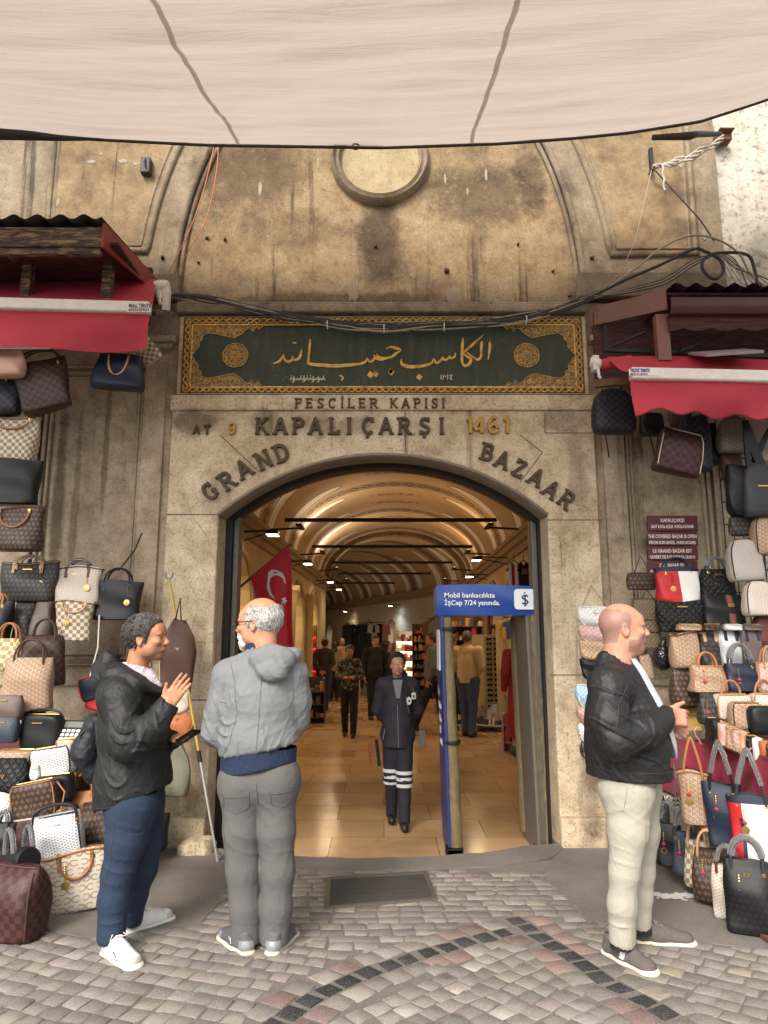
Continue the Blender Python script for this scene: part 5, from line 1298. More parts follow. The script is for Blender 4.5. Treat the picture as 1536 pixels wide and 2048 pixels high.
def hand(f,W,fwd,nrm,thumb,curl=(8,10,10),spread=.10,k=1.0,tcurl=15,tdir=None,wrist=True):
 """W wrist, fwd along the fingers, nrm out of the palm, thumb: +1/-1 along fwd x nrm"""
 W=Vector(W);F_=Vector(fwd).normalized();N_=Vector(nrm);N_=(N_-F_*N_.dot(F_)).normalized();L_=F_.cross(N_)*thumb
 Rm=np.array(Matrix((L_,N_,F_)).transposed(),f32)
 f.box(W+F_*.050*k,(.040*k,.0145*k,.047*k),.013*k,Rm,.012)
 f.cap(W-F_*.05*k,W+F_*.015*k,.026*k,.026*k,.02)
 f.ell(W+F_*.035*k+L_*.026*k+N_*.008*k,(.018*k,.016*k,.032*k),Rm,.012)
 for i,(off,ln)in enumerate(((.031,.076),(.0105,.085),(-.0105,.079),(-.030,.062))):
  p=W+F_*.090*k+L_*off*k;a=0;d0=(F_+L_*(off/.031)*spread).normalized();rr=(.0098,.0086,.0076)
  for j,frac in enumerate((.45,.30,.25)):
   a+=curl[j]*(1+.12*i);d=d0*math.cos(R(a))+N_*math.sin(R(a));q=p+d*ln*frac*k
   f.cap(p,q,rr[j]*k,(rr[j]-.0009)*k,.004);p=q
 p=W+F_*.022*k+L_*.032*k;d=Vector(tdir).normalized()if tdir is not None else(F_*.62+L_*.72+N_*.22).normalized()
 q=p+d*.042*k;f.cap(p,q,.0135*k,.0108*k,.012);d2=(d*math.cos(R(tcurl))+F_*math.sin(R(tcurl))).normalized();f.cap(q,q+d2*.031*k,.0106*k,.0085*k,.004)
def hair_region(head,f0,keep,thick,seed=1,rough=.004,res=.0042,name='hair',mat=None,parent=None,extra=None):
 c=head.c;r=.17*head.s;ax_=[np.arange(c[i]-r,c[i]+r,res)for i in range(3)]
 f=Field(*ax_);head.build(f,thick,face=False)
 X,Y,Z=np.meshgrid(*f.ax,indexing='ij');x,y,z=head.loc(X,Y,Z)
 kp=keep(x,y,z).astype(f32)
 f.D=np.maximum(f.D,-kp*.8)
 if extra:extra(f)
 f.disp(fold_noise(seed,rough,120,(1.0,1.0,2.2)))
 return f.mesh(name,mat,parent,tuple(parent.location))
 # ------------------------------------------------------------------ people
def skin(name,c,red=(.42,.13,.08)):
 n=NT(name);v=n.coord();f=n.noise(v,26,4);g=n.noise(v,150,3)
 col=n.mix(n.math('MULTIPLY',n.step(f,.38,.72),.40),c,red);col=n.mix(n.math('MULTIPLY',n.step(g,.52,.72),.25),col,tuple(x*.62 for x in c))
 m=n.done(col,.5,n.bump(g,.18,.002));n.p.inputs['Subsurface Weight'].default_value=.12;n.p.inputs['Subsurface Radius'].default_value=(.012,.004,.002);n.p.inputs['Subsurface Scale'].default_value=.6
 return m
def cloth(name,c,rough=.8,fold=.35,scale=6,weave=220,var=.14,sheen=0.0,spec=.4):
 n=NT(name);v=n.coord();f=n.noise(v,scale,2,.5,.8);w=n.noise(v,weave,2);b=n.noise(v,3,3)
 col=n.mix(b,tuple(x*(1-var)for x in c),tuple(min(1,x*(1+var))for x in c));col=n.mix(n.math('MULTIPLY',n.step(w,.45,.7),.25),col,tuple(x*.6 for x in c))
 m=n.done(col,rough,n.bump(n.math('ADD',n.math('ADD',f,n.math('MULTIPLY',n.math('POWER',n.math('SUBTRACT',1.0,n.math('ABSOLUTE',n.math('MULTIPLY_ADD',n.noise(n.map(v,(1,1,.7)),scale*.8,3,.5,1.6),2.0,-1.0))),5.0),.55)),n.math('MULTIPLY',w,.08)),fold*1.05,.02));n.p.inputs['Specular IOR Level'].default_value=spec
 n.p.inputs['Sheen Weight'].default_value=sheen;return m
def hairmat(name,c1,c2):
 n=NT(name);v=n.coord();f=n.noise(n.map(v,(1,1,.35)),210,3,.7);b=n.noise(v,22,3)
 col=n.mix(n.step(n.math('ADD',n.math('MULTIPLY',f,.7),n.math('MULTIPLY',b,.3)),.38,.62),c1,c2)
 return n.done(col,.55,n.bump(f,.8,.006))
SK_A=skin('tan_skin',(.43,.20,.10));SK_B=skin('ruddy_tan_skin',(.52,.25,.14));SK_C=skin('fair_ruddy_skin',(.50,.25,.165));SK_G=skin('fair_skin',(.46,.27,.19))
LIP=plain('lips',(.33,.14,.085),.5,0,.1);LIPM=plain('pale_lips',(.36,.14,.10),.5,0,.1)
IRIS=plain('brown_iris',(.05,.025,.012),.25,0,.1,30,0)
J=lambda px,py,Y,dy=0.0:np.array(at(px,py,Y+dy),f32)
def person(label,loc,group=None):return thing('person',label,'person',loc,group=group)
def shoe(par,heel,toe,sole_m,up_m,lace_m,L_=.295,wid=.050,low=True,tongue=True,name='shoe',trim=None,toecap=None):
 """heel and toe are places on the ground; built along x then turned"""
 heel,toe=Vector(heel),Vector(toe);d=(toe-heel);ang=math.atan2(d.y,d.x);zg=heel.z
 rootM=Matrix.Translation(heel)@Matrix.Rotation(ang,4,'Z')
 def put(o):o.data.transform(Matrix.Translation(-par.location)@rootM);return o
 f=Field(np.arange(-.05,L_+.05,.0045),np.arange(-.085,.085,.0045),np.arange(-.01,.16,.0045))
 f.cap((.028,0,.018),(.15,.004,.016),.040,.041,0,sc=(1,1,.5));f.cap((.14,.004,.016),(L_-.052,.0,.020),.041,wid,.02,sc=(1,1,.42))
 f.plane((0,0,.002),(0,0,-1),.002);f.plane((0,0,.033),(-.08,0,1),.008)
 so=put(f.mesh('sole',sole_m));so.parent=par
 f=Field(np.arange(-.05,L_+.05,.0045),np.arange(-.085,.085,.0045),np.arange(.0,.18,.0045))
 f.cap((.038,0,.045),(.13,0,.045),.036,.038,0);f.cap((.13,.003,.042),(L_-.060,0,.036),.040,wid-.007,.03,sc=(1,1,.78))
 f.cap((.040,0,.05),(.050,0,.092),.036,.038,.02);f.cap((.075,0,.085),(.185,0,.058),.034,.028,.03)
 f.plane((0,0,.024),(0,0,-1),.004);f.cap((.052,0,.125),(.052,0,.075),.030,.029,.006,'s');f.disp(fold_noise(3,.0016,45))
 up=f.mesh('upper',[up_m,toecap or up_m,trim or up_m],paint=lambda x,y,z:np.where((x>L_-.075)&(z<.06),1,np.where((x<.055)&(z<.075),2,0)));put(up);up.parent=par
 b=MB()
 for i in range(5):
  x=.105+i*.021;z=.118-.0125*i*1.05-.004
  b.tube([(x,-.026,z-.012),(x+.006,-.012,z+.001),(x+.010,.012,z+.001),(x+.004,.026,z-.012)],.0030,6)
  b.tube([(x+.006,.024,z-.010),(x+.010,-.012,z+.003),(x+.016,-.024,z-.013)],.0030,6)
 for s_ in(-1,1):b.tube([(.104,0,.114),(.098,s_*.025,.122),(.112,s_*.045,.104),(.118,s_*.018,.110),(.108,0,.113)],.0030,6)
 la=put(b.build('laces',lace_m));la.parent=up
 return so,up,put
from mathutils.bvhtree import BVHTree
def on_cloth(par,names):
 vs_,fs_=[],[]
 for ch in par.children:
  if ch.name.split('.')[0]in names:
   k=len(vs_);n_=len(ch.data.vertices);a_=np.empty(n_*3,f32);ch.data.vertices.foreach_get('co',a_);vs_+=[tuple(q)for q in a_.reshape(-1,3).tolist()]
   q_=np.empty(len(ch.data.loops),np.int32);ch.data.loops.foreach_get('vertex_index',q_);fs_+=(q_.reshape(-1,4)+k).tolist()
 return BVHTree.FromPolygons(vs_,fs_)
def seams(par,names,lines,m,name='seam',r=.0022,step=.02):
 """stitched lines laid on the cloth, given as street places; dropped on to the surface along +Y"""
 T=on_cloth(par,names);b=MB();o=Vector(par.location)
 for ln in lines:
  P_=[Vector(p)-o for p in ln];run=[]
  for a,c in zip(P_,P_[1:]):
   k=max(2,int((c-a).length/step))
   for i in range(k+1):
    q=a.lerp(c,i/k);h=T.ray_cast(Vector((q.x,-1.2,q.z)),Vector((0,1,0)))
    if h[0]is None:continue
    run.append(h[0]+Vector((0,-.0012,0)))
  run=[p for i,p in enumerate(run)if i==0 or(p-run[i-1]).length<.06]
  if len(run)>2:b.tube(run,r,5)
 if b.v:b.build(name,m,par)
def strands(ho,head,par,n_,ln,mats,flow,lift=.005,name='hair_strands'):
 me=ho.data;rr=random.Random(len(me.vertices));vn=len(me.vertices);b=MB();o=np.array(par.location,f32)
 for i in range(n_):
  v=me.vertices[rr.randrange(vn)];nw=np.array(v.normal,f32);p=np.array(v.co,f32)+o;nl=head.R.T@nw
  x,y,z=[float(q)for q in head.loc(*p)]
  d=np.array(flow(x,y,z),f32)+np.array([rr.gauss(0,.10)for _ in range(3)],f32);d-=nl*float(d@nl);d/=(np.linalg.norm(d)+1e-6)
  if abs(nl[2])>.99 and z<0:continue
  L_=ln*rr.uniform(.6,1.2);pts=[]
  for t_ in(0,.35,.7,1):pts.append(Vector((p-o+head.R@(d*L_*t_+nl*(lift*math.sin(t_*2.2)-.0015-.010*t_*t_*(1 if lift<.006 else .3)))).tolist()))
  b.tube(pts,[.0013,.0014,.0011,.0004],3,rr.randrange(len(mats)),cap=False)
 b.build(name,mats,ho,fix=False,smooth=80)
 # ================= the man in the black hooded jacket (left)
YA=3.90
pa=person('man in black hooded jacket and navy trousers gesturing with a raised open hand',gnd(250,1880))
hA=Head(J(293,1277,YA),frame(-4,2,0),1.02,nose=.8,jaw=1.12)
P=lambda px,py,dy=0.0:J(px,py,YA,dy)
b0=pa.location
lo,hi=(hA.c[0]-.55,YA-.42,.05),(hA.c[0]+.62,YA+.42,1.80)
f=Field(np.arange(lo[0],hi[0],.006),np.arange(lo[1],hi[1],.006),axis(.08,.014,hA.c[2]-.55,.0045,hA.c[2]+.16))
hA.build(f);hA.neck(f,P(270,1350),.054,.062)
f.cap(P(262,1400,-.08),P(268,1400,.10),.07,.07,.05);f.cap(P(265,1390),P(266,1600),.10,.10,.05)
WA=Vector(P(332,1412,-.20));hand(f,WA,Vector(P(376,1352,-.185))-WA,(0,1,0),-1 if False else 1,(3,4,5),.05,1.02,10,tdir=Vector(P(333,1355,-.20))-Vector(P(326,1398,-.19)))
f.cap(P(240,1400,-.19),P(264,1484,-.265),.035,.034,.02);f.cap(P(264,1484,-.265),WA,.034,.026,.02)
WB=Vector(P(343,1478,.10));hand(f,WB,Vector(P(388,1470,.06))-WB,(-.25,-.25,.93),1,(18,22,20),.06,.98,10)
f.cap(P(300,1420,.2),P(315,1490,.2),.045,.04,.02);f.cap(P(315,1490,.2),WB,.04,.028,.02)
for s_,dy,kx,kd,ax_,ad in((1,-.09,232,-.1,220,-.12),(1,.1,284,.11,264,.135)):f.chain([P(262,1600,dy*.8),P(kx,1740,kd),P(ax_,1840,ad)],[.05,.036,.03],.02)
f.mesh('body',[SK_A,LIP,skin('shaven_tan_skin',(.335,.165,.09),(.25,.11,.06))],pa,tuple(b0),skin_paint(hA,lambda x,y,z:(z<np.interp(x,[0,.03,.07,.12],[-.04,-.05,-.040,-.040])+.004*np.sin(x*150+y*120))&(z>-.12)&(x>.0)))
HR_A=hairmat('greying_black_hair',(.012,.010,.009),(.055,.047,.042));HR_A2=plain('grey_strand',(.16,.145,.135),.5)
keepA=lambda x,y,z:z-np.interp(x,[-.13,-.055,-.028,-.02,.012,.022,.05,.066,.082,.12],[-.085,-.085,-.06,.012,.012,-.030,.050,.070,.082,.09])
ho=hair_region(hA,f,keepA,.011,5,.002,mat=HR_A,parent=pa);strands(ho,hA,pa,1800,.024,[HR_A,HR_A,HR_A2],lambda x,y,z:(-.8,0,.25)if z>.075 and x>-.03 else((-.7,0,-.5)if x>-.03 else(-.2,0,-1)),.0055)
BROW=plain('dark_brow',(.012,.009,.008),.8,0,.2);eyes_and_brows(hA,pa,BROW,IRIS)
M_JKA=cloth('black_shell_cloth',(.014,.0155,.0165),.6,.2,6,260,.2,0,.35)
f=Field(np.arange(P(150,1500)[0],P(405,1500)[0],.0062),np.arange(YA-.40,YA+.38,.0062),np.arange(P(260,1650)[2],P(260,1285)[2],.0062))
f.chain([P(262,1372),P(267,1450),P(267,1560),P(264,1660)],[.13,.172,.186,.196],.06,sc=(1,1.06,1))
f.cap(P(240,1392,-.15),P(262,1392,.16),.115,.11,.06)
f.chain([P(238,1398,-.185),P(252,1478,-.27),P(262,1492,-.27)],[.090,.080,.079],.05);f.chain([P(258,1490,-.27),P(305,1455,-.25),P(336,1413,-.205)],[.088,.074,.056],.03)
f.chain([P(285,1400,.17),P(305,1490,.21),P(345,1480,.11)],[.095,.08,.05],.04)
hood=[(330,1376,-.03),(312,1372,-.10),(275,1362,-.15),(232,1352,-.13),(208,1340,0),(235,1340,.13),(290,1350,.12),(325,1368,.05)]
f.chain([P(*q)for q in hood],[.036,.046,.060,.066,.062,.06,.05,.036],.02)
f.cap(P(205,1362,-.06),P(222,1372,.08),.065,.07,.03);f.cap(P(222,1318,-.03),P(218,1318,.05),.055,.055,.03);f.cap(P(236,1308,-.02),P(232,1308,.03),.03,.03,.02)
f.cap(P(262,1310),P(285,1372,.02),.075,.07,.012,'s');f.cap(P(312,1345,.0),P(322,1368,.0),.045,.03,.01,'s')
zc=P(187,1622);zd=P(345,1566);nv=np.array((-(zd-zc)[2],0,(zd-zc)[0]));f.plane(zc,-nv,.012)
f.plane(P(341,1405,-.20),Vector(P(376,1352,-.19))-WA,.004)
f.disp(fold_noise(11,.0050,10,(1,1,2.0)),.05).disp(fold_noise(12,.0044,27,(1,1,1.4)),.05).disp(fold_noise(13,.0018,60),.05)
for q,d_,r_,a_,fr in((P(262,1480,-.33),(.5,0,.9),.17,.016,95),(P(300,1470,-.3),(.8,0,-.45),.13,.012,120),(P(240,1430,-.27),(.2,0,1),.10,.004,70),(P(250,1590,-.2),(.3,0,1),.2,.007,60),(P(230,1350,-.18),(.4,.2,1),.14,.010,80)):f.disp(joint_folds(q,r_,a_,d_,fr,3),.05)
f.mesh('jacket',M_JKA,pa,tuple(b0))
f=Field(np.arange(P(225,1300)[0],P(345,1300)[0],.005),np.arange(YA-.16,YA+.16,.005),np.arange(P(290,1400)[2],P(290,1300)[2],.005))
f.cap(P(266,1334),P(286,1368),.074,.084,0,sc=(1,1.0,1));f.cap(P(262,1300),P(276,1345),.066,.064,.004,'s');f.plane(P(262,1318),Vector(P(262,1300))-Vector(P(300,1375)),.004);f.cap(P(300,1352,-.02),P(318,1372,-.01),.026,.02,.012);f.plane(P(300,1336),(.55,0,.83),.004)
f.disp(fold_noise(2,.003,40));f.mesh('shirt_collar',cloth('pale_pink_cotton',(.52,.44,.47),.85),pa,tuple(b0))
b=MB();
for q in((309,1354,-.135),(318,1366,-.10)):b.lathe([(.0001,.008),(.006,.007),(.0065,.0)],10,M=Matrix.Translation(Vector(P(*q)))@Euler((R(90),0,0)).to_matrix().to_4x4(),cap=False)
b.build('snap_button',plain('steel_snap',(.5,.5,.48),.35,.8),pa,loc=tuple(-b0))
f=Field(np.arange(P(296,1500)[0],P(352,1500)[0],.005),np.arange(YA-.30,YA-.12,.005),np.arange(P(300,1450)[2],P(300,1385)[2],.005))
f.cap(P(318,1432,-.225),P(337,1411,-.205),.062,.060,0);f.plane(P(341,1405,-.20),Vector(P(376,1352,-.19))-WA,.004);f.plane(P(322,1428,-.2),WA-Vector(P(376,1352,-.19)),.004)
f.mesh('cuff',M_JKA,pa,tuple(b0))
def trousers(par,name,m,pelvis,pr,legs,seed,zlo,xr,yr,ztop,knees=()):
 f=Field(np.arange(xr[0],xr[1],.0062),np.arange(yr[0],yr[1],.0062),np.arange(zlo,ztop,.0062))
 for(pts,rs)in legs:
  g=Field(*f.ax);g.chain(pts,rs,.03);h_=np.maximum(.012-np.abs(f.D-g.D),0)/.012;f.D=np.minimum(f.D,g.D)-h_*h_*.003
 f.cap(pelvis[0],pelvis[1],pr,pr,.05)
 for pts,rs in legs:
  e,d=np.array(pts[-1]),np.array(pts[-1])-np.array(pts[-2]);f.cap(e+d*.02,e+d*1.2,rs[-1]-.012,rs[-1]-.012,.003,'s')
  f.plane(e+np.array((0,0,-.0)),(0,0,-1),.002)if False else None
 f.disp(fold_noise(seed,.0030,13,(1,1,2.4),False),.05).disp(fold_noise(seed+1,.0014,42,(1,1,1.6)),.05)
 for q,d_,r_,a_,fr in knees:f.disp(joint_folds(q,r_,a_*.36,d_,fr,seed),.05)
 return f.mesh(name,m,par,tuple(par.location))
M_NAVY=cloth('navy_chino',(.017,.030,.060),.85,.2,6,240,.16)
trousers(pa,'trousers',M_NAVY,(P(264,1610,-.06),P(270,1600,.08)),.135,[([P(264,1610,-.09),P(253,1680,-.10),P(237,1745,-.11),P(227,1800,-.12),P(222,1872,-.13)],[.118,.100,.079,.073,.066]),([P(285,1600,.09),P(290,1680,.1),P(283,1740,.11),P(268,1790,.13),P(262,1838,.14)],[.108,.090,.074,.066,.060])],31,.04,(P(150,1700)[0],P(350,1700)[0]),(YA-.36,YA+.36),P(260,1575)[2],[(P(228,1745,-.2),(.35,0,.9),.14,.013,95),(P(222,1850,-.2),(.1,0,1),.10,.013,110),(P(270,1660,-.2),(.5,0,.8),.15,.009,70),(P(275,1770,.05),(.3,0,1),.12,.011,100),(P(262,1830,.1),(0,0,1),.07,.010,120)])
W_LEATHER=plain('white_leather',(.66,.67,.64),.5,0,.08,20,.15);W_SOLE=plain('off_white_rubber',(.60,.58,.53),.7,0,.14,24,.2);W_SUEDE=plain('beige_suede',(.44,.40,.35),.95,0,.15);W_LACE=plain('white_lace',(.72,.70,.66),.8)
so,up,put=shoe(pa,gnd(210,1910),gnd(280,1948),W_SOLE,W_LEATHER,W_LACE,.30,.052,toecap=W_SUEDE,trim=W_SUEDE)
b=MB();[b.box((.155+.012*i,-.0445+.001*i,.060-.012*i),(.022-.006*i,.004,.006),rot=(0,R(20),R(4)))for i in range(3)];o_=put(b.build('side_stripe',plain('slate_blue',(.10,.16,.26),.6),smooth=0));o_.parent=up
shoe(pa,gnd(247,1872),gnd(333,1844),W_SOLE,W_LEATHER,W_LACE,.30,.050,toecap=W_SUEDE,trim=W_SUEDE)
ph=thing('mobile_phone','black mobile phone held flat in the jacketed man\'s far hand','phone',P(372,1475,.045))
b=MB();d_=Vector(P(399,1458,.0))-Vector(P(346,1492,.06));M3=Matrix((d_.normalized(),d_.normalized().cross(Vector((.35,-.35,-.85))).normalized(),d_.normalized().cross(d_.normalized().cross(Vector((.35,-.35,-.85)))).normalized())).transposed()
b.box((0,0,0),(.165,.078,.011),rot=M3);b.build('case',plain('black_phone_case',(.008,.008,.009),.4,0,.1),ph,bevel=.004)
b=MB();b.box(M3@Vector((0,0,.0062)),(.150,.068,.001),rot=M3);b.box(M3@Vector((0,0,-.0062)),(.150,.068,.001),rot=M3);b.build('screen',plain('dark_glass',(.01,.01,.012),.08,0,0,10,0),ph,smooth=0)
bp=thing('black_backpack','black backpack hanging behind the man in the hooded jacket','backpack',P(176,1500,.05))
f=Field(np.arange(P(140,1500)[0],P(235,1500)[0],.007),np.arange(YA-.12,YA+.26,.007),np.arange(P(180,1570)[2],P(180,1410)[2],.007))
f.chain([P(196,1450,.06),P(178,1500,.06),P(192,1545,.06)],[.07,.075,.06],.05,sc=(1,1.5,1));f.disp(fold_noise(5,.006,24));f.mesh('pack_body',cloth('black_pack_cloth',(.012,.013,.017),.6),bp,tuple(bp.location))
b=MB();o_=Vector(bp.location);b.tube([Vector(P(190,1432,.0))-o_,Vector(P(160,1470,-.04))-o_,Vector(P(158,1510,-.04))-o_,Vector(P(176,1548,-.02))-o_],[(.014,.005)]*4,6);b.build('strap',plain('black_webbing',(.015,.016,.02),.7),bp)
P=lambda px,py,dy=0.0:J(px,py,YA,dy)
BST=plain('black_stitch',(.035,.037,.04),.6)
seams(pa,('jacket',),[[P(*q)for q in l_]for l_ in(((232,1372),(214,1400),(206,1440),(212,1490),(232,1520)),((190,1607),(240,1600),(300,1580),(344,1556)),((262,1555),(262,1590)),((240,1585),(285,1560),(300,1530)),((336,1470),(338,1540)))],BST,'stitching',.0016)
seams(pa,('trousers',),[[P(*q)for q in l_]for l_ in(((256,1635),(248,1700),(228,1780),(216,1868)),((262,1640),(300,1652),(318,1640)))],plain('navy_stitch',(.035,.05,.085),.9),'stitching',.0018)
# ================= the grey haired man seen from behind
YB_=3.84
pb=person('grey haired man with glasses and white beard in grey hooded jacket, seen from behind',gnd(517,1900));b0=pb.location
P=lambda px,py,dy=0.0:J(px,py,YB_,dy)
hB=Head(P(518,1247),frame(163,-3,0),1.06,nose=1.15)
f=Field(np.arange(P(405,1500)[0],P(630,1500)[0],.006),np.arange(YB_-.3,YB_+.42,.006),axis(.08,.014,hB.c[2]-.24,.0042,hB.c[2]+.16))
hB.build(f);hB.neck(f,P(530,1310,-.02),.060,.066)
f.chain([P(520,1350),P(518,1480),P(517,1560)],[.09,.09,.09],.05);f.cap(P(470,1352),P(575,1350),.05,.05,.04)
f.chain([P(452,1352),P(434,1450),P(480,1450,.25)],[.035,.035,.028],.02);f.chain([P(588,1348),P(596,1440,.05),P(556,1450,.26)],[.035,.03,.026],.02)
hand(f,P(482,1448,.26),(.7,.5,.15),(0,-.3,.9),1,(25,30,25));hand(f,P(556,1448,.27),(-.7,.5,.1),(0,-.3,.9),1,(25,30,25))
f.chain([P(484,1580),P(484,1720),P(490,1860)],[.05,.04,.035],.02);f.chain([P(553,1580),P(555,1720),P(549,1860)],[.05,.04,.035],.02)
f.mesh('body',[SK_B,LIPM,SK_B],pb,tuple(b0),skin_paint(hB))
HR_B=hairmat('silver_grey_hair',(.16,.15,.145),(.58,.55,.52))
keepB=lambda x,y,z:np.minimum(z-np.interp(x,[-.13,-.06,-.03,-.022,.012,.020,.040,.06],[-.082,-.082,-.06,.008,.012,-.022,.010,.30]),np.interp(x,[-.12,-.095,-.06,0,.03,.05],[.10,.085,.070,.074,.066,.04])-z+np.maximum(0,np.abs(y)-.070)*2.2)
ho=hair_region(hB,f,keepB,.009,8,.002,mat=HR_B,parent=pb);strands(ho,hB,pb,1300,.034,[HR_B,plain('white_strand',(.62,.60,.57),.5),plain('dark_grey_strand',(.16,.15,.145),.5)],lambda x,y,z:(-.75,0,-.55)if x>-.03 else(-.2,0,-1),.004)
HR_BB=hairmat('white_beard_hair',(.42,.40,.38),(.80,.77,.73))
c=hB.c;f=Field(*[np.arange(c[i]-.16,c[i]+.16,.004)for i in range(3)])
for y in(-1,1):f.cap(hB.p(.112,y*.004,-.044),hB.p(.096,y*.031,-.058),.0085,.0065,.006);f.cap(hB.p(.090,y*.030,-.066),hB.p(.078,y*.022,-.10),.013,.015,.012)
f.cap(hB.p(.098,0,-.088),hB.p(.090,0,-.118),.020,.018,.012);f.cap(hB.p(.078,-.022,-.104),hB.p(.078,.022,-.104),.018,.018,.012);f.disp(fold_noise(4,.004,140,(1,1,2)));f.mesh('beard',HR_BB,pb,tuple(b0))
eyes_and_brows(hB,pb,plain('grey_brow',(.22,.20,.19),.8),IRIS)
b=MB();G_=plain('dark_spectacle_frame',(.02,.018,.018),.3,.5)
for y in(-1,1):
 b.tube([hB.p(.110+.004*math.cos(a*.5236),y*(.034+.024*math.cos(a*.5236)),-.003+.019*math.sin(a*.5236))for a in range(12)],.0019,6,closed=True)
 b.tube([hB.p(.104,y*.060,.006),hB.p(.060,y*.078,.010),hB.p(.0,y*.084,.010),hB.p(-.018,y*.084,-.004)],.0024,6)
b.tube([hB.p(.113,-.011,.002),hB.p(.116,0,.005),hB.p(.113,.011,.002)],.0018,6);gl=b.build('glasses',G_,pb,loc=tuple(-b0))
M_JKB=cloth('grey_shell_cloth',(.172,.180,.184),.75,.22,6,240,.08);M_RIB=cloth('navy_rib_knit',(.015,.026,.060),.9,.2,30,150,.12)
f=Field(np.arange(P(405,1500)[0],P(632,1500)[0],.0062),np.arange(YB_-.36,YB_+.44,.0062),np.arange(P(517,1560)[2],P(517,1262)[2],.0062))
f.chain([P(522,1352),P(521,1400),P(518,1480),P(516,1545)],[.150,.160,.165,.160],.06,sc=(1.18,.95,1))
f.cap(P(466,1350),P(578,1344),.083,.083,.06)
f.chain([P(456,1354,.0),P(442,1420,-.01),P(434,1462,.0)],[.088,.078,.074],.04);f.chain([P(430,1458,.0),P(452,1462,.12),P(486,1452,.25)],[.082,.072,.05],.03)
f.chain([P(584,1350),P(592,1400,.02),P(592,1440,.05)],[.086,.074,.070],.04);f.chain([P(592,1438,.05),P(556,1450,.26)],[.070,.05],.03)
f.cap(P(527,1300,.03),P(530,1320),.080,.108,.04);f.cap(P(524,1262,.03),P(527,1302,.02),.068,.072,.004,'s')
f.ell(P(543,1318,-.12),(.122,.052,.080),frame(0,0,0),.012);f.ell(P(545,1342,-.14),(.085,.055,.062),None,.02);f.cap(P(512,1304,-.06),P(588,1310,-.06),.036,.042,.012);f.cap(P(515,1288,-.09),P(565,1286,-.09),.035,.035,.012,'s')
pl0,pl1=P(437,1552),P(596,1520);nv=np.array((-(pl1-pl0)[2],0,(pl1-pl0)[0]));f.plane(pl0+np.array((0,0,.09)),-nv,.02)
f.disp(fold_noise(21,.0060,12,(1,1,1.7)),.05).disp(fold_noise(22,.0036,26,(1,1,1.5)),.05).disp(fold_noise(23,.0016,60),.05)
for q,d_,r_,a_,fr in((P(438,1440,-.08),(.5,0,.9),.15,.013,95),(P(520,1500,-.2),(.15,0,1),.18,.007,60),(P(470,1505,-.15),(1,0,.4),.13,.009,80),(P(470,1370,-.1),(.9,0,.5),.12,.009,85),(P(560,1505,-.15),(1,0,-.3),.13,.008,80),(P(545,1330,-.2),(.3,0,1),.1,.008,90)):f.disp(joint_folds(q,r_,a_,d_,fr,7),.05)
f.mesh('jacket',M_JKB,pb,tuple(b0))
f=Field(np.arange(P(420,1530)[0],P(615,1530)[0],.006),np.arange(YB_-.25,YB_+.25,.006),np.arange(P(517,1580)[2],P(517,1490)[2],.006))
f.chain([P(518,1480),P(516,1560)],[.166,.163],0,sc=(1.19,.93,1));f.plane(pl0,-nv,.004);f.plane(pl0+np.array((0,0,.098)),nv,.004);f.disp(fold_noise(9,.002,60,(.3,.3,3)));f.mesh('hem_band',M_RIB,pb,tuple(b0))
f=Field(np.arange(P(470,1280)[0],P(580,1280)[0],.005),np.arange(YB_-.14,YB_+.17,.005),np.arange(P(517,1330)[2],P(517,1250)[2],.005))
f.cap(P(521,1276,.02),P(526,1305,.01),.080,.085,0);f.cap(P(519,1250,.02),P(524,1300,.015),.069,.070,.004,'s');f.plane(P(521,1268,.02),Vector((-.12,-.1,1)),.004);f.mesh('inner_collar',M_RIB,pb,tuple(b0))
q=P(441,1366,-.085);b=MB();Mx=Matrix.Translation(Vector(q))@Euler((R(90),R(2),R(-24))).to_matrix().to_4x4()
b.box(Mx@Vector((0,0,.0)),(.030,.004,.020),0,rot=(0,0,R(-24)));b.box(Mx@Vector((-.006,0,.001)),(.012,.006,.013),1,rot=(0,0,R(-24)));b.box(Mx@Vector((.006,0,.001)),(.012,.006,.013),2,rot=(0,0,R(-24)));b.build('sleeve_flag_patch',[M_RIB,M_WHITE,plain('flag_red',(.5,.02,.04),.6)],pb,loc=tuple(-b0),smooth=0)
M_GREYT=cloth('grey_cotton_twill',(.112,.105,.100),.9,.2,6,240,.12)
trousers(pb,'trousers',M_GREYT,(P(490,1560),P(548,1555)),.140,[([P(484,1580),P(484,1660),P(486,1740),P(490,1815),P(490,1888)],[.112,.095,.085,.077,.072]),([P(551,1575),P(553,1660),P(555,1740),P(552,1815),P(549,1882)],[.110,.093,.083,.075,.069])],41,.04,(P(425,1700)[0],P(612,1700)[0]),(YB_-.25,YB_+.25),P(517,1520)[2],[(P(485,1720,-.1),(.15,0,1),.14,.011,90),(P(555,1720,-.1),(-.15,0,1),.14,.011,90),(P(520,1620,-.1),(.5,0,.9),.12,.010,80),(P(490,1862,-.1),(.1,0,1),.08,.010,110),(P(549,1860,-.1),(.1,0,1),.08,.009,110)])
GST=plain('grey_stitch',(.085,.08,.078),.9)
seams(pb,('trousers',),[[P(*q)for q in l_]for l_ in(((455,1578),(457,1606),(480,1618),(506,1604),(508,1574)),((548,1572),(550,1598),(570,1606),(588,1594),(590,1566)),((522,1556),(524,1600)),((452,1600),(456,1720),(466,1860)),((455,1586),(507,1582)),((549,1578),(590,1573)))],GST,'stitching')
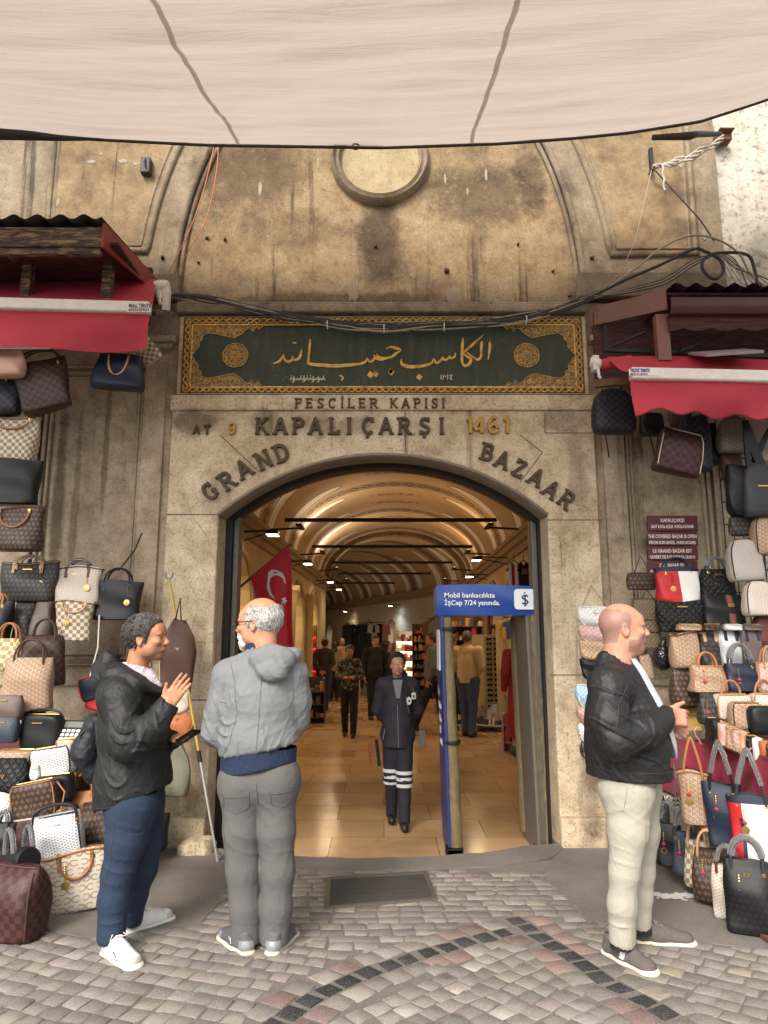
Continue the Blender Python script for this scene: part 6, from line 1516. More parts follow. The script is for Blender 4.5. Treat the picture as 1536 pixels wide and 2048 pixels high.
seams(pb,('jacket',),[[P(*q)for q in l_]for l_ in(((468,1322),(478,1360),(486,1420),(470,1480),(452,1510)),((590,1326),(590,1380),(588,1440)),((533,1352),(528,1440),(522,1520)),((446,1400),(462,1402)))],plain('jacket_stitch',(.12,.125,.13),.9),'stitching',.0018)
S_GREY=plain('grey_mesh_upper',(.085,.085,.088),.7,0,.25,40,.4);S_SOLE=plain('cream_foam',(.50,.45,.35),.75,0,.12);S_TRIM=plain('silver_grey_trim',(.26,.26,.27),.4,.2)
sB,uB,putB=shoe(pb,gnd(500,1916),gnd(438,1872),S_SOLE,S_GREY,S_TRIM,.30,.052,toecap=S_TRIM,trim=S_TRIM)
b=MB()
for pts in([(.115,.046,.040),(.118,.0445,.066)],[(.118,.0445,.066),(.132,.046,.040)],[(.132,.046,.040),(.136,.0435,.066)]):b.tube(pts,.0028,5)
o_=putB(b.build('side_letter',M_WHITE));o_.parent=uB
shoe(pb,gnd(540,1918),gnd(585,1872),S_SOLE,S_GREY,S_TRIM,.30,.052,toecap=S_TRIM,trim=S_TRIM)
# ================= the bald man on the right
YC=3.76
pc=person('bald man in black jacket and pale jeans with clasped hands, facing right',gnd(1255,1915));b0=pc.location
P=lambda px,py,dy=0.0:J(px,py,YC,dy)
hC=Head(P(1247,1258),frame(-7,1,0),1.04,nose=.8,width=1.06,jaw=1.15)
f=Field(np.arange(P(1150,1500)[0],P(1385,1500)[0],.006),np.arange(YC-.4,YC+.36,.006),axis(.08,.014,P(1250,1465)[2],.0045,hC.c[2]+.16))
hC.build(f);hC.neck(f,P(1236,1345),.070,.078);f.ell(hC.p(.03,0,-.10),(.06,.05,.035),hC.R,.03)
f.cap(P(1245,1390),P(1258,1500),.11,.12,.05);f.cap(P(1258,1500),P(1260,1570),.12,.11,.05)
W1=Vector(P(1333,1432,-.13));hand(f,W1,(.86,.12,-.10),(-.1,.95,-.25),1,(42,55,40),.04,1.08,10,tdir=(.85,.1,.42))
W2=Vector(P(1332,1450,.06));hand(f,W2,(.45,-.88,.02),(.6,.35,-.7),-1,(55,60,45),.04,1.06,10)
f.cap(P(1238,1478,-.26),W1,.036,.03,.02);f.cap(P(1310,1472,.18),W2,.036,.03,.02);f.cap(P(1222,1378,-.19),P(1238,1478,-.26),.04,.036,.02)
f.chain([P(1245,1580,-.08),P(1243,1745,-.11),P(1242,1865,-.09)],[.05,.038,.034],.02);f.chain([P(1275,1580,.09),P(1284,1745,.11),P(1280,1835,.13)],[.05,.038,.034],.02)
f.mesh('body',[SK_C,LIPM,skin('shaven_skin',(.30,.165,.125),(.26,.12,.085))],pc,tuple(b0),skin_paint(hC,lambda x,y,z:((z<np.interp(x,[0,.03,.07,.12],[-.05,-.055,-.043,-.043])+.004*np.sin(x*150+y*120))&(z>-.115)&(x>.005))|((z>np.interp(x,[-.12,-.05,-.03,.0,.012,.03],[-.07,-.07,.0,.012,-.01,.05]))&(x<.030+.006*np.sin(z*200))&(z<np.interp(x,[-.12,-.08,-.03,.03],[.09,.105,.095,.07])+.005*np.sin(x*170+y*90)))))
eyes_and_brows(hC,pc,BROW,IRIS)
M_JKC=cloth('black_satin_shell',(.0135,.0135,.0145),.58,.2,6,260,.2,0,.4)
f=Field(np.arange(P(1140,1500)[0],P(1372,1500)[0],.0062),np.arange(YC-.42,YC+.36,.0062),np.arange(P(1250,1575)[2],P(1250,1270)[2],.0062))
f.chain([P(1240,1378),P(1250,1430),P(1257,1490),P(1258,1560)],[.150,.188,.206,.205],.06,sc=(1,1.02,1))
f.cap(P(1222,1372,-.15),P(1258,1374,.17),.105,.10,.06)
f.chain([P(1216,1372,-.19),P(1218,1440,-.25),P(1234,1482,-.27)],[.092,.087,.083],.05);f.chain([P(1234,1482,-.27),P(1285,1462,-.23),P(1334,1436,-.145)],[.092,.080,.060],.03)
f.chain([P(1290,1378,.18),P(1312,1470,.2),P(1336,1448,.05)],[.092,.08,.058],.04)
f.chain([P(1214,1322,0),P(1232,1334,-.095),P(1262,1352,-.10),P(1276,1362,-.06)],[.024,.026,.026,.018],.02);f.chain([P(1214,1322,0),P(1245,1332,.095),P(1276,1345,.09)],[.022,.026,.022],.02)
f.cap(P(1222,1330),P(1240,1366),.086,.12,.03);f.cap(P(1240,1290),P(1240,1345),.078,.082,.006,'s');f.cap(P(1285,1330,.02),P(1292,1375,.0),.05,.03,.015,'s')
f.plane(P(1250,1549),(-.04,0,-1),.012);f.plane(P(1341,1433,-.14),(.90,.1,-.08),.004)
f.disp(fold_noise(51,.0050,10,(1,1,1.8)),.05).disp(fold_noise(52,.004,28,(1,1,1.4)),.05).disp(fold_noise(53,.0018,60),.05)
for q,d_,r_,a_,fr in((P(1232,1480,-.33),(.6,0,.8),.16,.015,95),(P(1285,1462,-.28),(.8,0,-.5),.14,.012,120),(P(1215,1400,-.27),(.3,0,1),.14,.009,70),(P(1262,1525,-.2),(.35,0,1),.17,.011,62),(P(1190,1480,-.1),(.3,0,1),.16,.010,60)):f.disp(joint_folds(q,r_,a_,d_,fr,5),.05)
f.mesh('jacket',M_JKC,pc,tuple(b0))
f=Field(np.arange(P(1140,1500)[0],P(1372,1500)[0],.006),np.arange(YC-.32,YC+.3,.006),np.arange(P(1250,1565)[2],P(1250,1515)[2],.006))
f.chain([P(1257,1500),P(1258,1570)],[.211,.208],0,sc=(1,1.02,1));f.plane(P(1250,1552),(-.04,0,-1),.004);f.plane(P(1250,1529),(.04,0,1),.004);f.disp(fold_noise(6,.003,30));f.mesh('hem_band',M_JKC,pc,tuple(b0))
f=Field(np.arange(P(1210,1400)[0],P(1372,1400)[0],.005),np.arange(YC-.22,YC+.2,.005),np.arange(P(1300,1512)[2],P(1300,1300)[2],.005))
f.chain([P(1240,1378),P(1250,1430),P(1257,1490),P(1258,1520)],[.157,.197,.214,.213],.06,sc=(1,1.02,1));f.cap(P(1236,1318),P(1250,1362),.083,.11,.03)
l0,l1=P(1258,1314),P(1338,1500);dl=(l1-l0)/np.linalg.norm(l1-l0);nl=np.array((dl[2],0,-dl[0]))if dl[2]>0 else np.array((-dl[2],0,dl[0]));w_=.022
f.plane(l0+nl*w_*1.2,nl,.003);f.plane(l0-nl*w_*.75,-nl,.003);f.cap(P(1240,1290),P(1240,1325),.076,.078,.004,'s');f.plane(P(1300,1400,.06),(0,1,0),.004)
f.mesh('white_shirt',cloth('white_tee',(.46,.49,.52),.85,.2),pc,tuple(b0))
b=MB();b.tube([Vector(p)-b0 for p in(P(1345,1528,-.06),P(1349,1540,-.06),P(1352,1556,-.05))],.004,6);b.build('zip_pull',plain('zip_steel',(.5,.5,.5),.3,.9),pc)
b=MB();b.tube([Vector(p)-b0 for p in(P(1250,1462,-.228),P(1250,1480,-.232),P(1250,1503,-.232))],[(.005,.003)]*3,6);b.build('pocket_welt',M_JKC,pc)
M_BEIGE=cloth('stone_denim',(.37,.345,.28),.9,.2,6,240,.08)
trousers(pc,'trousers',M_BEIGE,(P(1252,1575,-.06),P(1266,1570,.08)),.132,[([P(1257,1590,-.085),P(1257,1660,-.10),P(1249,1745,-.11),P(1245,1810,-.10),P(1245,1878,-.09)],[.116,.094,.068,.066,.061]),([P(1275,1590,.09),P(1281,1660,.10),P(1281,1745,.11),P(1280,1790,.12),P(1280,1846,.13)],[.108,.088,.066,.060,.055])],61,.04,(P(1150,1700)[0],P(1355,1700)[0]),(YC-.34,YC+.34),P(1250,1535)[2],[(P(1240,1740,-.2),(.3,0,.95),.14,.013,90),(P(1242,1862,-.15),(.1,0,1),.09,.014,110),(P(1225,1650,-.2),(-.5,0,.85),.15,.011,75),(P(1275,1650,-.15),(.6,0,.8),.14,.009,80)])
seams(pc,('jacket',),[[P(*q)for q in l_]for l_ in(((1236,1345),(1222,1362),(1196,1400),(1186,1450),(1198,1500)),((1190,1348),(1232,1352),(1268,1368)),((1172,1528),(1240,1531),(1338,1533)),((1250,1478),(1250,1505)),((1298,1370),(1318,1440)))],BST,'stitching',.0016)
seams(pc,('trousers',),[[P(*q)for q in l_]for l_ in(((1268,1556),(1265,1620),(1260,1690),(1248,1745),(1244,1810),(1245,1872)),((1200,1604),(1222,1606),(1228,1560)),((1272,1560),(1300,1566),(1318,1560)))],plain('beige_stitch',(.26,.24,.19),.9),'stitching',.0018)
T_KNIT=plain('taupe_knit_upper',(.105,.085,.078),.85,0,.18,60,.5,.004,200);T_SOLE=plain('cream_sole',(.60,.52,.42),.75,0,.1);T_LACE=plain('taupe_lace',(.20,.165,.14),.8)
sC,uC,putC=shoe(pc,gnd(1210,1908),gnd(1318,1962),T_SOLE,T_KNIT,T_LACE,.315,.052)
b=MB();b.ribbon([(.168,.068),(.150,.072),(.146,.062),(.162,.055),(.158,.045),(.138,.046)],.0034,-.052,-.040);o_=putC(b.build('side_emblem',M_WHITE,smooth=0));o_.parent=uC
shoe(pc,gnd(1268,1888),gnd(1362,1893),T_SOLE,T_KNIT,T_LACE,.31,.050)
b=MB()
for q in((1242,1874,-.09),(1280,1846,.13)):b.tube([Vector(P(*q))-b0+Vector((0,0,.03)),Vector(P(*q))-b0-Vector((0,0,.045))],.055,12);b.build('sock',plain('black_sock',(.01,.01,.012),.9),pc);b=MB()
# ================= guard and passers-by inside the hall
def walker(label,px,head_py,foot_py,yaw,top,bot,hair,sk=None,arms='down',res=.010,zf=FLOOR,h=None,stride=0.0,hair_kind='short',width=1.0,long_top=0.0,shoes=(.012,.011,.011),build=1.0,group=None,skirt=False,lean=0.0,feet=True,shw=.165,hipw=.085,hopt=None):
 g0=gnd(px,foot_py,zf);Y=g0.y;topz=at(px,head_py,Y).z;H=(topz-zf)if h is None else h
 t=person(label,g0,group);k=H/1.75;fr=frame(yaw);X0=np.array(g0,f32)
 def L(x,y,z):return X0+fr@(np.array((x,y,z),f32)*k)
 hd=Head(L(.02+lean,0,1.625),frame(yaw,-14 if arms=='phone' else 0),.98*k,**(hopt or{}))
 bw=build
 ra=np.arange(-.48*k,.48*k,res)
 ax3=(X0[0]+ra,X0[1]+ra,axis(zf-.02,res,zf+1.38*k,min(res,.0075),zf+H+.06))
 sh,hip=shw*bw,hipw
 A={}
 for s_ in(-1,1):
  S=(.0+lean*.8,s_*sh,1.42)
  if arms=='down':A[s_]=[S,(-.03,s_*(sh+.055),1.14),(.06,s_*(sh+.045),.90)]
  elif arms=='back':A[s_]=[S,(-.07,s_*(sh+.06),1.15),(-.16,s_*.06,.96)]
  elif arms=='phone':A[s_]=[S,(-.0,s_*(sh+.075),1.15),(.24,s_*.07,1.13)]
  elif arms=='front':A[s_]=[S,(.0,s_*(sh+.06),1.15),(.20,s_*.10,1.0)]
 legs={s_:[(0,s_*hip,.90),(stride*s_*.5+.02,s_*(hip+.005),.48),(stride*s_*1.05-.02,s_*hip,.08)]for s_ in(-1,1)}
 f=Field(*ax3);hd.build(f);hd.neck(f,L(-.01+lean*.8,0,1.45),.05*k/.98,.058*k)
 f.chain([L(lean*.8,0,1.38),L(0,0,1.0)],[.09*k,.09*k],.03)
 for s_ in(-1,1):
  a=[L(*q)for q in A[s_]];f.chain(a,[.035*k,.032*k,.026*k],.02)
  fw=a[2]-a[1];hand(f,a[2],fw,fr@np.array((0,-s_,0)if arms=='down' else(0,0,1.0)if arms!='back' else(-1,0,0),f32),1 if s_>0 else-1,(20,25,20),.05,k*.98,10)
  f.chain([L(*q)for q in legs[s_]],[.06*k,.045*k,.035*k],.02)
 f.mesh('body',[sk or SK_A,LIPM,sk or SK_A],t,tuple(g0),skin_paint(hd))
 if math.sin(R(yaw))<.5 and res<.009:eyes_and_brows(hd,t,BROW,IRIS)
 if hair is not None:
  if hair_kind in('short','tail'):kp=lambda x,y,z:z-np.interp(x,[-.13,-.05,-.028,.02,.045,.066,.12],[-.085,-.085,.0,.0,.05,.072,.09])
  ex=None
  if hair_kind!='short':
   if hair_kind=='long':
    kp=lambda x,y,z:z-np.interp(x,[-.13,-.02,.0,.03,.062,.075,.12],[-.10,-.10,-.10,.0,.055,.075,.09])
   def ex(f):
    if hair_kind=='long':f.chain([hd.p(-.06,0,.02),hd.p(-.09,0,-.10),hd.p(-.09,0,-.28)],[.085*k,.075*k,.05*k],.03,sc=(1,1,1))
    if hair_kind=='tail':f.chain([hd.p(-.09,.0,-.02),hd.p(-.085,.075,-.11),hd.p(-.04,.10,-.19)],[.03*k,.032*k,.022*k],.015)
  hair_region(hd,f,kp,.012,3,.004,max(.005,res*.7),'hair',hair,t,ex)
 f=Field(*ax3);z1=(.88-long_top)
 f.chain([L(lean*.9,0,1.40),L(.01+lean*.5,0,1.22),L(.015,0,1.02),L(.01,0,z1-.06)],[.115*k*bw,.14*k*bw,.145*k*bw,.15*k*bw],.05,sc=None)
 f.cap(L(lean*.8,-sh*.8,1.41),L(lean*.8,sh*.8,1.41),.085*k,.085*k,.05)
 for s_ in(-1,1):
  a=[L(*q)for q in A[s_]];e=a[1]+(a[2]-a[1])*.93
  if long_top>=0 and not getattr(top,'short',False):f.chain([a[0],a[1],e],[.070*k*bw,.060*k,.046*k],.025)
 f.cap(L(-.02+lean*.8,0,1.43),L(-.01+lean*.9,0,1.475),.075*k,.066*k,.02);f.cap(L(.0+lean,0,1.455),L(.02+lean,0,1.56),.056*k,.066*k,.004,'s')
 f.plane(L(0,0,z1),(0,0,-1),.01)
 f.disp(fold_noise(int(px),.009,13,(1,1,1.5)),.05)
 jk=f.mesh('jacket',top,t,tuple(g0))
 f=Field(*ax3)
 if skirt:f.chain([L(0,0,.95),L(0,0,.25)],[.15*k,.21*k],.02);f.plane(L(0,0,.25),(0,0,-1),.005)
 else:
  for s_ in(-1,1):f.chain([L(*legs[s_][0]),L(*legs[s_][1]),L(*legs[s_][2])],[.105*k*bw,.078*k,.060*k],.03)
  f.cap(L(0,-.06,.93),L(0,.06,.93),.115*k*bw,.115*k*bw,.05)
 f.plane(L(0,0,.99),(0,0,1),.01);f.disp(fold_noise(int(px)+1,.007,17),.05)
 f.mesh('trousers' if not skirt else 'skirt',bot,t,tuple(g0))
 if feet:
  for s_ in(-1,1):
   a=L(*legs[s_][2]);b=Vector(a);d=Vector(fr@np.array((1,0,0),f32));fs=Field(*[np.arange(c_-.22*k,c_+.22*k,.009)for c_ in(b.x,b.y)],np.arange(zf-.01,zf+.16,.009))
   c=Vector((b.x,b.y,zf+.045*k));fs.cap(c-d*.03*k,c+d*.15*k,.045*k,.040*k,.01);fs.cap(c-d*.03*k,c+Vector((0,0,.06*k)),.045*k,.042*k,.02);fs.plane((0,0,zf+.003),(0,0,-1),.004)
   fs.mesh('shoe',plain('dark_shoe_%d'%int(shoes[0]*1000),shoes,.5),t,tuple(g0))
 return t,L,hd,k,fr
HR_D=hairmat('dark_brown_hair',(.010,.007,.006),(.035,.022,.015));HR_M=hairmat('brown_hair',(.055,.026,.013),(.13,.065,.03))
BLK=cloth('black_cotton',(.012,.012,.013),.85);NVY=cloth('guard_navy_softshell',(.031,.024,.034),.75,.3,9);NVT=cloth('guard_navy_trousers',(.020,.020,.028),.8)
SK_GU=skin('guard_skin',(.52,.29,.19))
pg_,L,hd,k,fr=walker('uniformed woman guard in dark navy jacket and trousers with reflective bands, facing the street',796,1305,1652,-90,NVY,NVT,HR_D,SK_GU,'back',.005,hair_kind='tail',long_top=.09,stride=.14,build=1.04,shw=.150,hipw=.062,hopt=dict(jaw=.82,width=.95,nose=.7))
G0=Vector(pg_.location);fl=lambda v:tuple(Vector(v)-G0)
M_REFL=plain('reflective_tape',(.62,.62,.60),.4,0,.08)
for s_,zz,xo in((-1,.0,0),(1,.0,0)):
 for j in range(3):
  z=.545-.062*j;t0=(.90-z)/.42;t1=max(0,(.48-z)/.40);kx=.07*s_+.02;x=kx*min(1,t0)+(.147*s_-.02-kx)*t1;c=L(x,s_*.065,z);b=MB();M=Matrix.Translation(Vector(c)-G0)
  r0=(.105*1.04+(.078-.105*1.04)*min(1,t0)-.018*t1)*k+.008;b.lathe([(r0,-.017*k),(r0+.002,0),(r0,.017*k)],22,M=M,cap=False);b.build('reflective_band',M_REFL,pg_,smooth=60)
b=MB();b.prism([[(-.055,0),(.05,0),(.012,-.25),(.0,-.26)]],0,.006,to=lambda u,v,w:tuple(Vector(L(.142-.0*v,0,1.475))-G0+Vector((u*k,-w-.012+.10*v*k*-.28,v*k))));b.build('grey_polo_shirt',cloth('grey_pique',(.20,.20,.195)),pg_,smooth=0)
b=MB();b.tube([fl(L(.178,-.004,1.22)),fl(L(.180,.0,1.0)),fl(L(.168,.006,.80))],.004,6);b.tube([fl(L(.16,.085,1.30)),fl(L(.17,.095,1.22)),fl(L(.165,.12,1.14))],.003,5);b.tube([fl(L(.155,-.135,.98)),fl(L(.15,-.155,.87))],.004,5);b.build('zip',plain('jacket_zip',(.22,.21,.23),.4,.4),pg_)
b=MB();c=Vector(L(.150,.115,1.26))-G0;b.lathe([(.0005,.006),(.024,.005),(.026,0)],16,0,Matrix.Translation(c)@Euler((R(90),0,R(20))).to_matrix().to_4x4()@Matrix.Diagonal((1,1.45,1,1)),cap=False);b.lathe([(.0005,.009),(.012,.008)],12,1,Matrix.Translation(c)@Euler((R(90),0,R(20))).to_matrix().to_4x4(),cap=False);b.build('chest_badge',[M_WHITE,plain('badge_red',(.40,.03,.04),.5)],pg_)
b=MB();c=Vector(L(.150,.165,1.31))-G0;b.box(c,(.042,.006,.058),0,rot=(0,0,R(25)));b.box(c+Vector((0,-.004,-.004)),(.024,.004,.024),1,rot=(0,0,R(25)));b.tube([c+Vector((0,0,.03)),c+Vector((-.004,.01,.075))],.003,5,1);b.build('identity_card',[M_WHITE,plain('card_print',(.2,.17,.14),.6)],pg_)
wt=thing('walkie_talkie','grey walkie-talkie with aerial at the guard\'s hip','radio',L(.02,.255,.87));b=MB();b.box((0,0,0),(.055,.035,.15));b.tube([(.015,0,.07),(.03,0,.18)],.005,6);b.build('handset',plain('grey_handset',(.10,.10,.10),.5),wt,bevel=.006)
bt=thing('baton','black baton with a red cord loop hanging at the guard\'s side','baton',L(.03,-.225,.86));b=MB();b.tube([(0,0,0),(.03,0,-.24)],.016,8);b.build('stick',M_IRON,bt)
b=MB();b.tube([(-.04,0,-.02),(-.07,0,-.06),(-.055,0,-.20),(-.06,0,-.24),(-.05,0,-.20),(-.05,0,-.05)],.003,5);b.build('cord_loop',plain('red_cord',(.20,.03,.03),.7),bt)
def shirt(nm,c,c2=None,kind=None,sc=30):
 n=NT(nm);v=n.coord()
 if kind=='x':m=n.math('GREATER_THAN',n.math('SINE',n.math('MULTIPLY',n.sep(v)[0],75)),.0)
 elif kind=='stripe':m=n.math('GREATER_THAN',n.math('SINE',n.math('MULTIPLY',n.sep(v)[2],sc)),.0)
 else:m=n.step(n.noise(v,sc,3,.6),.5,.56)
 f=n.noise(v,8,3);return n.done(n.mix(m,c,c2),.85,n.bump(f,.3,.02))
CAMO=shirt('camouflage_print',(.020,.020,.015),(.17,.15,.10),'camo',16)
walker('teenager in camouflage T-shirt walking and looking down at a phone',698,1290,1474,-90,CAMO,BLK,HR_D,None,'phone',.010,stride=.12,build=.95)
ph2=thing('mobile_phone','small phone held in both hands by the teenager in camouflage','phone',gnd(698,1474,FLOOR)+Vector((0,-.29,1.12)));b=MB();b.box((0,0,0),(.07,.012,.14),rot=(R(-50),0,0));b.build('case',plain('phone_black',(.01,.01,.01),.3),ph2,bevel=.003)
walker('man in dark olive waistcoat and blue jeans walking away with hands behind his back',648,1277,1421,80,cloth('dark_olive',(.055,.045,.03)),cloth('blue_jeans',(.025,.035,.085)),HR_D,None,'back',.012,stride=.10,build=1.1)
walker('heavy man in cream jumper and blue jeans browsing by the sunglasses',938,1262,1473,62,cloth('cream_knit',(.50,.36,.20),.95,.4,16),cloth('mid_blue_jeans',(.035,.055,.11)),HR_M,SK_B,'front',.010,stride=.06,build=1.2)
walker('man in grey jumper and black trousers striding behind the detector panel',868,1266,1462,170,cloth('grey_knit',(.12,.11,.10)),BLK,HR_D,None,'down',.011,stride=.34)
walker('bearded man in a black coat left of the guard\'s head',750,1272,1440,-80,BLK,BLK,HR_D,None,'down',.012,build=1.15)
walker('woman in profile with brown hair and black coat beside the bearded man',772,1281,1438,10,BLK,BLK,HR_D,SK_G,'down',.012,hair_kind='long')
walker('bald man in a pale pink shirt in the far crowd',683,1276,1392,-70,cloth('pale_pink_shirt',(.42,.26,.21)),BLK,None,SK_C,'down',.014)
walker('person in a striped jumper in front of the far shoe stall',797,1268,1385,100,shirt('striped_knit',(.03,.026,.024),(.42,.36,.30),'stripe',95),BLK,HR_D,None,'down',.014)
walker('man in dark clothes right of the striped jumper',815,1267,1388,90,BLK,BLK,HR_D,None,'down',.014)
walker('person in a maroon top in the far crowd',719,1272,1378,90,cloth('maroon_top',(.10,.018,.018)),BLK,HR_D,None,'down',.015)
walker('man in a pale shirt at the far left of the crowd',672,1282,1384,100,cloth('pale_shirt',(.30,.24,.18)),BLK,HR_M,None,'down',.015)
walker('woman with long brown hair in a red dress behind the detector\'s right post',1042,1262,1510,100,plain('red_dress_cloth',(.22,.008,.010),.8),plain('red_dress_cloth',(.22,.008,.010),.8),HR_M,None,'down',.012,hair_kind='long',skirt=True)
walker('woman in a beige coat walking away left of the camouflage T-shirt',668,1284,1402,95,cloth('beige_coat',(.28,.20,.12)),BLK,HR_D,SK_G,'down',.014,hair_kind='long')
walker('man in a blue shirt by the colourful shelves right of the detector panel',905,1270,1448,40,cloth('blue_shirt',(.05,.08,.16)),BLK,HR_D,None,'front',.013)
walker('shopper in black among the far bags',736,1280,1372,60,BLK,BLK,HR_D,None,'down',.016)
walker('woman with light hair far down the hall',762,1284,1368,-90,cloth('light_grey_top',(.25,.23,.21)),BLK,HR_M,SK_G,'down',.016,hair_kind='long')
# ================= metal detector with its blue banner
MDY=5.98
md=thing('metal_detector','walk-through metal detector with blue bank banner and posts wrapped in khaki cloth','metal detector',gnd(985,1712,FLOOR))
def DP(b,nm,m,par=None,**kw):
 o=b.build(nm,m,par or md,**kw)
 if par is None:o.matrix_parent_inverse=Matrix.Translation(-md.location)
 return o
ctr=lambda px,py,dy=0.0:at(px,py,MDY+dy)
zt,zb=ctr(985,1170).z,ctr(985,1231).z;xl,xr=ctr(873,1170).x,ctr(1075,1170).x
M_BLUE=plain('banner_blue',(.012,.060,.30),.35,0,.12,4,.1);M_BLUE2=plain('banner_blue_dark',(.020,.032,.14),.4,0,.15,4,.1)
b=MB();b.grid(lambda u,v:(xl+(xr-xl)*u,MDY-.012*math.sin(v*3.14)-.008*math.sin(u*7+v*4),zb+(zt-zb)*v+(.012*math.sin(u*3.1+.4)-.006 if v>.5 else 0)),30,8);b.box(((xl+xr)/2,MDY+.22,(zt+zb)/2),(xr-xl-.01,.40,zt-zb-.02));hdr=DP(b,'header_banner',M_BLUE,smooth=60,fix=False)
def dtext(s_,px,py,hpx,Y,m,bold,sx=1.0,par=hdr):o=text_mesh('lettering',s_,hpx/ppm(px,py,Y)/.70,m,par,face_cam(at(px,py,Y)),.0008,bold,'LEFT',sx);return o
M_WTXT=plain('banner_white',(.80,.82,.84),.5,0,.03)
dtext('Mobil bankacılıkta',888,1195,9.5,MDY-.026,M_WTXT,.0010,1.04);dtext('İşCep 7/24 yanında.',889,1210,9.5,MDY-.026,M_WTXT,.0010,1.0)
def rr_rect(x0,z0,x1,z1,r,n_=5):
 out=[]
 for cx,cz,a0 in((x1-r,z1-r,0),(x0+r,z1-r,90),(x0+r,z0+r,180),(x1-r,z0+r,270)):out+=[(cx+r*math.cos(R(a0+90*i/n_)),cz+r*math.sin(R(a0+90*i/n_)))for i in range(n_+1)]
 return out
q0,q1=at(1029,1219,MDY-.026),at(1070,1178,MDY-.026);b=MB();b.prism([rr_rect(q0.x,q0.z,q1.x,q1.z,.03)],MDY-.030,MDY-.022);DP(b,'logo_tile',M_WTXT,hdr)
b=MB();lc=at(1050,1199,MDY-.031);u_=1/ppm(1050,1199,MDY)
b.ribbon([(lc.x+x*u_,lc.z+z*u_)for x,z in[(6,5.5),(3,8),(-3,7.6),(-5.6,4),(-3,1),(3,-1.4),(5.6,-5),(3,-8.4),(-3,-8.6),(-6,-6)]],1.5*u_,MDY-.034,MDY-.029)
b.ribbon([(lc.x,lc.z+8*u_),(lc.x,lc.z-9*u_)],1.35*u_,MDY-.0345,MDY-.029);b.ribbon([(lc.x-2.2*u_,lc.z+8.6*u_),(lc.x+2.2*u_,lc.z+8.6*u_)],.5*u_,MDY-.0342,MDY-.029);b.ribbon([(lc.x-2.6*u_,lc.z-12.4*u_),(lc.x+1.5*u_,lc.z-12.4*u_),(lc.x,lc.z-9*u_)],.9*u_,MDY-.0343,MDY-.029);b.ribbon([(lc.x-1.4*u_,lc.z+13*u_),(lc.x+1.4*u_,lc.z+13*u_)],1.4*u_,MDY-.0345,MDY-.029)
DP(b,'logo_emblem',plain('logo_navy',(.012,.022,.085),.5),hdr,smooth=0)
M_KHAKI=plain('khaki_wrap',(.155,.115,.055),.55,0,.3,8,.6,.02,14);M_CLEAR=plain('clear_film',(.22,.20,.15),.2,0,.2,8,.5,.02,18)
for side,x0 in((-1,ctr(880,1300).x),(1,ctr(1052,1300).x)):
 xo=0
 b=MB();zf_=FLOOR+.01;lean_=.045
 def leg(x_,w,y0,y1,z0,z1):
  b.add([(x_+lean_,y0,z0),(x_+w+lean_,y0,z0),(x_+w+lean_,y1,z0),(x_+lean_,y1,z0),(x_,y0,z1),(x_+w,y0,z1),(x_+w,y1,z1),(x_,y1,z1)],[(0,3,2,1),(4,5,6,7),(0,1,5,4),(1,2,6,5),(2,3,7,6),(3,0,4,7)])
 leg(x0,.035 if side<0 else .15,MDY+.01,MDY+.60,zf_,zt-.03);pan=DP(b,'side_panel',M_BLUE2 if side<0 else plain('grey_panel_side',(.13,.115,.10),.5),smooth=0,bevel=.012)
 f=Field(np.arange(x0-.12,x0+.36,.008),np.arange(MDY-.12,MDY+.72,.010),np.arange(zf_-.01,zt-.04,.012))
 for(xa,ya,ra)in((.065,.05,.045),(.075,.57,.045))if side<0 else((.085,.02,.055),(.02,.57,.05),(.13,.06,.045)):f.cap((x0+xa+lean_,MDY+ya,zf_+.06),(x0+xa,MDY+ya,zb-.03),ra+.012,ra,.02)
 f.plane((0,0,zf_+.05),(0,0,-1),.005);f.disp(fold_noise(7+side,.009,30,(1,1,8)));f.mesh('wrapped_post',M_KHAKI,md,tuple(md.location)).data.update()
 b=MB()
 for zz in(zb-.11,zb-1.02 if side<0 else zb-.78):
  tt=(zt-zz)/(zt-zf_);xx=x0+lean_*tt+(.065 if side<0 else .09)
  b.tube([(xx+.066*math.cos(a*.4),MDY+.055+.066*math.sin(a*.4),zz)for a in range(16)],[(.007,.018)]*16,6,closed=True);DP(b,'tape_band',M_IRON,smooth=60);b=MB()
  b=MB();b.box((x0+lean_+.05,MDY+.05,zf_+.035),(.13,.16,.07));DP(b,'foot',M_IRON,bevel=.01)
for i,(t_,py)in enumerate((('İş',1395),('Bankası',1424),('İşCep',1452),('7/24',1478),('yanında',1500))):
 P_=at(884,py,MDY);tt=(zt-P_.z)/(zt-FLOOR);M=Matrix.Translation((ctr(880,1300).x+.045*tt-.002,MDY+.46,P_.z))@Euler((R(90),0,R(-90))).to_matrix().to_4x4()
 o=text_mesh('side_lettering',t_,.085,M_WTXT,pan if False else md,M,.0008,.001);o.matrix_parent_inverse=Matrix.Translation(-md.location)
b=MB();P_=at(876,1300,MDY);b.box((ctr(880,1300).x+.006,MDY+.25,P_.z),(.008,.30,.34));DP(b,'paper_notice',M_WTXT,smooth=0)
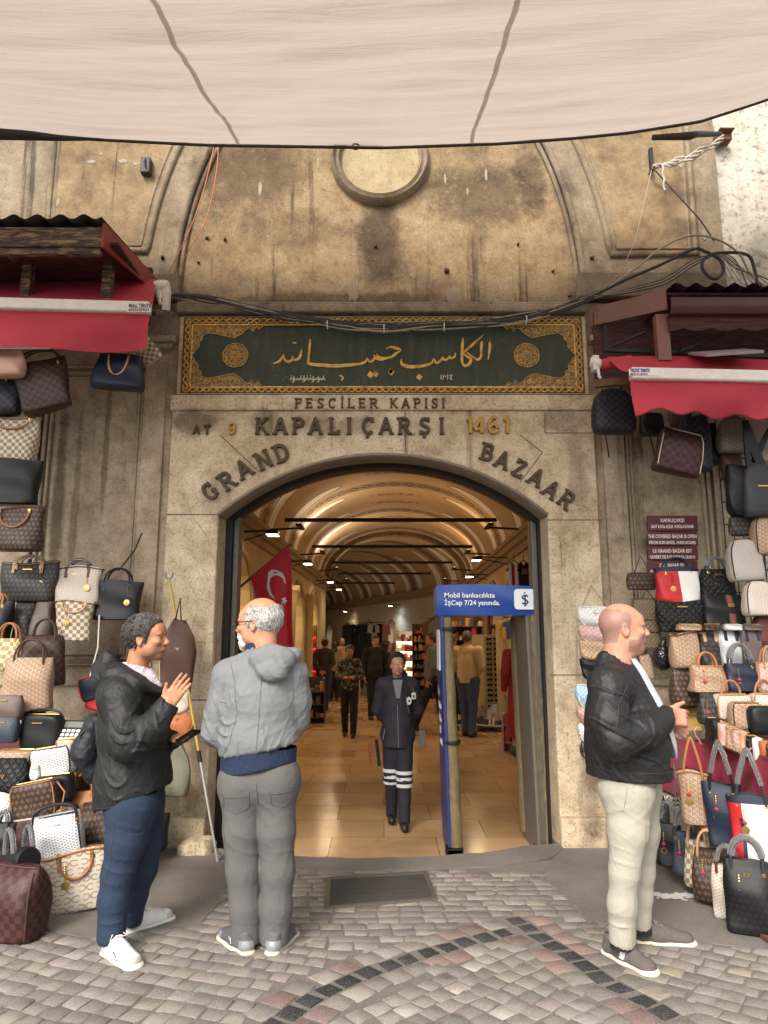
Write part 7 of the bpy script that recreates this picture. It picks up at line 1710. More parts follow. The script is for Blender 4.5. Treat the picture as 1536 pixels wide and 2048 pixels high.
# ================= flag on a slanted pole, left inside
FY=6.9
fg=thing('national_flag','red flag with white crescent and star on a slanted pole inside the gate','flag',at(470,1180,FY))
def FP(b,nm,m,**kw):o=b.build(nm,m,fg,**kw);o.matrix_parent_inverse=Matrix.Translation(-fg.location);return o
b=MB();b.tube([at(466,1186,FY),at(582,1088,FY)],.012,8);FP(b,'flag_pole',plain('bronze_pole',(.10,.05,.03),.4,.5))
fA,fB=at(501,1156,FY),at(579,1091,FY);fC,fD=at(533,1296,FY),at(592,1310,FY)
def flagp(u,v,off=0.0):
 p=fA.lerp(fB,u).lerp(fC.lerp(fD,u),v);w=math.sin(u*9+v*2.2)*.035*v+math.sin(u*17+1-v)*.012*v;return Vector((p.x+.01*math.sin(v*6),FY-.03+w-off,p.z))
b=MB();b.grid(lambda u,v:flagp(u,v),40,40);FP(b,'flag_cloth',plain('flag_red_cloth',(.40,.010,.018),.75,0,.12),smooth=180,fix=False)
def on_flag(px,py):
 P_=at(px,py,FY);best=min(((flagp(i/40,j/40)-P_).length,i/40,j/40)for i in range(41)for j in range(41));return best[1],best[2]
cpx=[(555,1143),(545,1140),(539,1147),(536,1160),(536,1176),(540,1190),(547,1198),(553,1199),(547,1192),(543,1182),(541,1170),(543,1157),(549,1151),(556,1150),(563,1155),(568,1166),(572,1166),(571,1155),(566,1147)]
b=MB();cf=[flagp(*on_flag(*p),.006)for p in cpx];tri=tessellate_polygon([[Vector((p.x,p.z,0))for p in cf]]);b.v=[tuple(p)for p in cf];[b.face(t_)for t_ in tri];FP(b,'crescent',plain('flag_white',(.55,.50,.48),.75),smooth=0,fix=False)
st=[(568+9*(1 if i%2==0 else .4)*math.sin(i*math.pi/5+.3),1201-9*(1 if i%2==0 else .4)*math.cos(i*math.pi/5+.3))for i in range(10)]
b=MB();cf=[flagp(*on_flag(*p),.007)for p in st];tri=tessellate_polygon([[Vector((p.x,p.z,0))for p in cf]]);b.v=[tuple(p)for p in cf];[b.face(t_)for t_ in tri];FP(b,'star',plain('flag_white',(.55,.50,.48)),smooth=0,fix=False)
# ================= goods in the hall
sr=thing('sunglasses_rack','revolving pale rack of many sunglasses on a wheeled stand','display rack',gnd(985,1452,FLOOR));SG=Vector(sr.location)
sc_=ppm(985,1380,SG.y);W_=76/sc_;Hh=142/sc_
b=MB();b.box((0,0,.36+Hh/2),(W_,W_*.75,Hh),rot=(0,0,R(28)));b.box((0,0,.30),(W_*.9,W_*.65,.16),rot=(0,0,R(28)));b.build('rack_panel',plain('pale_rack',(.48,.38,.24),.6),sr,bevel=.008)
b=MB();b.tube([(0,0,.05),(0,0,.3)],.03,8);[b.tube([(0,0,.07),(.34*math.cos(a),.34*math.sin(a),.04)],.02,6)for a in[i*1.2566 for i in range(5)]];[b.lathe([(.001,-.03),(.03,-.02),(.03,.02),(.001,.03)],8,M=Matrix.Translation((.34*math.cos(a),.34*math.sin(a),.03)))for a in[i*1.2566 for i in range(5)]];b.build('wheeled_base',M_IRON,sr)
rr=random.Random(3);M3r=Euler((0,0,R(28))).to_matrix();lensm=[plain('lens_%d'%i,c,.15,0,.1,10,0)for i,c in enumerate(((.012,.010,.010),(.05,.022,.012),(.30,.26,.22),(.02,.025,.03)))]
for face_ in(0,1):
 for r_ in range(14):
  b=MB()
  for c_ in range(4 if face_==0 else 3):
   mi=rr.choice((0,0,0,1,3,2 if rr.random()<.4 else 0));z=.42+r_*(Hh-.1)/13.4
   for s_ in(-1,1):
    if face_==0:u=(c_-1.5)*W_*.235;p=M3r@Vector((u+s_*.034,-W_*.375-.03,z));dn=M3r@Vector((0,-1,0))
    else:u=(c_-1)*W_*.24;p=M3r@Vector((W_*.5+.03,u+s_*.034,z));dn=M3r@Vector((1,0,0))
    b.lathe([(.0005,.008),(.030,.004),(.031,-.004)],10,mi,Matrix.Translation(p)@dn.to_track_quat('Z','Y').to_matrix().to_4x4()@Matrix.Diagonal((1.0,.82,1,1)),cap=False)
  b.build('sunglasses_row',lensm,sr)
def display(label,name,cat,px,py,w,d,h,rows,seed,mats,frame_m,rot=0,glow=None,lip=.0):
 g0=gnd(px,py,FLOOR);t=thing(name,label,cat,g0,(0,0,R(rot)));b=MB()
 for s_ in(-1,1):b.box((s_*w/2,0,h/2),(.03,d,h))
 b.box((0,d/2,h/2),(w,.02,h));b.build('case_frame',frame_m,t,smooth=0)
 b=MB();g=MB();rr=random.Random(seed)
 for i in range(rows):
  z=.12+(h-.15)*i/rows;b.box((0,0,z),(w-.034,d-.03,.018));x=-w/2+.03
  while x<w/2-.06:
   ww=rr.uniform(.04,.12);hh=rr.uniform(.06,min(.26,(h-.2)/rows*.85));g.box((x+ww/2,-d*.2+rr.uniform(-.03,.03),z+.010+hh/2),(ww*.92,d*.45,hh),rr.randrange(len(mats)),rot=(0,0,rr.uniform(-.2,.2)),taper=rr.uniform(.7,1));x+=ww+rr.uniform(.003,.02)
 b.build('shelves',glow or frame_m,t,smooth=0);tag(g.build('merchandise',mats,t,smooth=0),kind='stuff');return t
RED_G=[plain('red_pack',(.40,.02,.02),.4),plain('amber_pack',(.5,.20,.04),.4),plain('yellow_pack',(.55,.38,.06),.4)]
display('tall red lit display case of packets left of the crowd','display_case','display case',610,1420,.42,.4,2.0,7,3,RED_G,plain('gold_case',(.30,.16,.05),.5),20,emit('red_shelf_light',(.9,.05,.06,1),1.2))
display('brown leather goods piled on a low stand at the left of the hall','goods_stand','stand',622,1445,.5,.5,.9,3,4,[GOODS[4],GOODS[5],GOODS[7]],plain('dark_stand',(.07,.035,.02),.5),10)
display('tall warm shelf of small goods behind the grey haired man','goods_stand','stand',486,1560,.7,.4,1.9,6,5,[GOODS[1],GOODS[7],GOODS[5]],plain('wood_case',(.22,.11,.04),.5),25)
display('white lit shelf of shoes by the far guard','goods_stand','stand',826,1392,.9,.5,1.9,6,6,[GOODS[3],GOODS[9],GOODS[0]],plain('white_case',(.6,.56,.5),.5),-20,emit('shelf_light',(1,.86,.66,1),1.5))
display('tall dark rack of goods right of the white shoe shelf','goods_stand','stand',850,1396,.6,.5,2.1,8,7,[GOODS[4],GOODS[5],GOODS[6],GOODS[7]],plain('dark_stand',(.07,.035,.02),.5),-15)
display('shelf of caps and shoes right behind the sunglasses rack','goods_stand','stand',1030,1455,.9,.5,2.3,7,8,GOODS,plain('brown_case',(.16,.09,.05),.5),-60)
display('shelf of colourful goods left of the sunglasses','goods_stand','stand',930,1428,1.2,.5,2.3,7,9,GOODS,plain('brown_case',(.16,.09,.05),.5),-30)
display('low table of grey boxes under the sunglasses','goods_stand','stand',1005,1462,.9,.6,.45,1,10,[GOODS[6],GOODS[3]],plain('white_case',(.6,.56,.5),.5),-20)
display('stack of small red and white boxes by the detector','goods_stand','stand',1028,1500,.28,.3,.55,3,12,[GOODS[0],GOODS[3]],plain('box_case',(.4,.2,.15),.6),-20)
def rail(label,px0,px1,py,Y,seed,cols,hl=1.0,cat='clothes rail'):
 a_,b_=at(px0,py,Y),at(px1,py,Y);t=thing('clothes_rail',label,cat,a_);b=MB();d=b_-a_;b.tube([(0,0,0),d],.015,6);b.tube([(0,0,0),(0,.4,.05)],.012,6);b.tube([d,d+Vector((0,.4,.05))],.012,6);b.build('rail_bar',M_IRON,t)
 rr=random.Random(seed);n_=max(3,int(d.length/.17))
 for i in range(n_):
  c=d*((i+.5)/n_);w=rr.uniform(.36,.46);hh=hl*rr.uniform(.85,1.1);b=MB();ang=rr.uniform(-.5,.5);ca_,sa_=math.cos(ang),math.sin(ang)
  pr=[(-.05,-.04),(-w/2,-.10),(-w/2-.03,-.45*hh),(-w/2+.06,-.45*hh),(-w*.36,-hh),(w*.36,-hh),(w/2-.06,-.45*hh),(w/2+.03,-.45*hh),(w/2,-.10),(.05,-.04)]
  b.prism([pr],-.045,.045,to=lambda u,v,q:(c.x+u*ca_-q*sa_,c.y+u*sa_+q*ca_,c.z+v));b.build('garment',rr.choice(cols),t,smooth=30,bevel=.02)
 return t
DK=[BLK,cloth('charcoal_wool',(.03,.03,.032)),cloth('dark_brown_wool',(.04,.025,.018)),cloth('navy_wool',(.016,.02,.04))]
rail('row of dark coats hanging on the far wall left of the bags',690,744,1246,27,3,DK,1.5);rail('row of dark jackets hanging beside the far coats',708,735,1262,24,5,DK,1.2)
rail('row of pale and pink tops hanging by the far bags',742,772,1245,25,4,[cloth('cream_top',(.5,.46,.4)),BLK,cloth('pink_top',(.5,.22,.2))],.9)
rail('orange and brown garments hanging at the right of the far stalls',858,884,1238,19,6,[cloth('orange_top',(.42,.17,.04)),cloth('brown_top',(.15,.08,.04)),cloth('grey_top',(.2,.2,.19))],.9)
rail('yellow, red and blue scarves hanging under the detector banner',1010,1046,1234,13,7,[cloth('yellow_scarf',(.42,.27,.04)),cloth('red_scarf',(.30,.02,.02)),cloth('blue_scarf',(.04,.05,.25))],.45)
JY=9.2
for i,(px,lab,m)in enumerate(((1028,'red and white striped football shirt hanging right of the hall',shirt('striped_jersey',(.40,.015,.02),(.65,.63,.6),'x',1)),(1047,'black printed T-shirt hanging between football shirts',BLK),(1068,'red football shirt with white number seven on its back',plain('jersey_red',(.34,.012,.016),.7)))):
 n_=m.node_tree
 c=at(px,1125,JY);t=thing('football_shirt' if i!=1 else 'printed_shirt',lab,'shirt',c);s_=ppm(px,1150,JY);b=MB();w=22/s_;h_=52/s_
 pr=[(-w*.2,0),(-w*.5,-.03),(-w*.78,-h_*.33),(-w*.55,-h_*.36),(-w*.5,-h_),(w*.5,-h_),(w*.55,-h_*.36),(w*.78,-h_*.33),(w*.5,-.03),(w*.2,0),(0,-.04)]
 b.prism([pr],-.03,.03);b.build('shirt_body',m,t,smooth=30,bevel=.01)
 b=MB();b.tube([(-w*.45,0,-.02),(0,0,.03),(w*.45,0,-.02)],.008,6);b.tube([(0,0,.03),(0,0,.10)],.005,5);b.build('hanger',M_IRON,t)
 if i==2:text_mesh('number','7',.30,M_WTXT,t,face_cam(Vector((-.09,-.034,-h_*.55))),.001,.008)
 if i==1:b=MB();b.box((0,-.033,-h_*.35),(w*.5,.004,h_*.22));b.build('print',plain('brown_print',(.20,.09,.05),.7),t,smooth=0)
 # ------------------------------------------------------------------ handbags: cloth patterns
def pat(name,kind,c1,c2,cell=.035,rough=.5,bump=.15):
 n=NT(name);uv=n.coord('UV');ob=n.coord()
 rot=R(45)if kind in('quilt',)else(R(30)if kind=='motif' else 0)
 s_=n.map(uv,(1/cell,)*3,(0,0,rot));x,y,_=n.sep(s_)
 if kind in('mono','motif','rings'):x=n.math('ADD',x,n.math('MULTIPLY',n.math('MODULO',n.math('FLOOR',y),2.0),.5))
 fx=n.math('SUBTRACT',n.math('FRACT',x),.5);fy=n.math('SUBTRACT',n.math('FRACT',y),.5)
 ax_,ay=n.math('ABSOLUTE',fx),n.math('ABSOLUTE',fy);r=n.math('SQRT',n.math('ADD',n.math('MULTIPLY',fx,fx),n.math('MULTIPLY',fy,fy)))
 par=n.math('ABSOLUTE',n.math('MODULO',n.math('ADD',n.math('FLOOR',x),n.math('FLOOR',y)),2.0));h=None
 if kind=='check':m=n.math('GREATER_THAN',par,.5)
 elif kind=='mono':
  th=n.math('ARCTAN2',fy,fx);pet=n.math('MULTIPLY_ADD',n.math('COSINE',n.math('MULTIPLY',th,4.0)),.11,.22)
  flower=n.math('LESS_THAN',n.math('ABSOLUTE',n.math('SUBTRACT',r,pet)),.055)
  dia=n.math('MULTIPLY',n.math('LESS_THAN',n.math('ABSOLUTE',n.math('SUBTRACT',n.math('ADD',ax_,ay),.28)),.06),1.0)
  m=n.math('MAXIMUM',n.math('MULTIPLY',flower,par),n.math('MULTIPLY',dia,n.math('SUBTRACT',1.0,par)));m=n.math('MAXIMUM',m,n.math('LESS_THAN',r,.07))
 elif kind=='motif':
  th=n.math('ARCTAN2',fy,fx);m=n.math('LESS_THAN',n.math('ABSOLUTE',n.math('SUBTRACT',r,n.math('MULTIPLY_ADD',n.math('SINE',n.math('MULTIPLY',th,3.0)),.12,.25))),.10)
 elif kind=='chev':
  z_=n.math('FRACT',n.math('ADD',n.math('MULTIPLY',n.math('FLOOR',x),.5),n.math('ADD',y,n.math('MULTIPLY',ax_,1.3))))
  m=n.math('MULTIPLY',n.math('LESS_THAN',z_,.42),n.math('LESS_THAN',ax_,.38))
 elif kind=='rings':
  e=n.math('SQRT',n.math('ADD',n.math('MULTIPLY',n.math('MULTIPLY',fx,fx),.75),n.math('MULTIPLY',n.math('MULTIPLY',fy,fy),1.3)))
  m=n.math('MULTIPLY',n.math('LESS_THAN',n.math('ABSOLUTE',n.math('SUBTRACT',e,.36)),.075),n.math('LESS_THAN',n.math('MULTIPLY',fx,n.math('MULTIPLY_ADD',par,2.0,-1.0)),.30))
 elif kind=='quilt':
  q=n.math('MINIMUM',n.math('SUBTRACT',.5,ax_),n.math('SUBTRACT',.5,ay));m=n.math('LESS_THAN',q,.05);h=n.step(q,0,.25)
 else:m=n.math('MULTIPLY',n.noise(ob,12,3),.35)
 c=n.mix(m,c1,c2);g=n.noise(ob,160,3);c=n.mix(n.math('MULTIPLY',n.noise(ob,7,4),.3),c,n.mix(1.0,c,(.72,.7,.68),'MULTIPLY'))
 hh=n.math('MULTIPLY',g,.25);hh=n.math('ADD',hh,h)if h is not None else hh
 n.p.inputs['Specular IOR Level'].default_value=.3
 return n.done(c,rough,n.bump(hh,.5 if h is not None else bump,.012))
PM={k:pat('bag_'+k,*a)for k,a in{'brown_check':('check',(.060,.030,.022),(.030,.016,.013),.030),'cream_check':('check',(.58,.50,.37),(.24,.18,.125),.026),'navy_check':('check',(.010,.011,.017),(.026,.027,.034),.028),'wine_check':('check',(.075,.028,.026),(.038,.016,.016),.034),'yellow_check':('check',(.55,.44,.23),(.27,.19,.09),.028),'brown_flower':('mono',(.040,.022,.016),(.20,.13,.075),.034),'dark_flower':('mono',(.028,.023,.021),(.105,.09,.075),.034),'black_flower':('mono',(.007,.007,.008),(.018,.018,.019),.03),'tan_motif':('motif',(.40,.275,.185),(.20,.115,.065),.026),'pink_motif':('motif',(.47,.33,.29),(.27,.16,.13),.026),'grey_motif':('motif',(.21,.175,.15),(.11,.088,.072),.030),'white_chevron':('chev',(.66,.66,.66),(.17,.175,.19),.016),'cream_chevron':('chev',(.56,.49,.42),(.33,.27,.225),.017),'navy_chevron':('chev',(.022,.030,.048),(.065,.078,.10),.017),'stone_chevron':('chev',(.42,.385,.345),(.25,.22,.195),.017),'taupe_chevron':('chev',(.13,.10,.088),(.085,.064,.056),.016),'cream_rings':('rings',(.60,.53,.43),(.33,.24,.15),.046),'black_quilt':('quilt',(.009,.009,.010),(.004,.004,.004),.036),'white_quilt':('quilt',(.70,.68,.67),(.48,.46,.45),.026),'pink_quilt':('quilt',(.58,.38,.36),(.40,.25,.24),.026),'olive_quilt':('quilt',(.19,.145,.085),(.085,.06,.036),.022),'tan_quilt':('quilt',(.50,.35,.21),(.28,.17,.09),.024),'blue_quilt':('quilt',(.30,.50,.62),(.6,.66,.68),.024),'black':('plain',(.007,.007,.008),(.013,.013,.014)),'navy':('plain',(.012,.017,.034),(.022,.029,.05)),'brown':('plain',(.065,.030,.020),(.10,.05,.034)),'tan':('plain',(.34,.135,.052),(.42,.19,.08)),'pale_tan':('plain',(.50,.30,.17),(.56,.36,.22)),'orange':('plain',(.36,.105,.03),(.44,.15,.05)),'olive':('plain',(.155,.15,.105),(.20,.195,.14)),'cream':('plain',(.55,.45,.34),(.6,.5,.4)),'red':('plain',(.42,.014,.018),(.5,.03,.03)),'white':('plain',(.66,.64,.60),(.7,.68,.65)),'grey':('plain',(.030,.030,.033),(.045,.045,.047)),'maroon':('plain',(.10,.03,.024),(.15,.05,.04)),'peach':('plain',(.62,.36,.26),(.6,.42,.34)),'yellow':('plain',(.45,.30,.08),(.38,.22,.06)),'green':('plain',(.02,.07,.04),(.03,.09,.05)),'pink':('plain',(.50,.31,.26),(.56,.38,.33)),'zebra':('chev',(.5,.45,.36),(.02,.018,.016),.03)}.items()}
M_BRASS=plain('bag_brass',(.55,.36,.13),.28,.9,.15,30,0);M_STEEL=plain('bag_steel',(.55,.54,.52),.25,.9,.1,30,0);M_HEART=plain('pink_enamel',(.6,.03,.10),.3,0,.1,20,0);M_LINING=plain('dark_lining',(.02,.012,.012),.9);M_REDLINE=plain('red_lining',(.20,.01,.016),.8)
def _film():
 n=NT('clear_plastic_film');v=n.coord();n.p.inputs['Transmission Weight'].default_value=.9;n.p.inputs['IOR'].default_value=1.25
 return n.done((.9,.9,.9),.12,n.bump(n.noise(v,40,4),.6,.01))
M_FILM=_film()
PROF={'tote':[(0,.84,.86),(.02,.88,.97),(.10,.90,1),(.55,.95,.86),(.96,1,.50),(1,1,.48)],'satchel':[(0,.93,.88),(.03,.98,1),(.12,1,1),(.6,.95,.82),(.92,.87,.40),(1,.85,.30)],'camera':[(0,.78,.80),(.05,.90,.95),(.16,.98,1),(.5,1,1),(.84,.98,1),(.95,.90,.95),(1,.78,.80)],'duffel':[(0,.96,.90),(.03,1,1),(.45,1,1),(.70,.97,.88),(.86,.93,.66),(.96,.86,.38),(1,.80,.2)],'crescent':[(0,.50,.5),(.06,.68,.8),(.18,.86,1),(.42,.97,1),(.72,1,.9),(.95,.97,.6),(1,.95,.4)],'backpack':[(0,.86,.75),(.04,.95,.95),(.2,1,1),(.6,.97,.92),(.82,.84,.78),(.94,.62,.6),(1,.38,.4)],'hobo':[(0,.80,.75),(.03,.86,.95),(.2,.94,1),(.55,1,.85),(.75,.82,.6),(.9,.52,.4),(1,.32,.28)],'flap':[(0,.90,.9),(.05,.97,1),(.3,1,1),(.7,.97,.85),(1,.90,.55)],'edge':[(0,.85,.9),(.04,.96,1),(.2,1,1),(.8,1,1),(.96,.96,1),(1,.85,.9)]}
def bag(kind,label,box,Y,m,d=.13,yaw=0,roll=0,grp=None,hnd=None,hm='tan',hh=.14,hw=.42,trim=None,charm=None,plate=0,stripe=None,zipm=None,tabs=None,strap=None,lining=M_LINING,logo=None,film=False,side=None,cat='handbag',name=None,pitch=0,sq=3.6,hr=.0075,block=None,vstrap=None):
 x0,y0,x1,y1=box;s_=ppm((x0+x1)/2,(y0+y1)/2,Y);w=(x1-x0)/s_;h=(y1-y0)/s_
 cy,sy=abs(math.cos(R(yaw))),abs(math.sin(R(yaw)));w=max(.06,(w-d*.8*sy)/cy)if yaw else w
 loc=at((x0+x1)/2,y1,Y);loc.z=max(loc.z,.02)
 nm=name or{'tote':'tote_bag','satchel':'handbag','camera':'zip_bag','duffel':'holdall','crescent':'shoulder_bag','backpack':'backpack','hobo':'shoulder_bag','flap':'flap_bag','edge':'zip_bag'}[kind]
 t=thing(nm,label,cat,loc,(R(pitch),R(roll),R(yaw)),grp);rr=random.Random(hash((x0,y0,kind))&0xffff if False else int(x0*31+y0*17));P_=PROF[kind]
 ss=np.interp;ts=[p[0]for p in P_];ph=rr.random()*6
 def wd(t_):return ss(t_,ts,[p[1]for p in P_]),ss(t_,ts,[p[2]for p in P_])
 n_=36;rows=sorted(set([p[0]for p in P_]+[i/9 for i in range(10)]));b=MB();per=2*(w+d)
 soft=.012 if kind in('tote','hobo','crescent','satchel','duffel')else .005
 def pt(t_,a):
  a_,d_=wd(t_);c,s2=math.cos(a),math.sin(a);e=2/sq
  x=math.copysign(abs(c)**e,c)*w/2*a_;y=math.copysign(abs(s2)**e,s2)*d/2*d_
  y+=soft*math.sin(t_*7+a*2+ph)*(1-t_*.3);x+=soft*.5*math.sin(t_*5+ph+a);z=h*t_+(soft*.9*math.sin(x/w*5+ph)if t_>.9 and kind in('tote','hobo')else 0)
  return(x,y,z)
 us=[0.0]
 for j in range(n_):p,q=Vector(pt(.4,2*math.pi*j/n_-math.pi/2)),Vector(pt(.4,2*math.pi*(j+1)/n_-math.pi/2));us.append(us[-1]+(p-q).length)
 v0=[[pt(t_,2*math.pi*j/n_-math.pi/2)for j in range(n_)]for t_ in rows]
 for r_ in v0:b.v+=r_
 for i in range(len(rows)-1):
  for j in range(n_):
   j2=(j+1)%n_;mi=0
   if block:mi=block((v0[i][j][0]+v0[i][j2][0])/w,rows[i],v0[i][j][1])
   elif side and abs(v0[i][j][0]+v0[i][j2][0])/2>w*.46*wd(rows[i])[0]:mi=2
   b.face((i*n_+j,i*n_+j2,(i+1)*n_+j2,(i+1)*n_+j),mi,[(us[j],rows[i]*h),(us[j+1],rows[i]*h),(us[j+1],rows[i+1]*h),(us[j],rows[i+1]*h)])
 b.face([j for j in range(n_)][::-1]);k=len(rows)-1
 if kind in('tote','hobo'):
  q0=len(b.v);b.v+=[(x*.97,y*.9,z-.03)for x,y,z in v0[k]]
  for j in range(n_):b.face((k*n_+j,k*n_+(j+1)%n_,q0+(j+1)%n_,q0+j),1)
  b.face(range(q0,q0+n_),1)
 else:b.face([k*n_+j for j in range(n_)],0,[(us[j],h)for j in range(n_)])
 mats=[PM[m]if isinstance(m,str)else m,lining]+([PM[side]]if side else[])if not block else[PM[q]for q in m]
 b.build('body',mats,t,smooth=50,fix=True)
 H=PM[hm]
 def front(u,z,off=.003):a_,d_=wd(min(1,z/h));return(u,-d/2*d_*(1-abs(2*u/(w*a_+1e-6))**4*.35)-off,z)
 if trim:
  b=MB();lo=.955 if kind=='tote' else 1.0
  if kind=='tote':b.tube([(x*1.01,y*1.03-.0005,z-.012)for x,y,z in v0[k]],[(.012,.004)]*n_,6,closed=True,flat=(0,0,1))
  else:
   for s2 in(-1,1):b.tube([front(s2*w*.49*wd(q)[0]*.93,q*h,.001)for q in(.06,.2,.4,.6,.8,.94)],.0045,6)
   b.tube([front(w*.93*.49*wd(.96)[0]*(2*i/8-1),h*.985,.001)for i in range(9)],.0045,6)
  b.build('trim',PM[trim],t)
 if zipm or kind in('camera','edge'):
  b=MB();zz=h*1.002;b.tube([(w*.38*(2*i/8-1),0,zz+.002)for i in range(9)],.004,6);b.tube([(w*.36,0,zz),(w*.42,-.01,zz-.02)],.005,5);b.build('zip',M_BRASS,t)
 if hnd:
  for s2 in((-1,1)if hnd in('up','down','tall')else(-1,)):
   b=MB();dy=s2*d*.5*wd(.97)[1];pts=[]
   if hnd in('up','tall'):
    for i in range(15):a=math.pi*i/14;pts.append((w*hw*.5*math.cos(a)*(1 if hnd=='up' else .35+.65*(1-math.sin(a))),dy*(1-.6*math.sin(a))-.004*s2*-1,h*.97+hh*math.sin(a)**.85))
    a0,a1=pts[0],pts[-1];pts=[(a0[0],dy+s2*.004,h*.86)]+pts+[(a1[0],dy+s2*.004,h*.86)]
   elif hnd=='down':
    if s2>0:continue
    for i in range(15):a=math.pi*i/14;pts.append((w*hw*.5*math.cos(a),dy-.018-.012*math.sin(a),h*.90-hh*math.sin(a)))
   elif hnd=='top':
    for i in range(13):a=math.pi*i/12;pts.append((w*hw*.5*math.cos(a),0,h*.98+hh*math.sin(a)))
   hn=(b.tube(pts,hr,8),b.build('handle',H,t))[1]
   if film:bb=MB();bb.tube(pts[2:-2],hr*1.8,8);bb.build('plastic_wrap',M_FILM,hn)
   if hnd!='top':
    for q in(pts[0],pts[-1]):
     bb=MB();bb.tube([(q[0],q[1]+s2*.002-.000,q[2]+.012),(q[0],q[1]+s2*.002,q[2]-.018)],[(.010,.004)]*2,6);bb.lathe([(.0005,.004),(.006,.003),(.006,0)],8,M=Matrix.Translation((q[0],q[1]+s2*.006,q[2]-.004))@Euler((R(90*(1 if s2<0 else-1)),0,0)).to_matrix().to_4x4());bb.build('buckle',M_BRASS,hn)
 if tabs:
  for u in(-.24,.24):b=MB();b.bar(front(u*w,h*1.0,.006),front(u*w,h*.70,.006),.022,.006,up=(0,-1,0));b.build('strap_tab',PM[tabs],t,bevel=.002)
 if strap:
  sm,pp=strap;b=MB();pts=[(q[0]/s_,-.01-.01*i,h+q[1]/s_)for i,q in enumerate(pp)]
  b.tube(pts,.0055 if sm!='chain' else .0045,6)if sm!='chain' else[b.lathe([(.0005,-.006),(.006,0),(.0005,.006)],6,M=Matrix.Translation(Vector(a).lerp(Vector(c),i/12)))for a,c in zip(pts,pts[1:])for i in range(13)]
  b.build('strap',M_BRASS if sm=='chain' else PM[sm],t)
 if vstrap:
  o_=at((x0+x1)/2,y1,Y);Ri=Matrix.Rotation(-R(roll),2);pp=[Ri@Vector(((px-(x0+x1)/2)/s_,(y1-py)/s_))for px,py in vstrap];b=MB();b.prism([[tuple(p)for p in pp]],-.03,-.012);b.build('broad_strap',PM['black'],t,smooth=0,bevel=.003)
 if charm:
  u=-.16 if charm!='r' else .24;f0=Vector(front(u*w,h*.80,.012));b=MB()
  for i in range(6):b.lathe([(.0005,-.007),(.006,0),(.0005,.007)],6,M=Matrix.Translation(f0-Vector((0,0,.013*i))))
  ch=b.build('charm_chain',M_BRASS,t);b=MB();q=f0-Vector((0,0,.090))
  if charm=='ring':b.tube([q+Vector((.016*math.cos(i*.524),-.004,-.016+.016*math.sin(i*.524)))for i in range(12)],.0035,6,closed=True)
  else:b.lathe([(.0005,.006),(.022,.005),(.023,0)],16,M=Matrix.Translation(q-Vector((0,0,.016)))@Euler((R(90),0,0)).to_matrix().to_4x4())
  b.build('charm_medal',M_BRASS,ch)
  if charm in('ring','heart'):b=MB();b.lathe([(.0005,.012),(.013,.005),(.013,-.002),(.0005,-.012)],10,M=Matrix.Translation(f0-Vector((0,.004,.068))));b.build('charm_bead',M_HEART,ch)
 if plate:
  b=MB();p=front(0,h*(.80 if plate==1 else .55),.004);b.box(p,(min(.07,w*.3),.004,.008));b.build('name_plate',M_BRASS if m!='white_chevron' else PM['black'],t,smooth=0)
 if logo:text_mesh('metal_logo',logo[0],logo[1],M_BRASS,t,face_cam(Vector(front(0,h*logo[2],.006))),.002,.0012,'CENTER')
 if stripe:
  b=MB()
  for i,(u,q)in enumerate(((-.016,1),(0,0),(.016,1))):pts=[front((stripe+u/w)*w,h*(.02+.96*j/8),.0035+.0004*i)for j in range(9)];b.tube(pts,[(.0085,.002)]*9,6,q,flat=(0,0,1))if False else[b.box(((np.array(a)+np.array(c))/2).tolist(),(.0165,.003,abs(a[2]-c[2])+.001),q,rot=(math.atan2(a[1]-c[1],a[2]-c[2])*-1,0,0))for a,c in zip(pts,pts[1:])]
  b.build('web_stripe',[PM['red'],PM['green']],t,smooth=0)
  if not logo:text_mesh('metal_logo','GG',.032,M_BRASS,t,face_cam(Vector(front(stripe*w,h*.62,.008))),.002,.0012,'CENTER')
 return t
GL_,GR_='handbags on the left stall','handbags on the right stall'
def B(kind,label,box,Y,m,**k):return bag(kind,label,box,Y,m,grp=GL_ if box[0]<700 else GR_,**k)
# ---- left stall, hanging under the awning
B('tote','navy checked tote at the far left under the awning',(-45,748,46,830),5.0,'navy_check',roll=-6,hnd='up',hm='black')
B('tote','dark brown checked tote with red lining tilted under the left awning',(44,716,150,820),4.95,'brown_check',d=.14,roll=-16,hnd='up',hm='brown',hh=.10,hw=.8,lining=M_REDLINE)
B('satchel','navy handbag with green and red stripe hanging under the left awning',(182,706,285,778),5.0,'navy',d=.13,roll=3,stripe=.0,hnd='down',hm='pale_tan',hh=.15,hw=.38,strap=('tan',[(0,0),(3,20)]))
B('camera','cream chequered clutch bag sticking out beside the left awning',(290,660,330,722),5.2,'cream_check',d=.05,roll=-38)
B('satchel','plain peach handbag at the far left above the navy tote',(-40,700,48,752),4.85,'peach',d=.12)
B('tote','cream chequered tote with tan trim in the left hanging column',(-25,832,74,925),5.05,'cream_check',d=.14,trim='tan',hnd='down',hm='tan',hh=.07,hw=.7)
B('tote','soft black leather tote in the left hanging column',(-25,918,78,1010),5.02,'black',d=.15,strap=('black',[(30,-5),(38,-60)]))
B('tote','brown flower print tote with tan handle in the left hanging column',(-25,1014,84,1102),5.0,'brown_flower',d=.15,trim='tan',hnd='down',hm='tan',hh=.12,hw=.55,lining=M_REDLINE)
B('tote','dark flower print tote with pale tan handles above the left pile',(-2,1124,114,1204),5.25,'dark_flower',d=.14,trim='pale_tan',tabs='pale_tan',hnd='up',hm='pale_tan',hh=.05,charm='r',film=True,plate=1)
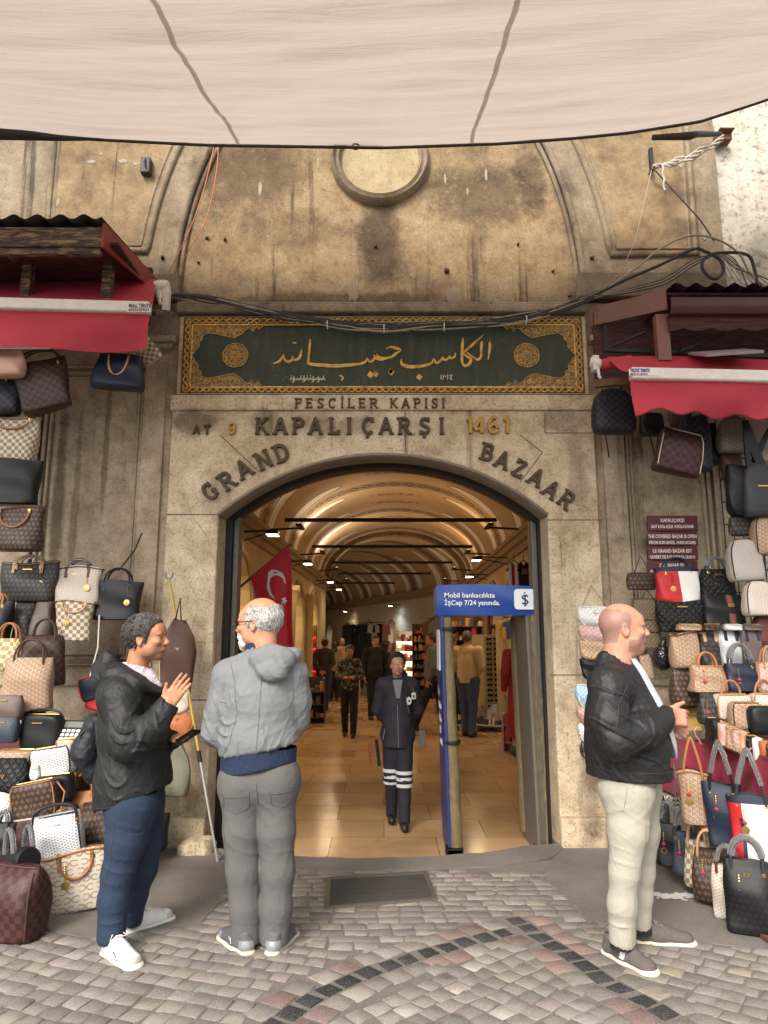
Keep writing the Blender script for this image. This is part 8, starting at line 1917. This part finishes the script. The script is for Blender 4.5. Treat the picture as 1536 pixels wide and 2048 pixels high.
B('tote','cream chevron tote with maroon straps left of the black tote',(108,1134,201,1208),5.28,'cream_chevron',d=.12,trim='maroon',tabs='maroon',hnd='up',hm='maroon',hh=.06,charm='r',film=True,plate=1)
B('tote','plain black structured tote hung high beside the left pier',(182,1162,282,1240),5.3,'black',d=.12,tabs='black',charm='r',plate=1,hnd='up',hm='black',hh=.10,hw=.5,strap=('black',[(0,20),(30,60),(44,96)]))
B('tote','small cream chequered tote under the cream chevron tote',(107,1202,184,1282),5.2,'cream_check',d=.13,trim='tan',yaw=12,hnd='down',hm='pale_tan',hh=.06,hw=.6,charm='m')
B('satchel','dark flower print bag seen from its end at the left',(28,1204,68,1286),5.25,'dark_flower',d=.2)
B('satchel','taupe bag seen from its end left of the small chequered tote',(64,1204,106,1280),5.24,'taupe_chevron',d=.2)
B('tote','black tote at the far left edge with rust handles',(-40,1200,20,1290),5.1,'black',hnd='up',hm='tan',hh=.05)
B('satchel','yellow chequered handbag with rust handles at the far left',(-20,1278,44,1342),5.0,'yellow_check',hnd='up',hm='tan',hh=.11,hw=.6,d=.16)
B('duffel','brown checked handbag with round handles behind the tan one',(36,1272,127,1370),5.05,'brown_check',d=.17,yaw=14,hnd='up',hm='brown',hh=.12,hw=.5)
B('satchel','tan motif print handbag with brown handles on top of left pile',(0,1318,104,1422),4.88,'tan_motif',d=.18,yaw=8,hnd='up',hm='brown',hh=.13,hw=.56,plate=1)
B('flap','taupe flap bag at the far left edge of the pile',(-30,1392,45,1436),4.72,'taupe_chevron',d=.10,plate=1)
B('flap','small navy chevron flap bag at the far left',(-30,1436,36,1484),4.70,'navy_chevron',d=.10,plate=1)
B('camera','black zipped bag with gold plate on the left pile',(38,1432,126,1502),4.78,'black',d=.13,plate=1,hnd='top',hm='black',hh=.04,hw=.9,yaw=-6)
B('camera','slim flat tan and brown bag lying under the black zipped bag',(-10,1500,78,1524),4.72,'tan_motif',d=.2,trim='tan')
B('camera','white chevron cosmetic bag tilted on the left pile',(66,1496,152,1552),4.66,'white_chevron',d=.13,roll=-9,zipm=1,trim='black')
B('camera','tiny white chevron purse below the cosmetic bag',(62,1532,82,1560),4.60,'white_chevron',d=.05,roll=-8)
B('camera','tan motif print bag behind the black diamond quilted one',(36,1504,76,1574),4.75,'tan_motif',d=.12)
B('satchel','black quilted bag with gold triangle badge at the far left',(-30,1520,54,1592),4.60,'black_quilt',d=.13,logo=('V',.035,.5))
B('camera','brown flower print bag right of the white cosmetic bag',(80,1540,158,1585),4.7,'brown_flower',d=.12,trim='pale_tan')
B('camera','small black camera bag under the white cosmetic bag',(72,1552,150,1604),4.6,'black',d=.11,roll=-6,plate=1)
B('camera','brown flower print camera bag with tan piping on the pile',(30,1566,124,1636),4.5,'brown_flower',d=.14,roll=-11,trim='tan',strap=('tan',[(46,-8),(60,-30),(50,-62)]))
B('camera','beige canvas bag lying under the flower print camera bag',(36,1622,132,1652),4.52,'cream',d=.16,roll=-9,trim='tan')
B('tote','white chevron tote at the far left edge of the pile',(-40,1588,34,1660),4.55,'white_chevron',d=.12,yaw=-12)
B('camera','brown checked cosmetic bag with pale piping behind the white handbag',(28,1634,130,1694),4.48,'wine_check',d=.14,roll=-9,trim='cream')
B('satchel','white chevron handbag with black handles at the front of the pile',(68,1632,176,1732),4.36,'white_chevron',d=.14,yaw=6,roll=-10,trim='black',hnd='up',hm='black',hh=.06,hw=.8,plate=1)
B('satchel','tan leather and flower print bag with tan handles behind the jacketed man',(136,1585,205,1640),4.7,'tan',d=.14,roll=-6,hnd='up',hm='tan',hh=.11,hw=.55)
B('satchel','dark flower print bag under the tan leather bag',(165,1606,235,1686),4.6,'brown_flower',d=.14,roll=-8)
B('tote','large cream ring print tote with tan straps on the ground',(90,1712,222,1822),4.36,'cream_rings',d=.15,yaw=18,roll=-6,trim='tan',tabs='tan',hnd='down',hm='tan',hh=.11,hw=.5,charm='m')
B('duffel','wine and brown checked holdall standing on the ground',(-40,1738,97,1870),3.98,'wine_check',d=.24,yaw=-16,trim='brown',hnd=None)
bt_=thing('barrel_bag','small black barrel handbag with film wrapped handles on the left pile','handbag',at(38,1722,4.1),(0,R(-12),R(-42)),GL_)
b=MB();b.lathe([(.001,-.13),(.06,-.13),(.068,-.12),(.07,0),(.068,.12),(.06,.13),(.001,.13)],24,M=Matrix.Rotation(R(90),4,'Y'));b.build('body',PM['black_flower'],bt_)
for s2 in(-.05,.05):
 b=MB();pts=[(.055*math.cos(math.pi*i/12),s2,.045+.12*math.sin(math.pi*i/12))for i in range(13)];b.tube(pts,.010,8);hn=b.build('handle',PM['grey'],bt_);b=MB();b.tube(pts,.015,8);b.build('plastic_wrap',M_FILM,hn)
b=MB();b.tube([(-.136,.016*math.cos(i*.63),.016*math.sin(i*.63))for i in range(10)],.003,5,closed=True);b.build('ring',M_BRASS,bt_)
cl=thing('calculator','black desk calculator with pale keys propped on the left pile','calculator',at(142,1470,4.75),(R(-35),0,R(-8)));b=MB();b.box((0,0,0),(.16,.025,.20));b.build('case',PM['black'],cl,bevel=.006)
b=MB();b.box((0,-.014,.065),(.13,.004,.04));b.build('display',plain('lcd',(.12,.14,.11),.3),cl,smooth=0);b=MB();[b.box((-.05+.033*i,-.015,.02-.028*j),(.024,.006,.019))for i in range(4)for j in range(4)];b.build('keys',PM['white'],cl,smooth=0)
B('hobo','dark brown leather shoulder bag hanging on the left jamb',(316,1240,388,1388),5.35,'brown',d=.10,strap=('black',[(-8,-2),(0,40),(4,-4)]),logo=('Y',.05,.55),yaw=8)
B('crescent','cream shoulder bag hanging under the brown leather one',(322,1385,378,1428),5.33,'cream',d=.08)
B('hobo','burnt orange shoulder bag hanging third on the left jamb',(322,1418,384,1484),5.32,'orange',d=.09,logo=('Y',.045,.6))
B('hobo','olive grey shoulder bag hanging lowest on the left jamb',(322,1490,378,1592),5.3,'olive',d=.09)
B('crescent','black crossbody bag hanging low behind the navy trousers',(296,1630,336,1702),5.2,'black',d=.09,strap=('black',[(0,0),(10,60)]))
B('camera','navy camera bag with red zip hanging behind the hooded man',(166,1352,218,1398),5.25,'navy',d=.09,roll=-18,trim='red',strap=('white',[(0,0),(30,50),(50,112)]))
B('camera','red camera bag hanging under the navy one',(168,1384,215,1420),5.26,'red',d=.09,roll=14,strap=('red',[(6,0),(46,60),(60,130)]))
B('camera','small brown print pouch tucked under the black camera bag',(92,1596,142,1622),4.62,'brown_flower',d=.10,roll=-8,trim='tan')
B('satchel','pale pink cloth bag lying between the tan and white bags',(118,1612,152,1640),4.6,'pink',d=.12,roll=-10)
B('satchel','black film wrapped handbag standing behind the barrel bag',(-26,1650,30,1716),4.42,'black_flower',d=.14,hnd='up',hm='grey',hh=.07,film=True)
B('camera','dark red bag peeping out under the tan motif handbag',(40,1416,88,1440),4.95,'wine_check',d=.10)
B('edge','pale tan purse lying beside the calculator on the left pile',(118,1478,156,1496),4.7,'cream',d=.12,roll=-6,trim='tan')
B('camera','tan print bag lying behind the white cosmetic bag',(128,1500,170,1550),4.8,'tan_motif',d=.12,trim='tan')
# ---- right stall, hanging under the awning
def tmy(x,t_,y):return 0 if x<-.15-.5*(t_-.5)*0 and t_<.93 else(2 if-.15<=x<-.06 else(3 if-.06<=x<.0 else(0 if False else 1)))
B('backpack','dark grey checked backpack with dangling straps under the right awning',(1186,776,1272,866),5.3,'navy_check',d=.16,strap=('black',[(-20,-88),(-18,-110),(-16,-142)]),tabs='grey')
B('camera','small black pouch with long strap under the right awning',(1281,826,1328,872),5.2,'black',d=.08,strap=('black',[(-8,-40),(-4,-60),(0,-98)]))
B('duffel','wine checked bag with pale piping hanging under the right awning',(1304,858,1396,946),5.1,'wine_check',d=.16,roll=14,trim='cream',strap=('maroon',[(-10,0),(-6,40)]))
B('tote','navy checked tote hanging right of the wine checked bag',(1370,832,1425,942),5.15,'navy_check',d=.14,strap=('black',[(-10,-10),(-6,30)]))
B('crescent','taupe strap bag hanging behind the navy checked tote',(1340,824,1384,872),5.3,'taupe_chevron',d=.08)
B('backpack','grey motif print backpack hanging beside the black slings',(1438,832,1502,906),5.2,'grey_motif',d=.14,zipm=1)
B('satchel','brown leather bag hanging under the grey print backpack',(1444,902,1486,958),5.25,'brown',d=.12)
B('crescent','large black leather sling bag hanging at the right stall',(1448,930,1514,1032),5.0,'black',d=.12,roll=8,vstrap=[(1497,838),(1503,838),(1496,890),(1480,955),(1462,985),(1456,960),(1474,925)])
B('backpack','dark leather sling with small red and white tag at the right edge',(1488,925,1556,1035),4.95,'grey',d=.13,vstrap=[(1500,836),(1510,836),(1530,900),(1545,960),(1538,985),(1520,930),(1508,900),(1512,960),(1500,960),(1498,900)],plate=2)
B('camera','dark flower print pouch with brass zip hanging at the right stall',(1460,1032,1514,1072),5.05,'dark_flower',d=.07,strap=('chain',[(-24,-2),(-28,-40)]))
B('backpack','tan motif print backpack at the right edge of the stall',(1506,1028,1570,1110),4.98,'tan_motif',d=.14,trim='navy')
B('backpack','pale grey chevron backpack with dark zips at the right stall',(1460,1078,1530,1162),5.0,'stone_chevron',d=.14,roll=-4,zipm=1,trim='black')
B('backpack','small cream chevron backpack under the pale grey one',(1488,1162,1552,1232),4.98,'cream_chevron',d=.13,zipm=1,trim='brown')
B('flap','small brown flower print shoulder bag hanging by the maroon sign',(1254,1146,1312,1180),5.35,'brown_flower',d=.07,trim='brown',strap=('brown',[(-14,0),(0,34),(16,2)]))
B('tote','red white and navy tote hanging over the maroon sign',(1312,1136,1402,1206),5.2,('red','navy','white','white'),d=.13,block=lambda x,t_,y:1 if t_>.86 or x>.93 else(0 if x<-.05 else(1 if x<.02 else 2)),hnd='up',hm='navy',hh=.08,hw=.55,charm='m')
B('satchel','black quilted handbag with arched handles right of the maroon sign',(1402,1138,1472,1200),5.18,'black_quilt',d=.13,hnd='up',hm='grey',hh=.09,hw=.55,charm='heart',plate=1,film=True)
B('tote','black diamond quilted bag with chain straps under the red tote',(1314,1202,1412,1264),5.15,'black_quilt',d=.13,strap=('chain',[(-26,-4),(-34,-40)]),plate=1)
B('satchel','black suede handbag with green and red stripe on the right stall',(1406,1190,1490,1254),5.12,'black',d=.13,stripe=.12,charm=None)
B('flap','olive quilted flap bag topmost of three beside the bald man',(1262,1198,1320,1240),5.3,'olive_quilt',d=.08,trim='brown',strap=('brown',[(-8,-6),(4,18),(22,-8)]))
B('flap','olive quilted flap bag in the middle of three beside the bald man',(1270,1237,1321,1265),5.3,'olive_quilt',d=.08,trim='brown')
B('flap','olive quilted flap bag lowest of three beside the bald man',(1262,1262,1324,1296),5.3,'olive_quilt',d=.08,trim='brown')
B('crescent','white quilted crescent bag hanging on the right jamb',(1156,1214,1222,1254),5.3,'white_quilt',d=.09,trim='white',strap=('chain',[(-24,-2),(-4,42),(24,0)]),logo=('~',.05,.6))
B('crescent','pink quilted crescent bag second on the right jamb',(1159,1250,1222,1286),5.3,'pink_quilt',d=.09,trim='pink')
B('crescent','tan woven crescent bag third on the right jamb',(1159,1282,1222,1320),5.3,'tan_quilt',d=.09,trim='pale_tan')
B('crescent','black crescent bag fourth on the right jamb behind the bald man',(1162,1318,1222,1360),5.3,'black',d=.09)
B('crescent','light blue crescent bag on the right jamb behind the bald man',(1153,1370,1215,1416),5.3,'blue_quilt',d=.09,trim='white')
B('crescent','pink crescent bag with brown edge under the light blue one',(1156,1412,1218,1452),5.3,'pink_motif',d=.09,trim='tan')
B('crescent','white spotted crescent bag low on the right jamb',(1158,1448,1218,1488),5.3,'white_quilt',d=.09,trim='white')
B('crescent','grey crescent bag with tan edge lowest on the right jamb',(1163,1484,1222,1524),5.3,'grey',d=.09,trim='tan')
B('camera','small tan print pouch hanging from a chain beside the bald man',(1286,1312,1309,1358),5.2,'tan_motif',d=.05,roll=-8,strap=('chain',[(0,0),(-18,46)]))
B('tote','tan motif print tote with brown stripe and chain straps',(1342,1266,1400,1336),5.0,'tan_motif',d=.13,trim='tan',strap=('chain',[(-22,-6),(-26,-60)]))
B('tote','dark flower print tote with pale tan stripe beside the tan one',(1396,1264,1442,1332),5.05,'dark_flower',d=.13,trim='pale_tan',tabs='pale_tan')
B('tote','white chevron tote with black stripe on the right stall',(1438,1262,1484,1332),5.02,'white_chevron',d=.13,tabs='black')
B('tote','taupe tote with navy stripe at the right of its row',(1480,1262,1526,1330),5.0,'taupe_chevron',d=.13,tabs='navy')
for i,(lab,xa,xb,m)in enumerate((('tan print wallet lying on top of the tan motif tote',1354,1402,'tan_motif'),('brown wallet lying on top of the dark flower tote',1404,1444,'brown_flower'),('white wallet lying on top of the white chevron tote',1446,1482,'white_chevron'),('taupe wallet lying on top of the taupe tote',1484,1522,'taupe_chevron'))):B('edge',lab,(xa,1249,xb,1261),4.98,m,d=.1,cat='wallet',name='wallet')
B('satchel','dark flower print bag with tan chain handle under the tan tote',(1344,1336,1400,1412),5.0,'brown_flower',d=.13,strap=('chain',[(-20,0),(-24,-70),(0,-86),(26,-70),(24,-6)]))
B('satchel','tan motif print handbag with gold charm and tan handle',(1380,1332,1452,1384),4.85,'tan_motif',d=.13,hnd='up',hm='tan',hh=.09,hw=.5,charm='heart',plate=1,trim='tan')
B('satchel','navy handbag with looped grey handles and gold charm',(1450,1328,1518,1382),4.84,'navy',d=.13,hnd='up',hm='grey',hh=.13,hw=.6,charm='heart',plate=1,film=True)
B('satchel','pink motif print handbag with tan trim at the right edge',(1512,1326,1570,1384),4.82,'pink_motif',d=.13,trim='tan',hnd='up',hm='tan',hh=.10)
B('camera','cream chevron zipped bag with brown handle on the right table',(1428,1390,1504,1438),4.72,'cream_chevron',d=.12,trim='tan',hnd='top',hm='tan',hh=.09,hw=.5)
B('camera','cream zipped bag with brown trim at the right edge of the table',(1502,1388,1560,1424),4.74,'cream_chevron',d=.12,trim='tan',hnd='top',hm='tan',hh=.09,hw=.6)
B('camera','tan motif print zipped bag with triangle badge on the right table',(1460,1406,1522,1458),4.62,'tan_motif',d=.12,trim='brown',logo=('V',.04,.4))
B('camera','black zipped bag at the front right of the table',(1498,1414,1560,1468),4.55,'black',d=.12)
B('satchel','dark flower print purse with pink charm on the right table',(1400,1392,1434,1448),4.7,'dark_flower',d=.10,charm='heart')
for i,(lab,m)in enumerate((('black zip bag standing first in the front row on the table','black'),('pink zip bag standing second in the front table row','pink'),('tan motif zip bag third in the front table row','tan_motif'),('pink motif zip bag fourth in the front table row','pink_motif'),('pale tan zip bag fifth in the front table row','pale_tan'),('black quilted zip bag sixth in the front table row','black_quilt'),('white and red zip bag seventh in the front table row','white'),('orange zip bag near the end of the front table row','orange'),('brown print zip bag last in the front table row','brown_flower'))):
 x=1418+i*13.5;y=1438+i*6;B('edge',lab,(x,y,x+17,y+44),4.62-.028*i,m,d=.2,yaw=-8,trim='tan' if i%2 else None)
B('camera','small black quilted bag behind the cream zipped bags',(1486,1372,1534,1400),4.9,'black_quilt',d=.1)
B('camera','orange tan bag at the right edge behind the table row',(1522,1372,1566,1402),4.88,'orange',d=.1)
B('backpack','brown leather backpack at the right edge under the slings',(1508,1228,1562,1290),5.05,'maroon',d=.13,zipm=1)
B('satchel','dark flower print bag filling the gap under the awning right',(1392,845,1440,930),5.32,'black_flower',d=.12)
B('tote','cream print tote behind the black slings at the right edge',(1500,836,1560,925),5.3,'stone_chevron',d=.12)
def hook(lab,x,y,Y):
 t=thing('hanger_hook',lab,'hook',at(x,y,Y),group=None);b=MB();b.tube([(.0,0,0),(-.012,0,.03),(-.03,0,.05),(-.035,0,.08),(-.018,0,.10),(.0,0,.095)],.0035,6);b.build('wire_hook',plain('pink_hook',(.5,.2,.22),.4),t)
hook('pink wire hook holding the tan motif tote on the burgundy cloth',1402,1488,4.55);hook('pink wire hook holding the navy tote on the burgundy cloth',1454,1514,4.42);hook('pink wire hook holding the red and white tote',1511,1532,4.3)
B('tote','tan motif print tote hanging in front of the burgundy cloth',(1358,1546,1426,1645),4.5,'tan_motif',d=.15,yaw=-22,trim='tan',hnd='tall',hm='tan',hh=.20,hw=.6,charm='heart')
B('tote','navy tote with gold charm hanging in front of the burgundy cloth',(1410,1572,1492,1688),4.38,'navy',d=.16,yaw=-24,hnd='tall',hm='black',hh=.24,hw=.6,charm='heart',film=True)
B('tote','red white and navy tote hanging at the front of the burgundy cloth',(1462,1598,1560,1722),4.25,('red','navy','white','white'),d=.16,yaw=-24,block=lambda x,t_,y:1 if t_>.88 else(0 if x<-.45 else(1 if x<-.36 else 2)),hnd='tall',hm='grey',hh=.26,hw=.6,charm='heart',film=True)
B('satchel','dark grey handbag farthest back in the right ground row',(1300,1612,1350,1716),5.1,'grey',d=.13,yaw=-30,hnd='up',hm='black',hh=.08)
B('camera','zebra striped bag lying behind the right ground row',(1318,1588,1368,1614),5.2,'zebra',d=.16)
B('satchel','black handbag with gold charm in the right ground row',(1312,1652,1372,1728),4.86,'black',d=.13,yaw=-30,hnd='up',hm='grey',hh=.14,hw=.6,charm='ring',film=True)
B('satchel','navy woven handbag with gold charm in the right ground row',(1344,1668,1402,1748),4.72,'navy_chevron',d=.13,yaw=-30,hnd='up',hm='grey',hh=.14,hw=.6,charm='ring',film=True)
B('satchel','cream chequered handbag with tan handles in the right ground row',(1368,1686,1432,1772),4.56,'cream_check',d=.13,yaw=-30,hnd='up',hm='pale_tan',hh=.12,hw=.6,charm='m')
B('satchel','brown flower print handbag with tan handles in the ground row',(1386,1704,1462,1800),4.40,'brown_flower',d=.14,yaw=-30,hnd='up',hm='pale_tan',hh=.11,hw=.6,charm='heart',logo=('LV',.028,.76))
B('satchel','cream chevron handbag with pink brown handles in the ground row',(1424,1740,1500,1835),4.22,'cream_chevron',d=.14,yaw=-30,hnd='up',hm='maroon',hh=.11,hw=.6,charm='heart',film=True)
B('satchel','large black flower embossed handbag nearest in the right ground row',(1454,1768,1562,1902),4.02,'black_flower',d=.16,yaw=-28,hnd='up',hm='grey',hh=.12,hw=.6,charm='heart',logo=('LV',.03,.80),plate=2,film=True,hr=.010)
pbg=thing('rubbish_bag','crumpled black plastic bag hanging left of the tan tote','plastic bag',at(1325,1312,5.15))
f=Field(np.arange(-.11,.11,.006),np.arange(-.1,.1,.006),np.arange(-.14,.16,.006));f.ell((0,0,-.02),(.07,.06,.085),None,0);f.cap((0,0,.05),(.02,0,.12),.03,.02,.03);f.disp(fold_noise(9,.012,55)).disp(fold_noise(10,.006,120));f.mesh('film_body',plain('black_film',(.008,.008,.009),.22,0,.2),pbg)
ybx=thing('paper_bag','yellow brown woven paper bag behind the clasped hands','paper bag',at(1372,1460,5.1));b=MB();b.box((0,0,.12),(.17,.15,.24),taper=.85);b.box((0,-.08,.13),(.15,.012,.05));b.build('bag_body',PM['yellow'],ybx,bevel=.012)
wb=thing('water_bottle','clear plastic water bottle with blue cap at the right edge','bottle',at(1533,1800,4.2));b=MB();b.lathe([(.001,0),(.034,.004),(.036,.02),(.033,.06),(.036,.10),(.036,.16),(.014,.21),(.013,.235)],20);b.build('bottle_body',M_FILM,wb);b=MB();b.lathe([(.016,.232),(.016,.258),(.001,.26)],16);b.build('cap',plain('blue_cap',(.02,.14,.42),.4),wb)
# ---- stands that carry the goods
def poly_cloth(name,label,cat,top,Y0,drop,m,nu=40):
 """cloth hanging from a line of points"""
 t=thing(name,label,cat,top[0]);o=Vector(top[0]);b=MB()
 def fn(u,v):
  k=u*(len(top)-1);i=min(int(k),len(top)-2);p=Vector(top[i]).lerp(Vector(top[i+1]),k-i);w=.03*v*math.sin(u*26+v)+.015*v*math.sin(u*57);return p-o+Vector((-w*.6,-w,-drop(u)*v))
 b.grid(fn,nu,10);b.build('drape',m,t,smooth=180,fix=False);return t
M_BURG=plain('burgundy_velvet',(.20,.010,.030),.85,0,.25,8,.2,.004,60,None,.08)
tb=thing('right_goods_table','goods table draped in burgundy cloth on the right stall','table',at(1450,1640,4.9))
tt=[at(1366,1462,4.95),at(1420,1478,4.75),at(1480,1502,4.5),at(1560,1536,4.2),at(1640,1570,3.95)];b=MB()
tp=[(p.x,p.y)for p in tt]+[(p.x+1.2,p.y+.9)for p in tt[::-1]];zt_=sum(p.z for p in tt)/len(tt)
b.prism([tp],zt_-.02,zt_-.001,to=lambda u,v,w:(u-tb.location.x,v-tb.location.y,w-tb.location.z));b.build('table_top',PM['maroon'],tb,smooth=0)
o=Vector(tb.location);b=MB()
def dr(u,v):
 k=u*(len(tt)-1);i=min(int(k),len(tt)-2);p=tt[i].lerp(tt[i+1],k-i);p.z=zt_;w=.035*v*math.sin(u*24+v)+.018*v*math.sin(u*55);return p-o+Vector((-w-.05*v*(1-u),-w,-(.33+.03*math.sin(u*9))*v+.01))
b.grid(dr,60,10);q0=tt[0];b.grid(lambda u,v:Vector((q0.x-.08*v+.02*math.sin(u*9)*v,q0.y+.7*u,zt_-.36*v+.01))-o,20,8);b.build('burgundy_cloth',M_BURG,tb,smooth=180,fix=False)
b=MB()
for p in(tt[0],tt[-1]):b.box((p.x+.1-o.x,p.y+.1-o.y,zt_/2-o.z),(.05,.05,zt_-.04));b.box((p.x+1-o.x,p.y+.7-o.y,zt_/2-o.z),(.05,.05,zt_-.04))
b.build('leg',M_OLDWOOD,tb,smooth=0)
st_=thing('left_goods_stand','dark stepped stand that carries the pile of bags on the left','stand',gnd(40,1780));o=Vector(st_.location);b=MB()
for(z0,z1,y0,y1)in((.0,.22,4.52,5.55),(.22,.44,4.72,5.55),(.44,.66,4.9,5.55),(.66,.86,5.08,5.55)):b.box((-2.6-o.x+.0,(y0+y1)/2-o.y,(z0+z1)/2),(1.9-.10*z0,y1-y0,z1-z0-.002))
b.build('steps',PM['maroon'],st_,smooth=0,bevel=.01)
rg=thing('right_display_grid','dark wire display grid behind the hanging bags of the right stall','display grid',at(1460,1150,5.35));o=Vector(rg.location);b=MB();gx0,gx1=at(1452,1100,5.35).x,3.6;gz0,gz1=.3,at(1450,830,5.35).z
for i in range(15):x=gx0+(gx1-gx0)*i/14;b.tube([(x-o.x,0,gz0-o.z),(x-o.x,0,gz1-o.z)],.005,5)
for i in range(18):z=gz0+(gz1-gz0)*i/17;b.tube([(gx0-o.x,.008,z-o.z),(gx1-o.x,.008,z-o.z)],.005,5)
b.build('wire_mesh',M_IRON,rg)
pk=thing('wooden_board','reddish brown board under the right ground row of bags','board',gnd(1400,1760));b=MB();pts=[gnd(*p)-Vector(pk.location)for p in((1296,1716),(1420,1812),(1560,1912),(1700,1890),(1480,1740),(1340,1690))];b.prism([[(p.x,p.y)for p in pts]],.018,.04,to=lambda u,v,w:(u,v,w));b.build('plank',plain('red_brown_board',(.11,.045,.03),.7,0,.3),pk,smooth=0)
# ------------------------------------------------------------------ pieces that stand apart become parts of their own
def split_islands(o,key):
 me=o.data;n_=len(me.vertices);par_=list(range(n_))
 def find(a):
  while par_[a]!=a:par_[a]=par_[par_[a]];a=par_[a]
  return a
 for e in me.edges:
  a,b=find(e.vertices[0]),find(e.vertices[1])
  if a!=b:par_[a]=b
 acc={}
 for v in me.vertices:acc.setdefault(find(v.index),[]).append(v.co)
 cls={r:key(sum(q,Vector())/len(q))for r,q in acc.items()}
 ks=sorted(set(cls.values()))
 if len(ks)<2:return
 for i,k in enumerate(ks):
  bm=bmesh.new();bm.from_mesh(me);bm.verts.ensure_lookup_table()
  bmesh.ops.delete(bm,geom=[bm.verts[j]for j in range(n_)if cls[find(j)]!=k],context='VERTS')
  m2=me.copy();bm.to_mesh(m2);bm.free()
  c=o if i==0 else o.copy()
  if i:COL.objects.link(c)
  c['_m']=m2.name;
  if i:c.data=m2
  else:first=m2
 o.data=first
 for c in[o]+[q for q in bpy.data.objects if '_m' in q]:
  if '_m' in c:del c['_m']
lr_=lambda c:c.x>.03;q4=lambda c:(c.x>.03)*2+(c.z>3.9)
for o in list(gate.children)+list(inscription.children):
 nm=o.name.split('.')[0]
 if nm in('pilaster','door_leaf','jamb_base','impost_block'):split_islands(o,lr_)
 elif nm in('spandrel_carving','gilt_outline','scroll_carving'):split_islands(o,lambda c:(c.x>.03)*2+(c.z>at(768,711,YS).z))
